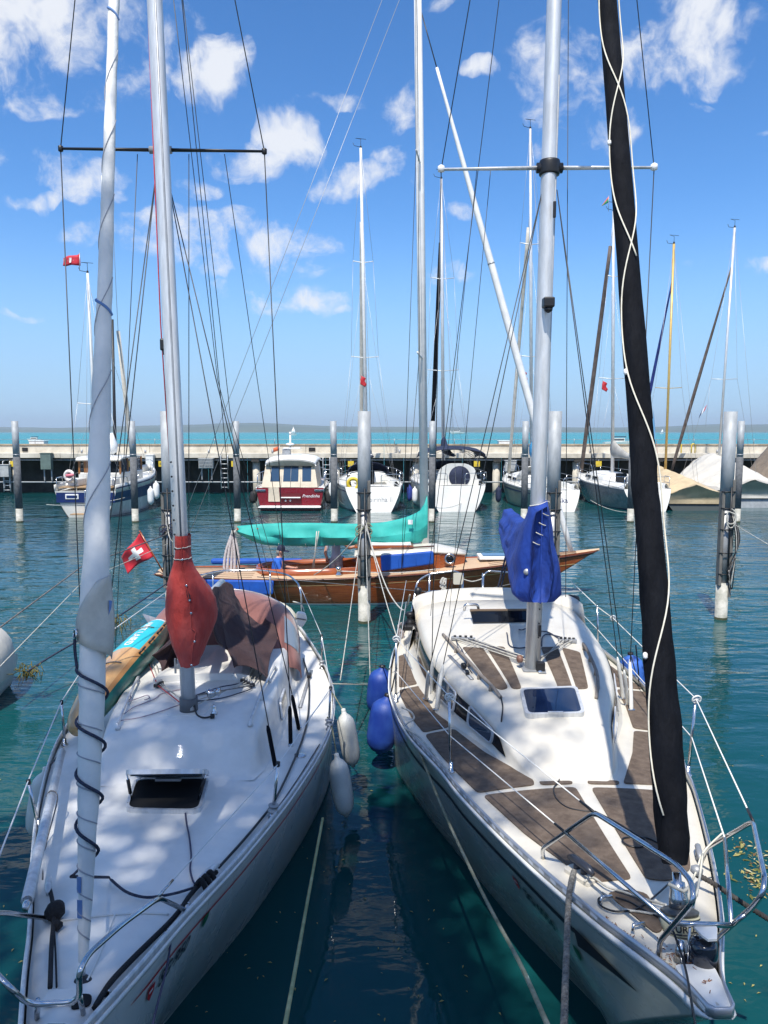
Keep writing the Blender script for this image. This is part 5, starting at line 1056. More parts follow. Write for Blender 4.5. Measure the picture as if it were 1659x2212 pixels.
tube('red_halyard', [WY(317, 0, 7.25) + Vector((0, 0, .6)), WY(347, 700, 7.15), WY(376, 1140, 7.05)], .006, roper, lroot, 5); tube('blue_halyard', [WY(323, 0, 7.25) + Vector((0, 0, .6)), WY(352, 700, 7.15), WY(385, 1150, 7.05)], .006, ropeb, lroot, 5)
tube('running_stay', [WY(375, 0, 7.3), WY(470, 820, 8.6), TL(8.9, .6, 1.2)], .004, wire, lroot, 5); tube('running_stay', [WY(395, 0, 7.3), WY(498, 900, 8.8), TL(9.0, .7, 1.3)], .004, wire, lroot, 5)
for (a, b) in ((WZ(578, 1567, 1.42), cpR1), (WZ(626, 1525, 1.38), cpR2), (WZ(631, 1502, 1.42), cpR3)):
    tube('turnbuckle_cover', [a, a.lerp(b, .1), a.lerp(b, .93), b], [.011, .019, .02, .013], blackfab, lroot, 8); box('chainplate', b + Vector((0, 0, .01)), (.05, .03, .035), steel, lroot, bevel=.004)
# cabin handrails, window, blocks and cordage on the roof
for pts in ([(541, 1566), (563, 1510), (581, 1472), (595, 1446)], [(254, 1573), (276, 1520), (297, 1475), (312, 1446)]):
    q = [onto(u, v, lroof) for u, v in pts]; tube('handrail', [q[0] + Vector((0, 0, .01)), q[0] + Vector((0, .05, .05))] + [p + Vector((0, 0, .05)) for p in q[1:3]] + [q[3] + Vector((0, -.05, .05)), q[3] + Vector((0, 0, .01))], .013, alu, lroot, 8)
    for p in q: lathe('rail_foot', [(.024, -.01), (.024, .012), (.014, .02), (.013, .05)], p, alu, lroot, n=10)
for sx in (-1, 1):
    pts = [TL(s, sx * (tab(LW, s) * c), HL.z(s) + z) for s, c, z in ((4.55, 1.0, .075), (5.05, .992, .08), (4.98, .968, .255), (4.6, .965, .245))]
    cc = sum(pts, Vector()) / 4; o2 = rounded(pts, .05, 4); plate('window', [p + LN * sx * .012 for p in o2], .012, glassd, lroot, LN); ring_plate('window_frame', [cc + (p - cc) * 1.14 for p in o2], o2, .02 * sx, alu, lroot, LN)
for (u, v, u2, v2) in ((336, 1489, 350, 1480), (523, 1474, 547, 1488)):
    a, b = onto(u, v, lroof), onto(u2, v2, lroof); d = (b - a); box('deck_organiser', (a + b) / 2 + Vector((0, 0, .03)), (d.length, .05, .035), black, lroot, Matrix.Rotation(math.atan2(d.y, d.x), 3, 'Z'), bevel=.006)
    for k in range(4): lathe('sheave', [(.002, 0), (.014, .001), (.014, .02), (.002, .022)], a.lerp(b, .15 + .23 * k) + Vector((0, 0, .045)), alud, lroot, n=8)
mb_ = m0 + Vector((0, 0, .06))
for k, (u, v, u2, v2, m) in enumerate([(530, 1478, 548, 1440, ropew), (537, 1481, 556, 1440, ropew), (543, 1485, 566, 1442, ropew), (546, 1488, 575, 1450, ropeg), (340, 1487, 322, 1440, roper), (345, 1485, 330, 1440, ropew), (349, 1483, 338, 1440, ropew)]):
    a, b = onto(u, v, lroof) + Vector((0, 0, .035)), onto(u2, v2, lroof) + Vector((0, 0, .03)); s_ = mb_ + Vector((.08 if u > 408 else -.08, .03 * (k % 3), .03 * (k % 4)))
    rope('control_line', [s_, a, b], .0055, m, lroot, sm=False)
for k, (pts, m) in enumerate([([(408, 1512), (470, 1490), (505, 1483), (527, 1478)], ropeb), ([(420, 1520), (480, 1512), (530, 1497), (545, 1490)], ropeb)]): rope('control_line', [onto(u, v, lroof) + Vector((0, 0, .02)) for u, v in pts], .006, m, lroot)
rope('cord', [onto(u, v, lroof) + Vector((0, 0, .012)) for u, v in ((268, 1545), (290, 1530), (318, 1519), (335, 1512), (352, 1500), (398, 1490))], .005, mat('rope_violet', (.34, .28, .32), .9, var=.3, vs=30), lroot)
rope('cord', [onto(u, v, lroof) + Vector((0, 0, .012)) for u, v in ((255, 1560), (300, 1553), (345, 1540), (395, 1522))], .005, MATS['rope_violet'], lroot)
rope('cord', [onto(u, v, lroof) + Vector((0, 0, .02)) for u, v in ((268, 1513), (279, 1505), (283, 1512), (275, 1520), (300, 1512), (318, 1506), (323, 1512), (312, 1516))], .005, MATS['rope_violet'], lroot)
p = onto(463, 1543, lroof); lathe('electric_plug', [(.028, 0), (.028, .02), (.016, .03), (.016, .07), (.008, .09)], p, steel, lroot, n=12)
rope('electric_cable', [m0 + Vector((.06, -.03, .08)), onto(425, 1545, lroof) + Vector((0, 0, .01)), onto(440, 1553, lroof) + Vector((0, 0, .012)), onto(457, 1552, lroof) + Vector((0, 0, .02))], .008, black, lroot); lathe('cable_plug', [(.004, -.02), (.022, -.018), (.022, .018), (.004, .02)], onto(459, 1552, lroof) + Vector((0, 0, .022)), black, lroot, (1, .3, 0), 10)
p = m0 + Vector((.15, .12, .06)); lathe('halyard_winch', [(.04, 0), (.045, .02), (.03, .04), (.03, .08), (.045, .1), (.03, .12)], p + Vector((0, 0, .06)), steel, lroot, (1, 0, .2), 14)
p = lmast(m0.z + .42) + Vector((-.075, 0, 0)); MB().tube([p + Vector((-.03, 0, -.07)), p + Vector((-.03, 0, .07))], .01, 6).box(p, (.04, .03, .03)).build('mast_cleat', alud, lroot, smooth=False)
rope('dark_tangle', [onto(545 + 22 * math.cos(k * 1.9) + 10 * math.cos(k * .7), 1432 + 9 * math.sin(k * 2.3), lroof) + Vector((0, 0, .02 + .03 * ((k * 7) % 3))) for k in range(26)], .009, ropeg, lroot)
# deck gear: cleats, tracks, ferrules, jib sheet
def cleat(a, b, m, parent, h=.05, r_=.016):
    d = (b - a); mb = MB(); mb.tube([a + Vector((0, 0, h * .8)), a.lerp(b, .2) + Vector((0, 0, h)), a.lerp(b, .8) + Vector((0, 0, h)), b + Vector((0, 0, h * .8))], [r_ * .6, r_, r_, r_ * .6], 8)
    for t in (.35, .65): mb.tube([a.lerp(b, t), a.lerp(b, t) + Vector((0, 0, h))], r_ * .9, 8)
    return mb.build('cleat', m, parent)
cleat(onto(425, 1925, ldeck), onto(472, 1882, ldeck), alu, lroot, .055, .02); cleat(onto(104, 1945, ldeck), onto(107, 1908, ldeck), alu, lroot, .055, .02)
for k in range(3): a, b = onto(430 + 10 * k, 1925 - 9 * k, ldeck), onto(440 + 10 * k, 1932 - 9 * k, ldeck); rope('cleat_turns', [a + Vector((-.02, 0, .03)), (a + b) / 2 + Vector((0, 0, .085)), b + Vector((.02, 0, .02))], .016, mat('rope_black', (.012, .012, .014), .9, bump=.5, bs=90), lroot)
rope('mooring_tail', [onto(u, v, ldeck) + Vector((0, 0, .03)) for u, v in ((468, 1893), (440, 1912), (410, 1945), (390, 1975), (365, 2005), (330, 2040), (280, 2090), (235, 2140), (205, 2190))], .016, MATS['rope_black'], lroot)
rope('bow_line_tail', [onto(u, v, ldeck) + Vector((0, 0, .04)) for u, v in ((105, 1925), (112, 1950), (117, 1985), (116, 2010), (112, 2060), (109, 2150))], .012, MATS['rope_black'], lroot); rope('bow_line_tail', [onto(u, v, ldeck) + Vector((0, 0, .03)) for u, v in ((117, 2015), (120, 2060), (123, 2145))], .005, MATS['rope_black'], lroot)
p = onto(117, 1990, ldeck); lathe('black_knot', [(.01, -.05), (.05, -.02), (.055, .03), (.03, .07)], p + Vector((0, 0, .05)), MATS['rope_black'], lroot, (.1, 1, .2), 10); p = onto(124, 2010, ldeck); lathe('black_knot', [(.01, -.03), (.035, 0), (.01, .03)], p + Vector((0, 0, .03)), MATS['rope_black'], lroot, (1, .4, 0), 10)
rope('jib_sheet', [onto(u, v, lroof) + Vector((0, 0, .02)) for u, v in ((655, 1425), (662, 1448), (667, 1470), (668, 1510), (664, 1560), (652, 1605), (638, 1640), (618, 1685), (590, 1740), (560, 1780), (525, 1822), (500, 1850), (473, 1880))], .010, black, lroot)
q = [onto(u, v, ldeck) + Vector((0, 0, .01)) for u, v in ((673, 1450), (660, 1490), (648, 1530))]; rows = []
for i, p in enumerate(q): rows.append([p + LN * -.018, p + LN * .018])
mk('genoa_track', *grid(rows), alud, lroot, solid=.012); box('track_car', onto(668, 1465, ldeck) + Vector((0, 0, .035)), (.05, .1, .05), black, lroot, bevel=.01)
p = onto(648, 1632, ldeck); lathe('deck_filler', [(.055, 0), (.055, .008), (.04, .010), (.002, .010)], p, steel, lroot, n=18)
for u, v in ((404, 1960), (365, 2015), (230, 2152)): p = onto(u, v, ldeck); plate('pad_eye_base', rounded([p + Vector((x, y, .005)) for x, y in ((-.05, -.02), (.05, -.02), (.05, .02), (-.05, .02))], .02), .008, steel, lroot); tube('pad_eye', [p + Vector((-.02, 0, 0)), p + Vector((-.015, 0, .03)), p + Vector((.015, 0, .03)), p + Vector((.02, 0, 0))], .005, steel, lroot, 6)
rope('hatch_cable', [onto(u, v, ldeck) + Vector((0, 0, .008)) for u, v in ((400, 1752), (403, 1780), (409, 1810), (413, 1850), (411, 1880), (417, 1905), (426, 1917))], .006, mat('cable_violet', (.05, .045, .09), .6), lroot)
rope('deck_line', [onto(u, v, ldeck) + Vector((0, 0, .01)) for u, v in ((690, 1610), (640, 1690), (580, 1775), (520, 1850), (480, 1893))], .006, ropeg, lroot)
# chain locker lid, deck mouldings and stem fitting
rows = [onto(u, v, ldeck) + Vector((0, 0, .004)) for u, v in ((130, 1990), (190, 1983), (248, 1977), (310, 1974), (365, 1976))]; rope('deck_moulding', rows, .006, gel2, lroot); rope('deck_moulding', [onto(u, v, ldeck) + Vector((0, 0, .004)) for u, v in ((248, 1977), (235, 2010), (212, 2070), (188, 2120))], .006, gel2, lroot)
p = onto(180, 2165, ldeck); plate('anchor_well', rounded([onto(u, v, ldeck) + Vector((0, 0, .006)) for u, v in ((152, 2185), (196, 2175), (200, 2150), (160, 2150))], .03), .006, MATS['cabin_dark'], lroot); box('stem_fitting', TL(.12, 0, 1.32), (.09, .3, .05), steel, lroot, bevel=.01); box('locker_lid', onto(132, 2160, ldeck) + Vector((0, 0, .01)), (.16, .1, .02), gel2, lroot, bevel=.006)
# pulpit, stanchions, lifelines
def pz(u, v, z): return WZ(u, v, z)
pul = [onto(404, 1968, ldeck), pz(343, 1939, 1.62), pz(262, 1998, 1.66), pz(190, 2062, 1.66), pz(171, 2100, 1.64), pz(172, 2165, 1.46), pz(61, 2170, 1.46), pz(22, 2135, 1.6), pz(-40, 2070, 1.66), pz(-50, 1975, 1.64), pz(10, 1972, 1.5), onto(106, 1984, ldeck)]
tube('pulpit', fillet(pul, .07, 5), .0135, steel, lroot, 10)
for u, v in ((172, 2150), (82, 2160)): tube('pulpit_leg', [pz(u, v, 1.46), onto(u + (8 if u > 100 else -2), v + 40, ldeck)], .0125, steel, lroot, 8)
for u, v in ((404, 1968), (106, 1984)): p = onto(u, v, ldeck); lathe('pulpit_foot', [(.035, 0), (.035, .01), (.018, .014), (.016, .04)], p, steel, lroot, n=12)
tube('lifeline_fork', [pz(343, 1937, 1.64), pz(352, 1925, 1.66)], .008, steel, lroot, 6)
ST = [(588, 1768, 601, 1648, 1), (710, 1577, 714, 1485, 1), (695, 1445, 695, 1372, 1), (140, 1610, 133, 1515, 0), (84, 1790, 61, 1687, 0)]; tops = []
for ub, vb, ut, vt, rr in ST:
    b = onto(ub, vb, ldeck); d = ray(ut, vt); t = WY(ut, vt, b.y + .01); tops.append(t)
    tube('stanchion', [b, b.lerp(t, .5), t], [.0125, .0125, .011], steel, lroot, 10); tube('stanchion_tip', [b.lerp(t, .94), t + Vector((0, 0, .01))], .0155, black, lroot, 8); lathe('stanchion_base', [(.032, -.01), (.032, .015), (.018, .02), (.016, .07)], b, steel, lroot, n=12)
    if rr: lathe('sheet_roller', [(.018, .05), (.04, .055), (.04, .065), (.028, .072), (.028, .092), (.04, .098), (.04, .108), (.018, .112)], b, alud, lroot, (t - b).normalized(), 14)
push = [TL(8.3, .98, 1.1), TL(8.3, .95, 1.72), TL(8.9, .75, 1.78), TL(9.2, .35, 1.80), TL(9.25, -.3, 1.80), TL(8.9, -.75, 1.76), TL(8.3, -.95, 1.72), TL(8.3, -.98, 1.1)]
tube('pushpit', fillet(push, .2, 6), .0135, steel, lroot, 10)
for s, x in ((9.15, .45), (9.15, -.45)): tube('pushpit_post', [TL(s, x, 1.05), TL(s, x, 1.79)], .0125, steel, lroot, 8)
lw = mat('lifeline_white', (.72, .72, .70), .5)
tube('lifeline', [pz(352, 1925, 1.66), tops[0] - Vector((0, 0, .01)), tops[1] - Vector((0, 0, .01)), tops[2] - Vector((0, 0, .01)), TL(8.3, .95, 1.70)], .0042, lw, lroot, 6)
tube('lifeline', [WZ(-60, 2000, 1.66), tops[4], tops[3], TL(5.9, -1.27, 1.64), TL(8.3, -.95, 1.70)], .0055, lw, lroot, 6)
tube('lifeline_tensioner', [pz(352, 1925, 1.66), pz(352, 1925, 1.66).lerp(tops[0], .06)], .007, steel, lroot, 6)
# furled headsail on its stay, with drum, tack pennant and clew ring
f0, f1 = WZ(180, 2078, 1.36), mtopL.lerp(m0, .03)
def stayL(t): return f0.lerp(f1, t)
def proj_v(p): d = p - Vector((0, 0, CAM_H)); return 1106 - FOC * (d.y * math.sin(PITCH) + d.z * math.cos(PITCH)) / (d.y * math.cos(PITCH) - d.z * math.sin(PITCH))
def tv(v):
    a, b = 0.0, 1.0
    for _ in range(40):
        m = (a + b) / 2
        if proj_v(stayL(m)) > v: a = m
        else: b = m
    return a
RT = [(0, .022), (tv(1990), .030), (tv(1900), .038), (tv(1800), .046), (tv(1700), .055), (tv(1600), .060), (tv(1500), .066), (tv(1415), .068), (tv(1380), .072), (tv(1330), .074), (tv(1260), .073), (tv(1150), .068), (tv(900), .056), (tv(690), .046), (tv(300), .036), (tv(0), .034), (.93, .025)]
rows = []
for i in range(150):
    t = .93 * i / 149; p = stayL(t); d = (f1 - f0).normalized(); a = d.cross(Vector((0, 1, 0))).normalized(); b = a.cross(d)
    rr = tab(RT, t); row = []
    for k in range(21):
        th = 2 * math.pi * k / 20; lay = ((th / (2 * math.pi) + t * 26) % 1.0); r2 = rr * (1 + .10 * (1 - lay) - .03) + .004 * mnoise.noise((t * 90, math.cos(th) * 2, math.sin(th) * 2)); row.append(p + (a * math.cos(th) + b * math.sin(th)) * r2)
    rows.append(row)
sailL = mk('furled_headsail', *grid(rows), sailw, lroot)
def on_sail(t, th, off=.004):
    p = stayL(t); d = (f1 - f0).normalized(); a = d.cross(Vector((0, 1, 0))).normalized(); b = a.cross(d); return p + (a * math.cos(th) + b * math.sin(th)) * (tab(RT, t) * 1.07 + off)
for k, t0 in enumerate([tv(q) for q in (2030, 1990, 1945, 1895, 1840, 1780, 1715, 1650, 1580, 1500)]): rope('sail_seam', [on_sail(t0 + .006 * j / 12, math.pi * (1.05 + .95 * j / 12), .001) for j in range(13)], .0035, mat('seam_grey', (.32, .33, .36), .8), sailL, n=5)
for k, t0 in enumerate([tv(q) for q in (1000, 800, 600, 420, 260, 110)]): rope('sail_seam', [on_sail(t0 - .035 * j / 14, math.pi * (1.0 + 1.0 * j / 14), .001) for j in range(15)], .003, MATS['seam_grey'], sailL, n=5)
for t0 in (tv(682), tv(45)): rope('blue_band', [on_sail(t0 + .001 * j, math.pi * (1 + j / 10), .0) for j in range(11)], .009, mat('band_blue', (.10, .2, .42), .7), sailL, n=6)
for (t0, t1, a0, a1) in ((tv(1980), tv(1940), 1.5, 1.9), (tv(1925), tv(1890), 1.55, 1.95)): mk('sail_patch', *grid([[on_sail(t0 + (t1 - t0) * i / 4, math.pi * (a0 + (a1 - a0) * j / 5), .003) for j in range(6)] for i in range(5)]), mat('patch_blue', (.12, .22, .45), .7, var=.2), sailL)
flap = [[on_sail(tv(1425 - 42 * j / 10) + (tv(1215) - tv(1400)) * i / 8 * (1 - .35 * j / 10), math.pi * (.92 + 1.0 * j / 10 * (1 - .55 * (i / 8) ** 1.3)), .009 + .010 * math.sin(j * .6 + i * .5) + .016 * (1 - i / 8) * (1 - j / 10)) for j in range(11)] for i in range(9)]
mk('clew_patch', *grid(flap), mat('clew_cloth', (.56, .53, .45), .75, col2=(.44, .42, .36), vs=8, bump=.2, bs=30), sailL, solid=.004)
mk('blue_emblem', *grid([[on_sail(tv(1350) + (tv(1300) - tv(1350)) * i / 6, math.pi * (.98 + .12 * j / 4), .016) for j in range(5)] for i in range(7)]), MATS['patch_blue'], sailL)
cr = on_sail(tv(1370), math.pi * 1.78, .022); v, f = torus_geo(cr, .024, .006, cr - stayL(tv(1370)), 18, 8); mk('clew_ring', v, f, steel, sailL)
hel = [cr] + [on_sail(tv(1370 + 15 * k), math.pi * (1.78 + .06 * k), .02) for k in (1, 2, 3)]
n_ = 70
for k in range(n_ + 1): t = tv(1440 + 440 * k / n_); hel.append(on_sail(t, math.pi * 1.96 - 2 * math.pi * 3.9 * k / n_, .010 + .004 * math.sin(k * .3)))
end = [onto(u, v, ldeck) + Vector((0, 0, .03)) for u, v in ((235, 1905), (270, 1935), (310, 1948), (345, 1946), (385, 1938), (428, 1924))]
tube('furling_sheet', hel + [on_sail(tv(1890), math.pi * 1.9, .03)] + smooth_path(end, 4), .0085, ropeb, sailL, 7)
d = (f1 - f0).normalized(); lathe('furling_drum', [(.02, 0), (.05, .01), (.05, .02), (.03, .03), (.03, .06), (.05, .07), (.05, .08), (.02, .1)], f0 - d * .16, black, lroot, d, 16); tube('tack_link', [f0 - d * .24, f0 - d * .06], .008, steel, lroot, 6)
tube('stay_extrusion', [f0 - d * .08, f0 + d * .05], .012, alu, lroot, 8); tube('forestay_top', [stayL(.92), f1], .006, wire, lroot, 5)
# spinnaker pole carried along the left rail
sp0, sp1 = WZ(133, 1625, 1.2), WZ(59, 1945, 1.38)
tube('spinnaker_pole', [sp0, sp1], .034, alu, lroot, 16); tube('pole_end', [sp1, sp1 + (sp1 - sp0).normalized() * .09], [.028, .018], steel, lroot, 10); tube('pole_end', [sp0, sp0 - (sp1 - sp0).normalized() * .09], [.028, .018], steel, lroot, 10)
rope('pole_lashing', [sp1.lerp(sp0, .6) + Vector((-.04, 0, 0)), sp1.lerp(sp0, .6) + Vector((0, 0, .045)), sp1.lerp(sp0, .58) + Vector((.05, 0, .0)), onto(98, 1830, ldeck), onto(92, 1900, ldeck)], .005, ropeg, lroot)
# red sprayhood
hood = mat('sprayhood_rust', (.20, .075, .06), .8, col2=(.28, .12, .10), vs=1.8, bump=.15, bs=200, sheen=.3)
rows = []
for i in range(9):
    a = i / 8; s = 5.75 + 1.15 * a; zt = .18 + .74 * math.sin(min(1, a * 1.15 + .06) * 1.5); w = 1.0 - .04 * a
    rows.append([TL(s + .25 * abs(math.cos(t)) ** 3 * (1 - a), w * math.cos(t), HL.z(s) + .05 + zt * max(0, math.sin(t)) ** .6) for t in [math.pi * k / 24 for k in range(25)]])
hoodo = mk('sprayhood', *grid(rows), hood, lroot, solid=.012)
for k0, k1 in ((2, 5), (19, 22)): mk('hood_window', *grid([[rows[i][k] + (rows[i][k] - TL(6.4, 0, 1.2)).normalized() * .014 for k in range(k0, k1 + 1)] for i in range(2, 6)]), mat('clear_vinyl', (.22, .26, .30), .1, spec=.8), hoodo)
tube('hood_hoop', rows[8], .013, steel, hoodo, 6)
# boom
bm0, bm1 = lmast(2.28) + Vector((0, .08, 0)), TL(7.3, -.08, 1.98)
tube('boom', [bm0, bm1], .05, alu, lroot, 12); set_org((0, 0, 0))
# red canvas cover round the mast and the boom's fore end
rc = empty('boom_cover', lmast(1.9), 'faded red canvas cover buttoned round mast and boom of the left yacht', 'boom cover'); set_org(rc.location)
PR = [(1155, 379, 411, .075), (1168, 379, 411, .075), (1186, 380, 411, .075), (1200, 379, 412, .08), (1220, 374, 418, .10), (1240, 367, 430, .14), (1260, 361, 442, .18), (1285, 357, 456, .22), (1310, 355, 463, .24), (1340, 357, 464, .24), (1365, 362, 456, .22), (1390, 370, 446, .18), (1412, 381, 438, .13), (1424, 387, 432, .11), (1434, 391, 430, .10)]
rows = []
for i in range(57):
    v_ = 1155 + 279 * i / 56; ul = tab([(a, b) for a, b, c, d_ in PR], v_); ur = tab([(a, c) for a, b, c, d_ in PR], v_); dp = tab([(a, d_) for a, b, c, d_ in PR], v_)
    yf = lmast(4 - (v_ - 933) / FOC * 7.1).y; pl, pr = WY(ul, v_, yf), WY(ur, v_, yf); c = (pl + pr) / 2; hw_ = (pr.x - pl.x) / 2; row = []
    for k in range(33):
        th = 2 * math.pi * k / 32; fx = -math.cos(th); fy = -math.sin(th)
        nz = .030 * mnoise.noise((fx * 2.6 + 3, fy * 2 + i * .03, i * .10)) * min(1, dp * 6) + .016 * mnoise.noise((fx * 5 + i * .22, i * .25, 7)) * min(1, dp * 6) + .018 * math.sin(i * .42 + 5 * fx) * (fy < .3) * min(1, dp * 4) * mnoise.noise((i * .2, fx * 2, 1)); gore = .012 * math.exp(-((fx + .1) * 6) ** 2) * (fy < 0)
        row.append(c + Vector((hw_ * fx * (abs(fx) ** -.12 if abs(fx) > .05 else 1), fy * (max(dp, .115) + nz * 1.5 + gore) + (max(dp, .115) - .115) * .5 + nz, nz * .6)))
    rows.append(row)
v, f = grid(rows); cvo = mk('canvas', v, f, redcan, rc)
def cvp(v_, fx, off=-.01):
    i = int(round((v_ - 1155) / 279 * 56)); k = 8 + int(round(fx * 8)); p = rows[max(0, min(56, i))][max(0, min(32, k))]; return p + Vector((0, off, 0))
seamk = [rows[i][9 if i < 40 else 10] + Vector((0, -.004, 0)) for i in range(0, 57, 2)]; rope('button_seam', seamk, .006, redcan, cvo)
for v_ in (1205, 1258, 1290, 1314, 1373, 1430):
    i = int(round((v_ - 1155) / 279 * 56)); p = rows[min(56, i)][9 if i < 40 else 10] + Vector((.004, -.004, 0)); lathe('snap_button', [(.012, 0), (.012, .005), (.006, .009), (.001, .009)], p, steel, cvo, (0, -1, 0), 10)
mk('seam_gap', [rows[22][9] + Vector((-.004, -.008, 0)), rows[25][9] + Vector((-.012, -.010, 0)), rows[29][9] + Vector((.004, -.008, 0)), rows[25][9] + Vector((.02, -.010, 0))], [(0, 1, 2, 3)], mat('gap_dark', (.02, .02, .022), .8), cvo, smooth=False)
for i in (5, 10): rope('tie_cord', [p + (p - sum(rows[i], Vector()) / 33).normalized() * .004 for p in rows[i]], .005, ropew, rc, sm=False)
rope('cord_tail', [rows[5][30], rows[5][30] + Vector((-.06, -.02, .06)), rows[2][30] + Vector((-.09, 0, .1)), rows[0][30] + Vector((-.11, 0, .2))], .005, ropew, rc); set_org((0, 0, 0))
# brown cloth draped over the boom and the sprayhood
dr = empty('canvas_drape', TL(5.6, .3, 1.5), 'dark brown cloth draped over the boom beside the red cover', 'cloth'); set_org(dr.location)
def drape(name, top, bot, seed, folds=3.2, amp=.075):
    T_ = smooth_path([WY(u, v, y) for u, v, y in top], 8); B_ = smooth_path([WY(u, v, y) for u, v, y in bot], 8); n = len(T_); rows = []
    for i in range(n):
        j = min(len(B_) - 1, int(i * (len(B_) - 1) / (n - 1) + .5)); row = []
        for k in range(19):
            t = k / 18; p = T_[i].lerp(B_[j], t); p.z -= .10 * math.sin(math.pi * t); ph = i / (n - 1) * folds * 2 * math.pi + seed + 1.2 * t
            a_ = amp * (.25 + t); p += Vector((.5 * math.cos(ph), -math.sin(ph), .25 * math.sin(ph * .7))) * a_ + Vector((0, -.10 * math.sin(math.pi * t), 0)) + Vector(mnoise.noise_vector(p * 3.3)) * .035; row.append(p)
        rows.append(row)
    return mk(name, *grid(rows), browncan, dr, solid=.006, sub=1)
drape('cloth', [(449, 1288, 7.75), (458, 1272, 8.0), (475, 1262, 8.4), (497, 1263, 8.9), (512, 1290, 9.4), (530, 1312, 9.7)], [(486, 1395, 7.55), (500, 1425, 7.6), (530, 1443, 7.65), (583, 1466, 7.85), (594, 1380, 8.7), (580, 1330, 9.4)], .6)
drape('cloth', [(446, 1285, 7.8), (440, 1275, 8.2), (430, 1275, 8.7), (415, 1300, 9.2)], [(352, 1405, 7.9), (330, 1412, 8.1), (345, 1446, 8.0), (372, 1440, 8.0)], 2.0, 2.5, .035); set_org((0, 0, 0))
# cream cockpit cover glimpsed behind, white horseshoe buoy
rows = [[TL(7.7 + .75 * math.cos(t) * .6, -.05 + .62 * math.cos(a) * math.sin(t) * 1.0 + .35, 1.32 + .34 * math.sin(a) * math.sin(t)) for a in [math.pi * k / 12 for k in range(13)]] for t in [math.pi * (j + .4) / 10.8 for j in range(11)]]
o = empty('cockpit_cushion', TL(7.7, .3, 1.25), 'rounded cream cockpit cover seen behind the brown cloth', 'cover'); set_org(o.location); mk('shell', *grid(rows), mat('cream_vinyl', (.72, .66, .50), .5, var=.1), o, solid=.02); tube('rim', [r_[0] for r_ in rows] + [r_[-1] for r_ in rows][::-1], .014, MATS['cream_vinyl'], o, 6); set_org((0, 0, 0))
p = WY(650, 1336, 10.6); hb_ = empty('rescue_sling', p - Vector((0, 0, .12)), 'white rescue sling bag on the stern rail of the left yacht', 'lifebuoy'); set_org(hb_.location)
plate('bag', rounded([p + Vector((x, 0, z)) for x, z in ((-.08, -.06), (.02, -.13), (.09, -.02), (.06, .09), (-.06, .1))], .04), .09, whitep, hb_, (0, -1, 0), bevel=.02); tube('strap', [p + Vector((-.08, -.05, .02)), p + Vector((.08, -.05, -.01))], .008, ropeg, hb_, 6); rope('hanging_line', [p + Vector((.05, 0, .1)), p + Vector((.0, .03, .2)), p + Vector((-.12, .1, .22))], .008, ropew, hb_); set_org((0, 0, 0))
# stand-up paddle board lashed along the left rail
sb = empty('paddle_board', Vector((-2.95, 8.4, 1.1)), 'turquoise and wood patterned paddle board lashed along the left rail', 'paddle board'); set_org(sb.location)
A_, B_ = WZ(158, 1560, 1.30), WZ(352, 1352, 1.62); ax = (B_ - A_).normalized(); upv = Vector((0, 0, 1)); sd = ax.cross(upv).normalized(); up2 = sd.cross(ax)
nn = 40; rows = []; mi = []
for i in range(nn + 1):
    t = i / nn; w = max(.02, (1 - abs(2 * t - 1) ** 2.6)) ** .5; c = A_.lerp(B_, t) + up2 * (.02 - .12 * (2 * t - 1) ** 2 * (t < .5)); row = []
    for k in range(25):
        th = 2 * math.pi * k / 24; x, z = .27 * w * math.cos(th), .19 * w ** .7 * math.sin(th); a = R(35); row.append(c + sd * (x * math.cos(a) - z * math.sin(a)) + up2 * (x * math.sin(a) + z * math.cos(a)))
    rows.append(row)
v, f = grid(rows)
for i in range(nn):
    for k in range(24):
        t = i / nn; th = 2 * math.pi * (k + .5) / 24
        # upper left face: wood then turquoise, then a white and a grey tip; lower right face: dark teal, thin wooden rail between
        if k == 0: mi.append(1)
        elif 1 <= k <= 12: mi.append(0 if t < .5 else 2 if t < .88 else 3 if t < .91 else 4)
        else: mi.append(5)
wood = mat('board_wood', (.60, .36, .15), .3, col2=(.50, .28, .11), vs=3, stretch=(6, .7, 6), coat=.5)
f += [tuple(range(24))[::-1], tuple(nn * 25 + k for k in range(24))]; mi += [0, 4]
brd = mk('board', v, f, [wood, mat('board_rail', (.40, .20, .07), .35), mat('board_turquoise', (.03, .48, .55), .35), whitep, alud, mat('board_teal', (.008, .13, .12), .3, var=.2)], sb, mi=mi)
v2, f2 = text_geo('AINT LAIRD', .14, 0, True); wt = max(q[0] for q in v2)
def bpt(t, k, off): i = min(nn - 1, max(0, t * nn)); i0 = int(i); a = i - i0; k0 = int(k); b = k - k0; p = (rows[i0][k0] * (1 - a) + rows[i0 + 1][k0] * a) * (1 - b) + (rows[i0][k0 + 1] * (1 - a) + rows[i0 + 1][k0 + 1] * a) * b; c = A_.lerp(B_, t); return p + (p - c).normalized() * off
blen = (B_ - A_).length
mk('lettering', [bpt(.84 - x / blen, 2.6 + (.14 - y) * 14, .004) for x, y in v2], f2, letterw, brd, smooth=False)
for t in (.50, .62, .74, .86): p = bpt(t, .5, .004); MB().tube([p + ax * -.06, p + ax * -.04 + sd * .03 + up2 * .03, p + ax * .04 + sd * .03 + up2 * .03, p + ax * .06], .012, 6).build('carry_handle', black, brd)
mk('fin', [B_ - ax * .1 - sd * .1, B_ + ax * .25 - sd * .35 + up2 * .05, B_ + ax * .32 - sd * .30, B_ + ax * .12], [(0, 1, 2, 3)], alud, brd, smooth=False, solid=.012)
for t in (.35, .75): rope('lashing', [bpt(t, k, .008) for k in range(2, 14)], .007, ropeg, sb, sm=False)
set_org((0, 0, 0))
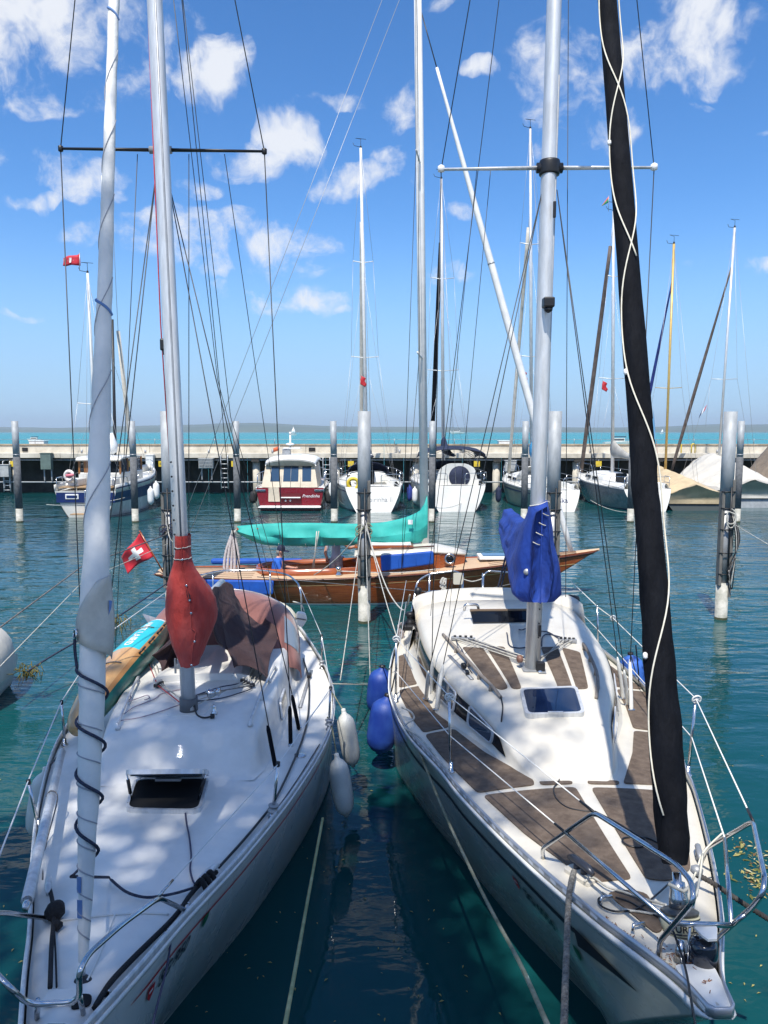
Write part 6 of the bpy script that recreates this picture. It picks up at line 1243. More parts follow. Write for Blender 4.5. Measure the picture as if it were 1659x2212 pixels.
# white fenders of the left yacht
fender('fender', WZ(742, 1535, .98), .62, .10, mat('fender_white', (.70, .70, .64), .45, var=.15, vs=5), 'white fender hanging highest on the right side of the left yacht', (.18, -.12, -1), 'white fenders of the left yacht', [TL(5.35, 1.37, 1.06), TL(5.3, 1.33, 1.12)], lm=ropey)
fender('fender', WZ(727, 1632, .86), .60, .10, MATS['fender_white'], 'white fender hanging nearest on the right side of the left yacht', (.16, -.12, -1), 'white fenders of the left yacht', [TL(4.5, 1.33, 1.06), TL(4.5, 1.29, 1.12)], lm=ropey)
fender('fender', WZ(98, 1662, .98), .62, .10, MATS['fender_white'], 'white fender hanging on the left side of the left yacht', (-.16, -.1, -1), 'white fenders of the left yacht', [TL(3.75, -1.17, 1.06), TL(3.75, -1.12, 1.12)], lm=ropeg)
# ------------------------------------------------------------------ the near right yacht (SG 6056)
TR = lambda s, x, z: Vector((1.55 + x, 3.26 + s, z))
RL = 9.0
HR = Hull(RL, [(0, .055), (.27, .11), (.87, .37), (1.67, .65), (2.68, .95), (3.09, 1.04), (4.0, 1.30), (4.8, 1.43), (5.5, 1.48), (6.8, 1.42), (8.2, 1.22), (9.0, 1.05)],
          [(0, 1.33), (.9, 1.25), (1.7, 1.18), (2.7, 1.12), (4, 1.06), (5.5, 1.03), (9, 1.06)],
          [(0, 0), (1.5, 0), (2.05, .2), (2.72, .5), (3.61, .82), (4.5, 1.12), (5.7, 1.42), (7, 1.32), (9.0, .8)], 1.5, .3, TR)
rroot = empty('sailing_yacht', (1.6, 7.6, 0), 'cream near yacht lettered SG 6056 with brown deck pads and black furled headsail', 'sailboat'); set_org(rroot.location)
HR.strip('hull', 0, 1.3, hullstain, rroot, 30, 120); HR.transom('transom', 1.3, hullw, rroot)
HR.deck('deck', gel, rroot, .05, RL, (7.55, 8.75, 6, 14, .5), 70, 20)
def rdeck(x, y):
    s, t = y - 3.26, x - 1.55; b = max(.05, tab(HR.hs, s)); return HR.deckz(s, max(-1, min(1, t / b)))
slotm = bpy.data.materials.new('slotted_rail'); slotm.use_nodes = True; t_ = slotm.node_tree; b_ = t_.nodes['Principled BSDF']; b_.inputs['Metallic'].default_value = .7; b_.inputs['Roughness'].default_value = .4; b_.inputs['Base Color'].default_value = (.55, .56, .58, 1)
HR.strip('toe_rail', -.04, .0, slotm, rroot, 1, 60, .0, solid=.012)
HR.strip('rub_rail', .005, .04, whitep, rroot, 1, 60, .016, solid=.014)
darkslot = mat('rail_slot_dark', (.03, .03, .035), .6); lightslot = mat('rail_slot_light', (.75, .77, .8), .5)
n_ = 0
for side in (-1, 1):                              # the slots of the perforated toe rail
    mb = MB(); s = .8
    while s < 6.2:
        z0, z1 = HR.z(s) + .008, HR.z(s) + .028; q = [HR.T(ss, side * (tab(HR.hs, ss) + .0095), zz) for ss, zz in ((s, z0), (s + .06, z0), (s + .06, z1), (s, z1))]
        mk('rail_slot', q, [(0, 1, 2, 3)], darkslot if side > 0 else lightslot, rroot, smooth=False); s += .13
band(HR, 'black_stripe', .95, 8.95, .20, .04, letter, rroot, tip=0)
for sd in (-1, 1): mk('stripe_arrow', [HR.pt(sd, 1.02, HR.z(1.02) - .16, .03), HR.pt(sd, .52, HR.z(.52) - .235, .012), HR.pt(sd, 1.02, HR.z(1.02) - .28, .03)], [(0, 1, 2)], letter, rroot, smooth=False)
HR.text('registration', 'SG·6056', .115, -1, 1.80, .775, letter, rroot, -1, .2, .02)
shield(HR, 'swiss_shield', -1, 1.88, .775, red, rroot, -1); HR.wrap('shield_cross', [(-.02, .05), (.02, .05), (.02, .062), (-.02, .062)], [(0, 1, 2, 3)], -1, 1.88, .777, letterw, rroot, -1); shield(HR, 'canton_shield', -1, 1.12, .79, MATS['shield_green'], rroot, -1)
# coachroof
RW = [(2.72, .26), (2.85, .34), (3.1, .44), (3.7, .60), (4.3, .82), (5.2, 1.03), (6.0, 1.12), (7.5, 1.17)]; RH = [(2.72, .0), (2.8, .02), (3.1, .11), (3.5, .22), (3.9, .30), (4.4, .37), (5.2, .43), (6.2, .48), (7.5, .50)]
def rroof(x, y):
    s, t = y - 3.26, x - 1.55; w = tab(RW, s) * .92
    if s < 2.72 or abs(t) > w or s > 7.5: return rdeck(x, y)
    return HR.z(s) + .02 + tab(RH, s) + .06 * (1 - (t / w) ** 2) * min(1, tab(RH, s) / .25)
rows = []; SS = [2.72, 2.76, 2.82, 2.9, 3.0, 3.1, 3.25, 3.4, 3.6, 3.8, 4.0, 4.3, 4.6, 5.0, 5.4, 5.8, 6.2, 6.6, 7.0, 7.5]
for s in SS:
    w = tab(RW, s); hh = tab(RH, s); z0 = HR.z(s) + .02; cm_ = .06 * min(1, hh / .25)
    rows.append([TR(s, w * c, z0 + hh * k + cm * cm_) for c, k, cm in ((-1.10, -.1, 0), (-1.04, .02, 0), (-1.0, .16, 0), (-.97, .7, 0), (-.95, .88, 0), (-.91, .98, .1), (-.8, 1.0, .36), (-.55, 1, .7), (-.28, 1, .92), (0, 1, 1), (.28, 1, .92), (.55, 1, .7), (.8, 1.0, .36), (.91, .98, .1), (.95, .88, 0), (.97, .7, 0), (1.0, .16, 0), (1.04, .02, 0), (1.10, -.1, 0))])
v, f = grid(rows); f.append(tuple((len(SS) - 1) * 19 + k for k in range(19))); mk('coachroof', v, f, gel, rroot)
def rside(s, k, sd, out=.008):                    # a point on the coachroof side, k = share of the height
    w = tab(RW, s); c = 1.0 - .03 * (k - .16) / .54; return TR(s, sd * (w * c + out), HR.z(s) + .02 + tab(RH, s) * k)
for sd in (-1, 1):
    rows = [[rside(s, k * (1 if s > 3.2 else .95), sd, .008) for k in (.24, .5, .78)] for s in [3.28 + 2.9 * i / 24 for i in range(25)]]
    rows[0] = [rside(3.2, .26, sd, .008)] * 3 if False else [rside(3.24, .3 + .02 * k, sd, .008) for k in range(3)]
    mk('window_band', *grid(rows), glassd, rroot)
    for s0, s1 in ((3.55, 4.0), (4.35, 4.85)):
        inn = rounded([rside(s0, .26, sd, .014), rside(s1, .24, sd, .014), rside(s1, .80, sd, .014), rside(s0, .78, sd, .014)], .05, 4); c = sum(inn, Vector()) / len(inn); ring_plate('port_frame', [c + (p - c) * 1.14 for p in inn], inn, .012 * sd, alu, rroot, (1, 0, 0)); plate('port_glass', [p + Vector((sd * .003, 0, 0)) for p in inn], .006, glassb, rroot, (1, 0, 0))
    rows = [[rside(s, k, sd, .010) for k in (.3, .8)] for s in (6.35, 6.6, 6.85, 7.1)]; mk('rear_window', *grid(rows), glassd, rroot)
# deck hatch with smoked glass
hq = [onto(u, v, rroof) for u, v in ((1141, 1550), (1256, 1547), (1240, 1494), (1129, 1498))]; inn = rounded(hq, .06, 5); c = sum(hq, Vector()) / 4; nrm = (hq[1] - hq[0]).cross(hq[3] - hq[0]).normalized()
ring_plate('hatch_frame', [c + (p - c) * 1.12 + nrm * .0 for p in inn], [p for p in inn], .05, alu, rroot, nrm); plate('hatch_glass', [p + nrm * .035 for p in inn], .02, mat('smoked_acrylic', (.008, .018, .05), .05, spec=.9, coat=.5), rroot, nrm); box('hatch_hinge', hq[0].lerp(hq[1], .5) + nrm * .05 + Vector((0, -.02, 0)), (.14, .03, .02), alu, rroot)
# brown anti-slip pads
padm = mat('brown_antislip', (.17, .125, .09), .85, col2=(.10, .070, .05), vs=13, bump=.6, bs=150)
def pad_on(pts, fn, r_=.05, th=.012): return plate('antislip_pad', rounded([onto(u, v, fn) + Vector((0, 0, .006)) for u, v in pts], r_, 4), th, padm, rroot)
def pad_mesh(pts, fn, n=14):                      # a pad that follows the deck's curve
    P2 = [onto(u, v, fn) for u, v in pts]; R_ = rounded(P2, .05, 3); bm = bmesh.new(); vs = [bm.verts.new((p.x, p.y, 0)) for p in R_]; fc = bm.faces.new(vs)
    xs_, ys_ = [p.x for p in R_], [p.y for p in R_]; y0, y1, x0, x1 = min(ys_), max(ys_), min(xs_), max(xs_)
    for i in range(1, n): yy = y0 + (y1 - y0) * i / n; bmesh.ops.bisect_plane(bm, geom=bm.verts[:] + bm.edges[:] + bm.faces[:], plane_co=(0, yy, 0), plane_no=(0, 1, 0))
    for i in range(1, 8): xx = x0 + (x1 - x0) * i / 8; bmesh.ops.bisect_plane(bm, geom=bm.verts[:] + bm.edges[:] + bm.faces[:], plane_co=(xx, 0, 0), plane_no=(1, 0, 0))
    bm.verts.index_update(); v = [Vector((q.co.x, q.co.y, fn(q.co.x, q.co.y) + .010)) for q in bm.verts]; f = [tuple(q.index for q in fc.verts) for fc in bm.faces]; bm.free()
    o = mk('antislip_pad', v, f, padm, rroot, smooth=False); s = o.modifiers.new('solid', 'SOLIDIFY'); s.thickness = .009; s.offset = -1 if Vector(o.data.polygons[0].normal).z > 0 else 1; return o
for pts in [[(998, 1399), (1043, 1401), (1098, 1487), (1082, 1492), (1060, 1482)], [(1050, 1398), (1089, 1398), (1127, 1489), (1106, 1489)], [(1168, 1399), (1204, 1399), (1237, 1489), (1207, 1489)], [(1214, 1400), (1253, 1410), (1271, 1489), (1246, 1490)]]: pad_mesh(pts, rroof)
for pts in [[(861, 1418), (874, 1415), (906, 1477), (862, 1486)], [(862, 1492), (910, 1482), (919, 1508), (940, 1541), (972, 1564), (974, 1570), (915, 1583), (890, 1553), (868, 1511)], [(918, 1588), (981, 1576), (1046, 1626), (1150, 1684), (1156, 1697), (1032, 1714), (989, 1672), (952, 1632)],
            [(1163, 1686), (1237, 1689), (1236, 1695), (1168, 1697)], [(1267, 1688), (1337, 1688), (1338, 1696), (1272, 1695)], [(1043, 1720), (1243, 1702), (1366, 1901), (1286, 1907), (1222, 1868), (1134, 1803)], [(1277, 1703), (1470, 1714), (1484, 1790), (1492, 1880), (1444, 1905), (1396, 1901)],
            [(1308, 1932), (1355, 1924), (1398, 1932), (1433, 2010), (1415, 2019), (1352, 1965)], [(1305, 1433), (1320, 1440), (1388, 1490), (1330, 1484)], [(1332, 1490), (1396, 1496), (1416, 1540), (1424, 1581), (1368, 1574), (1352, 1527)], [(1369, 1580), (1440, 1588), (1472, 1700), (1346, 1694), (1366, 1628)]]: pad_mesh(pts, rdeck)
# mast
r0 = onto(1150, 1442, rroof); rtop = Vector((1.76, 8.15, 13.6))
def rmast(z): return r0.lerp(rtop, (z - r0.z) / (rtop.z - r0.z))
mt_ = WY(1200, 0, 8.0); k_ = (mt_.z - r0.z) / 1.0
v, f = tube_geo([rmast(z) for z in (r0.z + .01, 4, 8, 13.6)], [.078, .078, .072, .06], 22, True, 1.35); mk('mast', v, f, alu, rroot)
tube('mast_groove', [rmast(z) + Vector((.06, -.05, 0)) for z in (r0.z + .1, 4, 7.5)], .012, alud, rroot, 6); plate('mast_step', rounded([r0 + Vector((x, y, .004)) for x, y in ((-.12, -.14), (.12, -.14), (.12, .16), (-.12, .16))], .03), .012, alud, rroot)
box('mast_foot_block', r0 + Vector((.06, -.12, .05)), (.09, .06, .1), black, rroot, bevel=.01); lathe('foot_sheave', [(.01, -.03), (.04, -.02), (.04, .02), (.01, .03)], r0 + Vector((-.14, -.02, .1)), mat('copper_brown', (.2, .1, .07), .5), rroot, (1, .3, 0), 12)
for z in (r0.z + .35, r0.z + .5, r0.z + .65, r0.z + .8): lathe('mast_rivet', [(.002, 0), (.009, .001), (.002, .003)], rmast(z) + Vector((.035, -.098, 0)), black, rroot, (0, -1, 0), 8)
p = rmast(r0.z + .42) + Vector((.045, -.10, 0)); box('halyard_slot', p, (.03, .02, .12), black, rroot, bevel=.006)
p = WY(1183, 655, 7.85); box('deck_light', p + Vector((0, -.03, 0)), (.11, .13, .10), black, rroot, bevel=.015); lathe('light_lens', [(.045, 0), (.04, -.03), (.01, -.05)], p + Vector((0, -.04, -.05)), black, rroot, n=12)
p = WY(1196, 455, 7.92); box('halyard_exit', p + Vector((0, -.04, 0)), (.03, .03, .16), black, rroot, bevel=.008)
cs = WY(1187, 363, 8.02); tl, tr = WY(953, 366, 8.1), WY(1413, 362, 8.1); tube('spreader_collar', [cs + Vector((-.13, 0, 0)), cs + Vector((.13, 0, 0))], .05, black, rroot, 10)
lathe('mast_band', [(.10, -.07), (.105, -.05), (.105, .05), (.10, .07)], cs, black, rroot, n=18)
for t__, sd in ((tl, -1), (tr, 1)):
    v, f = tube_geo([cs + Vector((sd * .1, 0, 0)), t__], [.036, .024], 8, True, .55); mk('spreader', v, f, alu, rroot); lathe('spreader_end', [(.01, -.03), (.035, -.02), (.035, .03), (.01, .045)], t__, whitep, rroot, n=10)
q1, q2, q3 = WZ(933, 1430, 1.5), WZ(956, 1444, 1.5), WZ(925, 1455, 1.45); q4, q5 = WZ(1335, 1428, 1.5), WZ(1361, 1434, 1.5)
WR = [(tl, rtop), (tr, rtop), (tl, q1), (tr, q5), (WY(1172, 410, 8.0), q2), (WY(1172, 410, 8.0), q3), (WY(1203, 410, 8.0), q4), (WY(1203, 410, 8.0), WZ(1349, 1455, 1.45)), (rtop, TR(8.9, -.9, 1.2)), (rtop, TR(8.9, .9, 1.2)), (WY(1226, 0, 8.1) + Vector((0, 0, .4)), WZ(1222, 1290, 2.2))]
for i, (a, b) in enumerate(WR): tube('backstay' if i in (8, 9) else 'halyard' if i == 10 else 'shroud', [a, b], .0052 if i != 10 else .004, wire, rroot, 5)
for (u, v) in ((1030, 367), (1060, 366)): tube('flag_halyard', [WY(u, v, 8.1), WZ(u - 100 if u < 1050 else u - 90, 1330, 1.6)], .0035, wire, rroot, 5)
for a, b in ((q1, onto(933, 1507, rdeck)), (q2, onto(942, 1536, rdeck)), (q3, onto(920, 1513, rdeck)), (q4, onto(1347, 1512, rdeck)), (q5, onto(1364, 1537, rdeck)), (WZ(1349, 1455, 1.45), onto(1357, 1525, rdeck))):
    tube('turnbuckle_cover', [a + (a - b).normalized() * .05, a, a.lerp(b, .15), a.lerp(b, .9), b], [.006, .015, .02, .022, .016], mat('tube_white', (.72, .71, .66), .55, var=.15, vs=9), rroot, 10); box('chainplate', b + Vector((0, 0, .01)), (.07, .035, .035), steel, rroot, bevel=.006)
# wooden handrails, tracks, blocks, lines on the coachroof
greyteak = mat('grey_teak', (.30, .26, .22), .8, col2=(.20, .17, .14), vs=10, stretch=(4, .6, 4))
for pts in ([(957, 1374), (985, 1410), (1012, 1440), (1035, 1467), (1060, 1492), (1082, 1511)], [(1249, 1378), (1262, 1405), (1275, 1430), (1287, 1460), (1291, 1488), (1288, 1512)]):
    q = [onto(u, v, rroof) for u, v in pts]; tube('grab_rail', smooth_path([q[0] + Vector((0, 0, .02))] + [p + Vector((0, 0, .06)) for p in q[1:-1]] + [q[-1] + Vector((0, 0, .02))], 5), .018, greyteak, rroot, 8)
    for p in q[1:-1]: tube('rail_block', [p - Vector((0, 0, .01)), p + Vector((0, 0, .06))], [.024, .018], greyteak, rroot, 8)
for (a, b) in (((975, 1384), (1026, 1385)), ((1206, 1387), (1245, 1390))):
    A2, B2 = onto(*a, rroof), onto(*b, rroof); d = B2 - A2; box('deck_organiser', (A2 + B2) / 2 + Vector((0, 0, .025)), (d.length, .06, .04), alud, rroot, Matrix.Rotation(math.atan2(d.y, d.x), 3, 'Z'), bevel=.006)
    for k in range(4): lathe('sheave', [(.002, 0), (.016, .001), (.016, .02), (.002, .022)], A2.lerp(B2, .15 + .23 * k) + Vector((0, 0, .045)), black, rroot, n=8)
for k in range(5): rope('control_line', [r0 + Vector((-.08, .02 * k, .06 + .01 * k)), onto(985 + 9 * k, 1387, rroof) + Vector((0, 0, .04)), onto(968 + 9 * k, 1350, rroof) + Vector((0, 0, .03))], .006, (ropew, ropeg, ropew, ropeb, ropew)[k], rroot, sm=False)
for k in range(4): rope('control_line', [r0 + Vector((.08, .02 * k, .06 + .01 * k)), onto(1212 + 9 * k, 1389, rroof) + Vector((0, 0, .04)), onto(1195 + 8 * k, 1352, rroof) + Vector((0, 0, .03))], .006, (ropew, ropew, ropeg, ropew)[k], rroot, sm=False)
for (u, v) in ((986, 1345), (1193, 1346)): p = onto(u, v, rroof); box('rope_clutch', p + Vector((0, 0, .03)), (.22, .11, .06), mat('clutch_maroon', (.07, .03, .035), .5), rroot, bevel=.01)
for k in range(4):
    for u in (978, 1186): p = onto(u + 5 * k, 1343, rroof); box('clutch_lever', p + Vector((0, 0, .075)), (.03, .1, .025), black, rroot, bevel=.006)
for (u, v) in ((990, 1327), (1184, 1332)): p = onto(u, v, rroof); lathe('winch', [(.065, 0), (.07, .03), (.045, .055), (.042, .1), (.065, .14), (.07, .16), (.03, .175)], p, black if u < 1000 else alud, rroot, n=18)
p = WZ(886, 1348, 1.35); lathe('winch', [(.07, 0), (.075, .03), (.05, .055), (.046, .1), (.07, .14), (.05, .17)], p, black, rroot, n=18); box('winch_base', p - Vector((0, 0, .03)), (.24, .22, .09), black, rroot, bevel=.03)
pile = [onto(955 + 42 * math.cos(k * 2.39) * (.45 + .55 * ((k * 5) % 7) / 6) + 8 * math.sin(k), 1343 + 13 * math.sin(k * 2.39) * (.4 + .6 * ((k * 3) % 5) / 4) - .12 * (42 * math.cos(k * 2.39)), rroof) + Vector((0, 0, .02 + .02 * ((k * 3) % 5))) for k in range(64)]
rope('rope_pile', pile, .010, mat('rope_mauve', (.42, .37, .36), .9, col2=(.25, .22, .22), vs=30, bump=.4, bs=90), rroot)
for k, pts in enumerate([[(1085, 1345), (1095, 1370), (1100, 1395), (1118, 1402), (1140, 1400)], [(1100, 1348), (1122, 1362), (1135, 1360)], [(1165, 1365), (1185, 1368), (1205, 1380), (1215, 1385)], [(1170, 1398), (1172, 1378), (1185, 1372), (1210, 1378)]]): rope('blue_line', [onto(u, v, rroof) + Vector((0, 0, .012)) for u, v in pts], .007, ropeb, rroot)
rope('cable', [onto(u, v, rroof) + Vector((0, 0, .01)) for u, v in ((965, 1340), (985, 1385), (1000, 1410), (1010, 1440), (1020, 1456))], .006, ropeb, rroot)
rope('cable', [onto(1082, 1512, rroof) + Vector((0, 0, .03)), onto(1086, 1530, rroof) + Vector((0, 0, .01)), onto(1083, 1560, rroof) + Vector((0, 0, .01)), onto(1084, 1585, rroof) + Vector((0, 0, .01)), onto(1090, 1594, rroof)], .007, black, rroot)
rope('cable', [onto(u, v, rdeck) + Vector((0, 0, .012)) for u, v in ((1128, 1622), (1160, 1626), (1195, 1642), (1211, 1665), (1207, 1690), (1196, 1706), (1202, 1728), (1225, 1747), (1260, 1755), (1280, 1756))], .006, black, rroot)
for (a, b) in (((970, 1418), (1020, 1470)), ((1290, 1430), (1326, 1478))):
    A2, B2 = onto(*a, rroof) + Vector((0, 0, .012)), onto(*b, rroof) + Vector((0, 0, .012)); mk('genoa_track', *grid([[A2.lerp(B2, t) + Vector((-.018, 0, 0)), A2.lerp(B2, t) + Vector((.018, 0, 0))] for t in (0, .5, 1)]), alud, rroot, solid=.014); lathe('track_block', [(.01, -.02), (.035, -.015), (.035, .015), (.01, .02)], A2.lerp(B2, .65) + Vector((0, 0, .05)), black, rroot, (1, .5, 0), 14); box('track_car', A2.lerp(B2, .8) + Vector((0, 0, .02)), (.04, .09, .035), black, rroot, bevel=.008)
q = [onto(u, v, rdeck) + Vector((0, 0, .012)) for u, v in ((873, 1415), (886, 1440), (907, 1468))]; mk('genoa_track', *grid([[p + Vector((-.016, 0, 0)), p + Vector((.016, 0, 0))] for p in q]), alud, rroot, solid=.014)
p = onto(1166, 1452, rroof); lathe('vent_plug', [(.03, 0), (.03, .015), (.017, .025), (.017, .06), (.01, .07)], p, steel, rroot, n=12); box('plug_base', p + Vector((.02, -.02, .006)), (.08, .06, .012), alud, rroot, bevel=.004)
# windscreen and coamings aft
g = [WZ(u, v, z) for u, v, z in ((1015, 1318, 1.72), (1140, 1317, 1.72), (1150, 1343, 1.62), (1022, 1346, 1.60))]; plate('windscreen', g, .015, glassd, rroot, (0, -.5, 1)); plate('windscreen_rim', [g[0], g[1], g[1] + Vector((0, -.03, .0)), g[0] + Vector((0, -.03, 0))], .03, mat('teak_trim', (.2, .14, .09), .7), rroot)
rows = []
for i in range(25):
    a = math.pi * i / 24; x = -1.16 * math.cos(a); s = 7.0 + .75 * math.sin(a) ** .6; rows.append([TR(s + e, x * w, z) for e, w, z in ((-.25, .97, HR.z(7) + .42), (-.12, .98, 1.60 + .08 * math.sin(a)), (.05, 1.0, 1.66 + .08 * math.sin(a)), (.16, 1.0, 1.62 + .08 * math.sin(a)), (.2, 1.0, 1.2))])
mk('rear_coaming', *grid(rows), gel, rroot)
for sx in (-1, 1):
    rows = [[TR(s, sx * w * c, HR.z(s) + k) for c, k in ((.86, -.05), (.88, .34), (.95, .37), (1.03, .3), (1.08, .0))] for s, w in ((6.9, 1.13), (7.6, 1.08), (8.3, .98), (8.9, .84))]; mk('cockpit_coaming', *grid(rows), gel, rroot)
tube('companion_handle', fillet([WZ(1003, 1318, 1.72), WZ(1004, 1306, 1.80), WZ(1032, 1306, 1.80), WZ(1034, 1318, 1.72)], .06), .018, steel, rroot, 8)
# stanchions, discs, lifelines, pushpit, pulpit
STR = [(855, 1517, 856, 1379, 1), (974, 1668, 970, 1504, 1), (1293, 1411, 1290, 1310, 0), (1486, 1676, 1503, 1509, 1)]; top = []
def disc(p, r_=.036):
    o_ = mk('lifeline_disc', *torus_geo(p, r_, .007, (0, 1, .35), 20, 8), whitep, rroot); mb = MB()
    for k in range(3): a = k * math.pi / 3 + .3; d = Vector((math.cos(a), 0, math.sin(a))) * r_; mb.tube([p - d, p + d], .006, 6)
    mb.build('disc_spokes', whitep, o_)
for ub, vb, ut, vt, dd in STR:
    b = onto(ub, vb, rdeck); t = WY(ut, vt, b.y + .02); top.append(t); tube('stanchion', [b, t], .0125, steel, rroot, 10); lathe('stanchion_base', [(.034, -.01), (.034, .015), (.02, .02), (.017, .09)], b, steel, rroot, n=12)
    if dd: disc(t + Vector((0, -.02, 0)))
    else: lathe('stanchion_cap', [(.014, 0), (.014, .012), (.004, .018)], t, steel, rroot, n=8)
dm = WY(1324, 1335, 10.4); disc(dm)
pA = [onto(1174, 1854, rdeck), WZ(1171, 1833, 1.27), WZ(1284, 1755, 1.75), WZ(1462, 1867, 1.79), WZ(1494, 1905, 1.79), WZ(1499, 1946, 1.74), WZ(1424, 2035, 1.38), onto(1425, 2076, rdeck)]
tube('pulpit', fillet(pA, .06, 5), .014, steel, rroot, 12)
pB = [onto(1513, 1867, rdeck), WZ(1527, 1832, 1.36), WZ(1627, 1774, 1.75), WZ(1652, 1895, 1.79), WZ(1648, 1930, 1.74), WZ(1627, 1959, 1.64), WZ(1548, 2026, 1.36), onto(1540, 2050, rdeck)]
tube('pulpit', fillet(pB, .06, 5), .014, steel, rroot, 12)
tube('pulpit_rail', [WZ(1222, 1799, 1.50), WZ(1449, 1994, 1.52)], .0125, steel, rroot, 10); tube('pulpit_rail', [WZ(1566, 1812, 1.56), WZ(1580, 1998, 1.50)], .0125, steel, rroot, 10); tube('pulpit_step', [WZ(1449, 1994, 1.52), WZ(1580, 1999, 1.50)], .015, steel, rroot, 10); tube('pulpit_rail', [WZ(1580, 1999, 1.50), WZ(1610, 1975, 1.58)], .012, steel, rroot, 8)
LLm = mat('lifeline_cream', (.76, .75, .70), .45)
tube('lifeline', [WZ(1284, 1755, 1.75), top[1], top[0], TR(8.0, -1.22, 1.80)], .0045, LLm, rroot, 6); tube('lifeline', [WZ(1222, 1799, 1.50), onto(974, 1668, rdeck).lerp(top[1], .48), onto(855, 1517, rdeck).lerp(top[0], .48), TR(8.0, -1.22, 1.48)], .0045, LLm, rroot, 6)
tube('lifeline', [WZ(1627, 1774, 1.75), top[3], dm, top[2], TR(8.0, 1.22, 1.80)], .0050, LLm, rroot, 6); tube('lifeline', [WZ(1566, 1812, 1.56), onto(1486, 1676, rdeck).lerp(top[3], .5), onto(1293, 1411, rdeck).lerp(top[2], .5), TR(8.0, 1.22, 1.48)], .0050, LLm, rroot, 6)
for a, b in ((WZ(1284, 1755, 1.75), top[1]), (WZ(1222, 1799, 1.50), onto(974, 1668, rdeck).lerp(top[1], .48)), (WZ(1627, 1774, 1.75), top[3])): tube('lifeline_tensioner', [a, a.lerp(b, .07)], .009, black, rroot, 8)
yq = 11.9
for pts in ([(887, 1332), (901, 1256), (925, 1240), (984, 1233), (997, 1243), (999, 1303)], [(1042, 1303), (1044, 1243), (1055, 1233), (1120, 1238), (1185, 1255), (1215, 1300)]): tube('pushpit', fillet([WY(u, v, yq if i not in (0, len(pts)) else yq - .5) for i, (u, v) in enumerate(pts)], .12, 5), .015, steel, rroot, 10)
for a, b in (((890, 1300), (925, 1278)), ((925, 1278), (997, 1273)), ((1044, 1271), (1110, 1277))): tube('pushpit_rail', [WY(*a, yq - .05), WY(*b, yq - .05)], .013, steel, rroot, 8)
for u in (928, 1000, 1043, 1112): tube('pushpit_post', [WY(u, 1238, yq - .02), WY(u - 2, 1330, yq - .1)], .014, steel, rroot, 8)
p = WY(989, 1250, yq - .1); plate('name_tag', rounded([p + Vector((x, 0, z)) for x, z in ((-.07, -.09), (.07, -.09), (.09, 0), (.07, .09), (-.07, .09))], .02), .02, mat('tag_cream', (.6, .56, .45), .6), rroot, (0, -1, 0))
rope('stern_chain', [WY(998, 1250, yq), WY(1020, 1256, yq), WY(1043, 1250, yq)], .009, ropew, rroot)
for k, (u, v) in enumerate(((955, 1250), (960, 1252), (1108, 1280), (1116, 1284))): p = WY(u, v, yq - .1); rope('coiled_line', [p + Vector((.03 * math.sin(j * 2.5), -.02 * (j % 2), -.06 * (j % 8))) for j in range(20)], .010, ropew, rroot)
p = WZ(878, 1340, 1.55); rope('coiled_line', [WY(866 + 7 * math.sin(j * 2.1), 1345 + 44 * ((j * 5) % 9) / 8, 10.9 + .02 * (j % 3)) for j in range(40)], .010, MATS['rope_mauve'], rroot); lathe('horn', [(.02, -.06), (.05, -.04), (.055, .04), (.02, .06)], WY(903, 1277, 11.3), black, rroot, (.3, .3, 1), 12); lathe('horn', [(.02, -.1), (.06, -.07), (.06, .07), (.02, .1)], WY(1238, 1294, 11.2), black, rroot, (1, .2, -.2), 12)
rope('rail_rope', [WZ(868, 1528, 1.14), WZ(888, 1538, 1.13), WZ(894, 1552, 1.13), WZ(880, 1562, 1.13), WZ(875, 1572, 1.13), WZ(905, 1592, 1.13), WZ(940, 1632, 1.14), WZ(970, 1668, 1.15)], .010, ropew, rroot)
# cleats and bow fittings
cl = cleat(onto(1229, 1868, rdeck), onto(1280, 1907, rdeck), mat('cleat_black', (.05, .055, .07), .35, .4), rroot, .07, .026); plate('cleat_base', rounded([onto(u, v, rdeck) + Vector((0, 0, .01)) for u, v in ((1215, 1880), (1240, 1870), (1290, 1905), (1270, 1918))], .03), .02, gel, rroot)
cleat(onto(1505, 1840, rdeck), onto(1512, 1870, rdeck), alud, rroot, .06, .02)
for u, v in ((1310, 1950), (1380, 2010)): p = onto(u, v, rdeck); tube('fairlead', [p + Vector((-.04, -.02, .01)), p + Vector((-.03, 0, .035)), p + Vector((.03, .01, .035)), p + Vector((.04, .03, .01))], .010, steel, rroot, 8)
rope('furling_line', [onto(u, v, rdeck) + Vector((0, 0, .03)) for u, v in ((1436, 1965), (1400, 1955), (1350, 1938), (1310, 1925), (1280, 1905), (1262, 1915))], .007, ropew, rroot); rope('furling_line', [onto(u, v, rdeck) + Vector((0, 0, .02)) for u, v in ((1430, 1985), (1390, 1978), (1345, 1970), (1320, 1948), (1300, 1935))], .007, ropew, rroot)
rope('black_cable', [onto(u, v, rdeck) + Vector((0, 0, .02)) for u, v in ((1445, 1915), (1420, 1938), (1395, 1958), (1370, 1972), (1330, 1976), (1300, 1965), (1292, 1950), (1305, 1942))], .006, black, rroot); rope('black_cable', [onto(u, v, rdeck) + Vector((0, 0, .02)) for u, v in ((1430, 1990), (1395, 1975), (1360, 1955), (1330, 1945))], .005, black, rroot)
rope('grey_cable', [onto(u, v, rdeck) + Vector((0, 0, .015)) for u, v in ((1285, 1757), (1330, 1780), (1375, 1808), (1395, 1820), (1385, 1834), (1360, 1832), (1345, 1822), (1352, 1814), (1400, 1815), (1440, 1838))], .007, black, rroot)
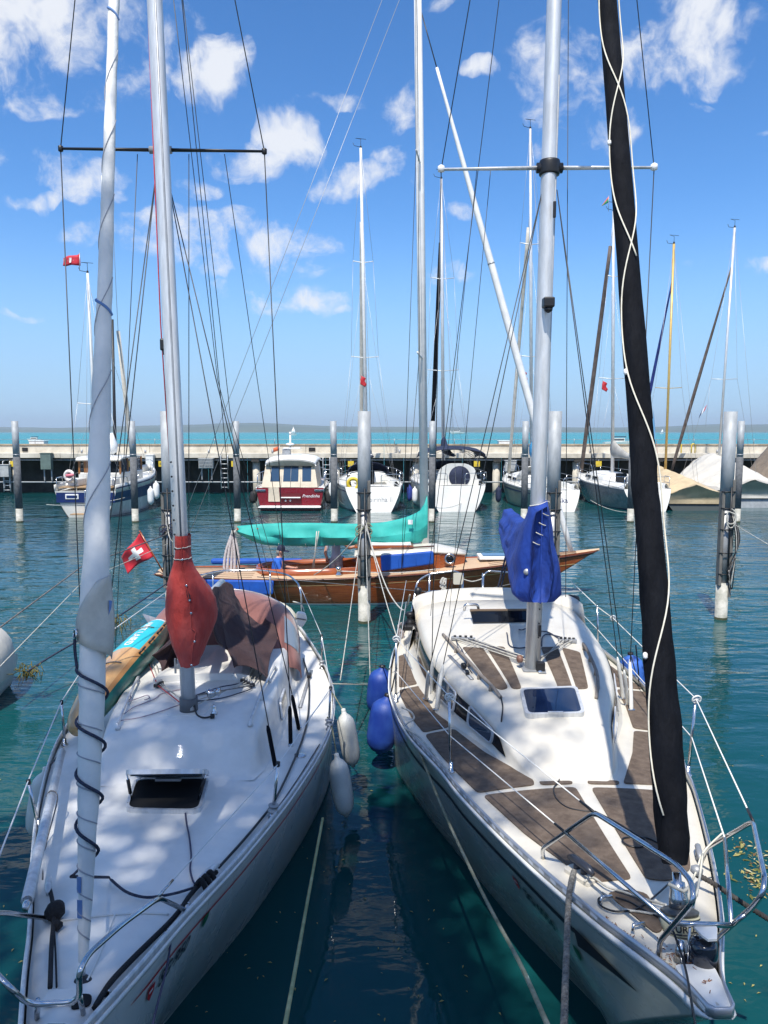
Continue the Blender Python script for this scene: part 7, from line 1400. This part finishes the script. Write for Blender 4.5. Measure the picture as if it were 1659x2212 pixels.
bw_ = WZ(1519, 2060, 1.38); lathe('bow_lantern', [(.05, -.10), (.066, -.09), (.07, 0), (.066, .06), (.05, .075), (.02, .08)], bw_, mat('lantern_black', (.006, .010, .02), .15, coat=.8), rroot, n=24); plate('bow_plate', [WZ(u, v, 1.50) for u, v in ((1497, 2002), (1549, 2004), (1549, 2030), (1530, 2032), (1516, 2022))], .012, whitep, rroot); tube('plate_stay', [bw_ + Vector((-.07, .02, -.08)), bw_ + Vector((-.06, .03, .12))], .008, steel, rroot, 6)
tube('stem_toggle', [onto(1470, 2075, rdeck), WZ(1470, 2030, 1.42)], [.035, .018], steel, rroot, 10); plate('stem_plate', rounded([onto(u, v, rdeck) + Vector((0, 0, .006)) for u, v in ((1455, 2070), (1490, 2062), (1510, 2085), (1480, 2095))], .02), .012, steel, rroot)
plate('stem_head', rounded([HR.T(.015, -.07, 1.345), HR.T(.015, .07, 1.345), HR.T(.34, .10, 1.335), HR.T(.34, -.10, 1.335)], .04), .02, whitep, rroot)
dirtm = mat('bow_litter', (.28, .10, .03), .9, var=.5, vs=30)
mb = MB()
for k in range(170):
    u, v = rnd.choice([(1440 + rnd.gauss(0, 30), 2060 + rnd.gauss(0, 26)), (1530 + rnd.gauss(0, 6), 2090 + rnd.gauss(0, 25)), (1300 + rnd.random() * 200, 0)])
    if v == 0: v = 1990 + (u - 1303) * .78 + rnd.gauss(0, 3) - 8
    p = onto(u, v, rdeck); a = rnd.random() * 6.28; l = rnd.uniform(.008, .022)
    if abs(p.x - 1.55) < tab(HR.hs, p.y - 3.26) - .01: mb.tube([p + Vector((0, 0, .012)), p + Vector((l * math.cos(a), l * math.sin(a), .016))], .0022, 4)
tag(mb.build('bow_litter', dirtm, rroot), kind='stuff')
# furled headsail in its black sleeve
s0, s1 = WZ(1463, 1905, 1.52), rtop.lerp(r0, .09)
ds = (s1 - s0).normalized(); a_ = ds.cross(Vector((0, 1, 0))).normalized(); b_v = a_.cross(ds)
RS = [(0, .03), (.006, .055), (.012, .078), (.03, .090), (.06, .094), (.12, .086), (.25, .077), (.45, .070), (.8, .060), (.95, .04)]
def slv(t, th, off=0.0): return s0.lerp(s1, t) + (a_ * math.cos(th) + b_v * math.sin(th)) * (tab(RS, t) + off)
rows = [[slv(.008 + .94 * i / 160, 2 * math.pi * k / 24, .007 * mnoise.noise((i * .5 * (1 if i < 40 else .35), math.cos(2 * math.pi * k / 24) * 1.5, math.sin(2 * math.pi * k / 24) * 1.5)) * (1.6 if i < 35 else .8) + .006 * math.cos(2 * math.pi * k / 24 - 1.2)) for k in range(25)] for i in range(161)]
v, f = grid(rows); f.append(tuple(range(24))); sl = mk('furled_headsail', v, f, blackfab, rroot)
cordm = mat('cord_cream', (.70, .66, .54), .8, var=.15, vs=20)
NV = 170
tube('lacing_cord', [slv(.03 + .9 * i / NV, math.pi * (1.5 + .46 * math.sin(i / NV * 2 * math.pi * 4.1 + .6)), .008) for i in range(NV + 1)], .0052, cordm, sl, 6)
tube('lacing_cord', [slv(.33 + .6 * i / NV, math.pi * (1.5 - .46 * math.sin((.333 + .667 * i / NV) * 2 * math.pi * 4.1 + .6)), .009) for i in range(NV + 1)], .0052, cordm, sl, 6)
for t in (.105, .26, .41): lathe('cord_toggle', [(.006, -.02), (.014, -.012), (.014, .012), (.006, .02)], slv(t, math.pi * 1.9, .012), whitep, sl, ds, 10)
mk('sail_emblem', *grid([[slv(.222 + .012 * i / 4 + .003 * math.sin(j), math.pi * (1.12 + .16 * j / 5), .004) for j in range(6)] for i in range(5)]), mat('emblem_blue', (.15, .35, .55), .6), sl); mk('sail_emblem', *grid([[slv(.212 + .007 * i / 3, math.pi * (1.14 + .06 * j / 3), .005) for j in range(4)] for i in range(4)]), mat('emblem_red', (.55, .15, .12), .6), sl)
d0 = s0 - ds * .05; drum = lathe('furling_drum', [(.02, -.24), (.085, -.235), (.098, -.22), (.098, -.205), (.075, -.2), (.075, -.115), (.098, -.11), (.102, -.095), (.085, -.085), (.055, -.08)], d0, mat('drum_grey', (.10, .10, .095), .35, .3, var=.3, vs=9), rroot, ds, 28)
lathe('drum_label', [(.1035, -.205), (.1035, -.115)], d0, mat('drum_band', (.52, .49, .33), .5), drum, ds, 28)
for z_ in (-.197, -.128): lathe('drum_line', [(.1042, z_), (.1042, z_ + .007)], d0, letter, drum, ds, 28)
v2, f2 = text_geo('FURLEX', .05, 0, True); wt = max(q[0] for q in v2)
mk('drum_lettering', [d0 + ds * (-.182 + y) + (a_ * math.cos(math.pi * 1.5 + (x - wt / 2) / .104 * -1) + b_v * math.sin(math.pi * 1.5 + (x - wt / 2) / .104 * -1)) * .1052 for x, y in v2], f2, letter, drum, smooth=False)
lathe('drum_cone', [(.055, -.085), (.05, -.03), (.042, .01), (.04, .05), (.025, .055), (.024, .10)], d0, steel, rroot, ds, 24)
tube('tack_tie', [s0 + Vector((-.07, -.05, .02)), s0 + Vector((.0, -.09, .0)), s0 + Vector((.07, -.05, .02))], .010, cordm, rroot, 6); rope('tack_cord', [s0 + Vector((.05, -.06, .02)), s0 + Vector((.02, -.11, -.02)), s0 + Vector((.05, -.10, -.05)), s0 + Vector((.09, -.06, .0)), WZ(1518, 1845, 1.5)], .007, cordm, rroot)
p = WZ(1505, 1880, 1.45); lathe('tack_shackle', [(.01, -.03), (.035, -.015), (.035, .015), (.01, .03)], p, alud, rroot, (.4, .5, 1), 12); rope('tack_line', [s0 + Vector((.06, -.02, -.02)), p, WZ(1520, 1840, 1.5), WZ(1560, 1800, 1.6)], .006, cordm, rroot)
# boom
rb0, rb1 = rmast(2.55) + Vector((0, .12, 0)), WY(1096, 1125, 11.4)
tube('boom', [rb0, rb1], .06, alu, rroot, 12); rope('mainsheet', [rb1 + Vector((.05, -.3, -.1)), TR(8.0, .1, 1.25)], .014, ropeb, rroot, sm=False); rope('mainsheet', [rb1 + Vector((.02, -.3, -.1)), TR(8.0, .05, 1.25)], .014, ropeb, rroot, sm=False)
tube('boom_strut', [rmast(1.75) + Vector((.05, .1, 0)), rb0.lerp(rb1, .35) - Vector((0, 0, .08))], .022, alud, rroot, 8); set_org((0, 0, 0))
# blue canvas cover over mast foot of the sail and boom
bc = empty('boom_cover', rmast(2.2), 'bright blue canvas cover over the boom of the right yacht', 'boom cover'); set_org(bc.location)
rows = []
SEC = [(0, 1.0), (.04, 1.0), (.15, .96), (.3, .78), (.5, .58), (.7, .45), (.9, .38), (1.0, .30)]
# front part: a tent round the mast; sections run from the front of the mast aft along the boom
yf0, yf1 = rmast(2.6).y - .26, 11.5
for i in range(45):
    t = i / 44; yy = yf0 + (yf1 - yf0) * t ** 1.25; cx = 1.66 + .09 * t; cx = rmast(2.6).x + (WY(1098, 1130, 11.4).x - rmast(2.6).x) * ((yy - yf0) / (yf1 - yf0))
    zt = tab([(0, 3.26), (.06, 3.30), (.14, 3.22), (.3, 3.0), (.55, 2.9), (1, 2.86)], (yy - yf0) / (yf1 - yf0)); zb = tab([(0, 2.27), (.06, 2.24), (.14, 2.28), (.3, 2.38), (.6, 2.45), (1, 2.60)], (yy - yf0) / (yf1 - yf0)); wb = tab([(0, .10), (.03, .22), (.07, .27), (.14, .27), (.3, .24), (.6, .2), (.95, .14), (1, .05)], (yy - yf0) / (yf1 - yf0)); wtp = tab([(0, .05), (.03, .07), (.08, .085), (.15, .06), (.3, .05), (1, .05)], (yy - yf0) / (yf1 - yf0))
    row = []
    for k in range(33):
        a = k / 32 * 2; side = -1 if a < 1 else 1; q = a if a < 1 else 2 - a           # up the left side, down the right
        w = wb + (wtp - wb) * q ** .85 + .03 * math.sin(math.pi * q); z = zb + (zt - zb) * q
        if q < .04: w *= q / .04 * .3 + .7
        n1 = mnoise.noise((side * 3 + yy * 1.5, q * 3.2, 5)); n2 = math.sin(q * 9 + yy * 4.5 + side * 1.3 + 3 * n1)
        row.append(Vector((cx + side * (w + .018 * n2 * math.sin(math.pi * q) + .02 * n1 * (1 - q)), yy + (.10 * (1 - q) if i < 3 else 0) * 0, z + .02 * n1)))
    rows.append(row)
v, f = grid(rows); f.append(tuple(range(33))); f.append(tuple(44 * 33 + k for k in range(33))); cv = mk('canvas', v, f, bluecan, bc)
rope('front_seam', [Vector((rows[0][0].x * .5 + rows[0][32].x * .5, yf0 - .012, 2.26 + .98 * k / 8)) for k in range(9)], .007, bluecan, cv)
p = WY(1152, 1262, yf0 - .01); lathe('eyelet_patch', [(.001, 0), (.034, 0), (.034, .008), (.001, .01)], rows[2][5] + Vector((.02, -.03, 0)), alud, cv, (-.2, -1, .1), 16)
for k in range(4): p = rows[0][16].lerp(rows[0][8], .15 + .2 * k); rope('lacing', [p + Vector((-.03, -.008, .01)), p + Vector((.01, -.02, -.01)), p + Vector((.04, -.008, -.02))], .005, ropew, cv)
rope('tie_cord', [rmast(3.24) + Vector((-.1, -.08, 0)), rmast(3.26) + Vector((0, -.12, 0)), rmast(3.28) + Vector((.1, -.08, 0)), rmast(3.22) + Vector((.13, 0, -.1)), rmast(3.1) + Vector((.14, 0, -.05))], .007, ropew, bc); set_org((0, 0, 0))
# blue fenders
fblue = mat('fender_blue', (.008, .035, .24), .5, col2=(.03, .09, .38), vs=3); fblue2 = mat('fender_light_blue', (.05, .16, .55), .5, col2=(.01, .04, .2), vs=6, lo=.5, hi=.6)
fender('fender', WZ(826, 1440, .86), .66, .17, fblue, 'dark blue fender farther back between the two near yachts', (-.1, -.05, -1), 'blue fenders of the right yacht', [TR(6.1, -1.47, 1.06), TR(6.1, -1.42, 1.3)], capm=black, lm=black, n=24)
fender('fender', WZ(838, 1502, .90), .70, .175, fblue, 'dark blue fender nearer the camera between the two near yachts', (-.16, -.10, -1), 'blue fenders of the right yacht', [TR(5.2, -1.47, 1.06), TR(5.2, -1.42, 1.3)], capm=black, lm=black, n=24)
fender('fender', WZ(1362, 1412, 1.02), .62, .16, fblue2, 'light blue fender on the far side of the right yacht', (.1, 0, -1), 'blue fenders of the right yacht', [TR(5.6, 1.47, 1.06), TR(5.6, 1.42, 1.5)], capm=black, lm=black, n=24)
# ------------------------------------------------------------------ mooring ropes
def toquay(q):                                    # carry a line on, straight, to the face of the quay wall
    d = q[-1] - q[-2]; return q + [q[-1] + d * ((q[-1].y - 1.0) / max(.05, -d.y))]
def line(name, pts, r_, m, label, **k):
    set_org(pts[0]); o = rope(name, pts, r_, m, None, **k); set_org((0, 0, 0)); return tag(o, label, 'rope', 'mooring ropes')
q = [WZ(894, 1592, 1.02), WZ(955, 1745, .95), WZ(1040, 1925, 1.05), WZ(1120, 2075, 1.35), WZ(1190, 2230, 1.75)]
line('mooring_rope', [HR.pt(-1, 4.1, 1.05, .02), Vector((.62, 4.9, 1.22)), Vector((.72, 3.6, 1.52)), Vector((.66, 2.2, 1.95))], .013, ropey, 'long weathered rope from the side of the right yacht to the quay') if False else line('mooring_rope', toquay(q), .012, ropey, 'long weathered rope from the side of the right yacht to the quay')
q = [WZ(697, 1768, .95), WZ(682, 1850, .92), WZ(660, 1970, .98), WZ(635, 2110, 1.2), WZ(612, 2235, 1.45)]
line('mooring_rope', toquay(q), .011, mat('rope_mossy', (.42, .42, .22), .9, col2=(.25, .27, .12), vs=9, bump=.5, bs=90), 'mossy yellow rope hanging past the side of the left yacht')
q = [WZ(1240, 1882, 1.29), WZ(1233, 1912, 1.33), WZ(1228, 1955, 1.30), WZ(1223, 2080, 1.24), WZ(1218, 2230, 1.28)]
set_org(q[0]); tag(twisted('mooring_rope', toquay(q), .017, mat('rope_laid', (.30, .28, .24), .9, col2=(.10, .095, .085), vs=40, bump=.4, bs=90), None, .06), 'laid grey rope hanging from the black bow cleat of the right yacht', 'rope', 'mooring ropes'); set_org((0, 0, 0))
set_org((1.7, 4.2, 1.3)); tag(twisted('mooring_rope', [WZ(1500, 1888, 1.32), WZ(1535, 1905, 1.3), WZ(1600, 1948, 1.2), WZ(1680, 1998, 1.1)], .015, mat('rope_dark_laid', (.06, .055, .05), .9, var=.3, vs=40), None, .055), 'dark laid rope running right from the bow of the right yacht', 'rope', 'mooring ropes'); set_org((0, 0, 0))
line('mooring_rope', toquay([WZ(1452, 2005, 1.45), WZ(1480, 2090, 1.4), WZ(1505, 2230, 1.55)]), .006, black, 'thin black cord falling over the bow of the right yacht')
line('mooring_rope', toquay([WZ(376, 1978, 1.2), WZ(362, 2080, 1.15), WZ(335, 2190, 1.2), WZ(325, 2240, 1.25)]), .006, MATS['cable_violet'], 'thin dark cord over the bow rail of the left yacht')
n1 = NP[1] + Vector((0, -.15, 0))
line('mooring_rope', [n1 + Vector((.03, 0, 2.1)), WY(800, 1480, 11), TL(5.6, 1.36, 1.1)], .008, ropew, 'pale line from the middle pile to the left yacht', sm=False)
line('mooring_rope', [n1 + Vector((.03, 0, 2.2)), TR(7.4, -1.36, 1.08)], .008, ropew, 'pale line from the middle pile to the right yacht', sag=.1)
line('mooring_rope', [n1 + Vector((-.03, 0, 2.2)), WY(735, 1470, 9.2)], .007, ropew, 'pale line from the middle pile down towards the left yacht', sag=.05)
line('mooring_rope', [n1 + Vector((0, 0, 2.05)), TW(6.9, -1.0, .75)], .012, ropew, 'chain-like pale rope from the middle pile to the cockpit of the wooden yacht', sag=.12)
line('mooring_rope', [n1 + Vector((.02, 0, 2.1)), WY(832, 1262, 14.5), WY(870, 1318, 13), TR(8.4, -1.15, 1.5)], .013, ropew, 'pale chain from the middle pile to the stern of the right yacht')
line('mooring_rope', [NP[0] + Vector((0, -.15, .9)), WY(250, 1335, 13), WY(110, 1418, 11.5), WY(60, 1450, 11)], .014, ropeb, 'dark weedy rope from the left pile towards the water')
line('mooring_rope', [WZ(-40, 1385, 1.2), WY(175, 1225, 14), NP[0] + Vector((0, -.15, 1.9))], .012, ropeg, 'grey rope running up from the left edge to the left pile', sm=False)
line('mooring_rope', [WZ(-20, 1460, 1.2), WY(180, 1255, 14.5), NP[0] + Vector((0, -.15, 1.7))], .006, ropew, 'thin pale line beside the grey rope at the left edge', sm=False)
line('mooring_rope', [WY(1120, 1258, 12.4), WY(1000, 1285, 15), TW(8.2, -.9, .7)], .010, ropeg, 'grey line crossing from the right yacht to the wooden yacht', sm=False)
n3 = NP[3] + Vector((0, -.2, 0))
for k in range(5): line('hanging_rope', [n3 + Vector((.03 + .03 * k, 0, 2.3 - .05 * k)), n3 + Vector((.14 + .02 * k, -.02, 1.7)), n3 + Vector((.12 - .03 * k, 0, .7 + .1 * k)), n3 + Vector((.02 + .01 * k, 0, 1.1))], .011, (black, ropew, black, ropeg, black)[k], ('black rope loop', 'white rope', 'long black rope', 'grey rope', 'short black rope')[k] + ' hanging on the pile at the right')
line('hanging_rope', smooth_path([n3 + Vector((.10 * math.sin(a * .9) + .02, -.03, 2.2 + .2 * math.cos(a * .9) * (1 if a < 7 else .6))) for a in range(14)], 3), .014, ropew, 'white rope coil tied on the pile at the right')
line('mooring_rope', [n3 + Vector((0.05, 0, 2.1)), WY(1700, 1200, 14), WY(2100, 1420, 10.5)], .008, ropew, 'pale line from the right pile out of the picture', sm=False)
for i, nm in ((0, 'left'), (1, 'middle')): line('hanging_rope', smooth_path([NP[i] + Vector((.17 * math.cos(a * 1.1), -.17 + .0 * a, 2.05 + .10 * math.sin(a * 2.1) - .012 * a)) for a in range(12)], 3), .013, ropey if i else ropeb, 'rope wrapped round the ' + nm + ' pile')
for a, b, lab in (((270, 1075, 35), (100, 1090, 33.9), 'pale rope at the stern of the navy motor sailer'), ((745, 1090, 38.6), (722, 1060, 34.2), 'thin rope from the yacht with yellow lifebuoy to its pile'), ((1275, 1080, 38.8), (1362, 1107, 34), 'thin rope from the grey green sailboat to its pile'), ((1000, 1085, 38.9), (933, 1095, 34.1), 'thin rope crossing the stern of the navy bimini yacht')): line('mooring_rope', [WY(*a), WY(*b)], .014, ropew, lab, sag=.15)
# weed on the dark rope, floating leaves, weed patch
leafm = mat('floating_leaf', (.42, .36, .12), .7, col2=(.25, .24, .08), vs=5)
def leafgeo(mb, p, l, a, lift=.012):
    d = Vector((math.cos(a), math.sin(a), 0)); e = Vector((-d.y, d.x, 0)); mb.add([p - d * l + Vector((0, 0, lift)), p + e * l * .35 + Vector((0, 0, lift + .006)), p + d * l + Vector((0, 0, lift)), p - e * l * .35 + Vector((0, 0, lift + .004))], [(0, 1, 2, 3)])
mb = MB(); lmi = []
for k in range(210):
    c_ = rnd.choice([(1600, 1835, 18, 14), (1625, 1880, 26, 26), (1640, 1910, 18, 20), (1655, 1860, 20, 30)]); u, v = c_[0] + rnd.gauss(0, c_[2]), c_[1] + rnd.gauss(0, c_[3]); leafgeo(mb, WZ(u, v, 0), rnd.choice((.008, .012, .018, .03, .045)) * rnd.uniform(.7, 1.2), rnd.random() * 6.28, rnd.uniform(-.002, .014)); lmi.append(rnd.choice((0, 0, 1, 1, 2, 3)))
tag(mb.build('floating_weed', [leafm, mat('leaf_olive', (.12, .13, .03), .8, var=.4), mat('leaf_brown', (.16, .09, .03), .8, var=.4), mat('leaf_pale', (.5, .45, .25), .7)], mi=lmi), 'patch of yellow leaves and weed floating by the right bow', 'leaves', kind='stuff')
mb = MB()
for k in range(260):
    u, v = rnd.uniform(0, 1659), rnd.uniform(1500, 2212); p = WZ(u, v, 0)
    if abs(p.x - 1.55) < tab(HR.hs, max(0, p.y - 3.26)) + .1 and p.y > 3: continue
    leafgeo(mb, p, rnd.uniform(.008, .022), rnd.random() * 6.28, .006)
tag(mb.build('floating_leaves', leafm), 'small pale leaves scattered over the near water', 'leaves', kind='stuff')
weedm = mat('weed_brown', (.06, .06, .015), .9, col2=(.16, .13, .03), vs=9)
for (u, v, y, lab) in ((60, 1448, 11.1, 'clump of brown weed on the dark rope at the left'), (242, 1338, 12.9, 'dark weed hanging on the rope beside the furled white sail')):
    c = WY(u, v, y); mb = MB()
    for k in range(70): p = c + Vector((rnd.gauss(0, .10), rnd.gauss(0, .05), rnd.gauss(0, .05))); mb.tube([p, p + Vector((rnd.gauss(0, .06), rnd.gauss(0, .03), -abs(rnd.gauss(.08, .06)) * (1 if u < 100 else 2.2)))], [.009, .002], 4)
    set_org(c); o = mb.build('weed_clump', weedm); tag(o, lab, 'weed', kind='stuff'); set_org((0, 0, 0))
# ------------------------------------------------------------------ the quay under the camera and its shade trees
quay = empty('quay', (0, -6, 0), 'concrete quay the photograph was taken from', 'quay'); set_org(quay.location)
box('quay_wall', (0, -10.2, .7), (90, 22.4, 3.4), concrete, quay); box('quay_coping', (0, .85, 2.45), (90, .5, .2), concrete, quay, bevel=.03); set_org((0, 0, 0))
bark = mat('bark', (.13, .10, .075), .9, col2=(.07, .055, .04), vs=6, bump=.6, bs=14); leafg = mat('plane_leaf', (.055, .10, .025), .6, col2=(.09, .14, .035), vs=1.2)
def tree(x, y, cr, n, nc, label, seed, cz, off):
    r_ = random.Random(seed); o = empty('shade_tree', (x, y, 2.4), label, 'tree', 'shade trees on the quay'); set_org(o.location); cx, cy = x + off[0], y + off[1]
    tube('trunk', [(x, y, 2.3), (x + .1, y + .1, 6), (x + off[0] * .3, y + off[1] * .3, 11.0), (x + off[0] * .7, y + off[1] * .7, cz)], [.42, .33, .25, .10], bark, o, 12)
    cl = [Vector((cx + r_.uniform(-1, 1) * cr[0], cy + r_.uniform(-1, 1) * cr[1], cz + r_.uniform(-1, 1) * cr[2])) for _ in range(nc)]
    for k in range(0, nc, 3):
        s = Vector((x, y, 2.4)).lerp(Vector((x + off[0] * .5, y + off[1] * .5, cz)), r_.uniform(.5, .85)); tube('limb', [s, s.lerp(cl[k], .5) + Vector((0, 0, .5)), cl[k]], [.10, .05, .015], bark, o, 7)
    mb = MB(); sg = [r_.uniform(.3, .62) for _ in cl]
    for _ in range(n):
        i = r_.randrange(nc); p = cl[i] + Vector((r_.gauss(0, sg[i]), r_.gauss(0, sg[i]), r_.gauss(0, .35))); l = r_.uniform(.07, .13); a = Vector((r_.gauss(0, 1), r_.gauss(0, 1), r_.gauss(0, .6))).normalized(); b = a.cross(Vector((r_.gauss(0, 1), r_.gauss(0, 1), r_.gauss(0, 1)))).normalized()
        mb.add([p - a * l, p + b * l * .6, p + a * l, p - b * l * .6], [(0, 1, 2, 3)])
    mb.build('crown', leafg, o); set_org((0, 0, 0))
tree(-5.0, -6.4, (2.3, 2.2, 1.5), 8200, 24, 'tall leafy shade tree on the quay behind the left yacht bow', 3, 17.8, (1.1, 2.0))
tree(1.6, -8.0, (.9, 2.0, 1.3), 3600, 9, 'tall leafy shade tree on the quay behind the right yacht bow', 8, 17.4, (-3.7, 3.4))
# ------------------------------------------------------------------ summer haze over the lake
hz = MB().box((0, 4480, 69.5), (17800, 9160, 151)).build('haze', None, smooth=False); tag(hz, kind='stuff'); hm = bpy.data.materials.new('haze'); hm.use_nodes = True; ht = hm.node_tree; ht.nodes.clear()
vo = ht.nodes.new('ShaderNodeVolumePrincipled'); vo.inputs['Color'].default_value = (.78, .90, 1, 1); vo.inputs['Density'].default_value = .00013; vo.inputs['Anisotropy'].default_value = .2
ho = ht.nodes.new('ShaderNodeOutputMaterial'); ht.links.new(vo.outputs[0], ho.inputs['Volume']); hz.data.materials.clear(); hz.data.materials.append(hm)
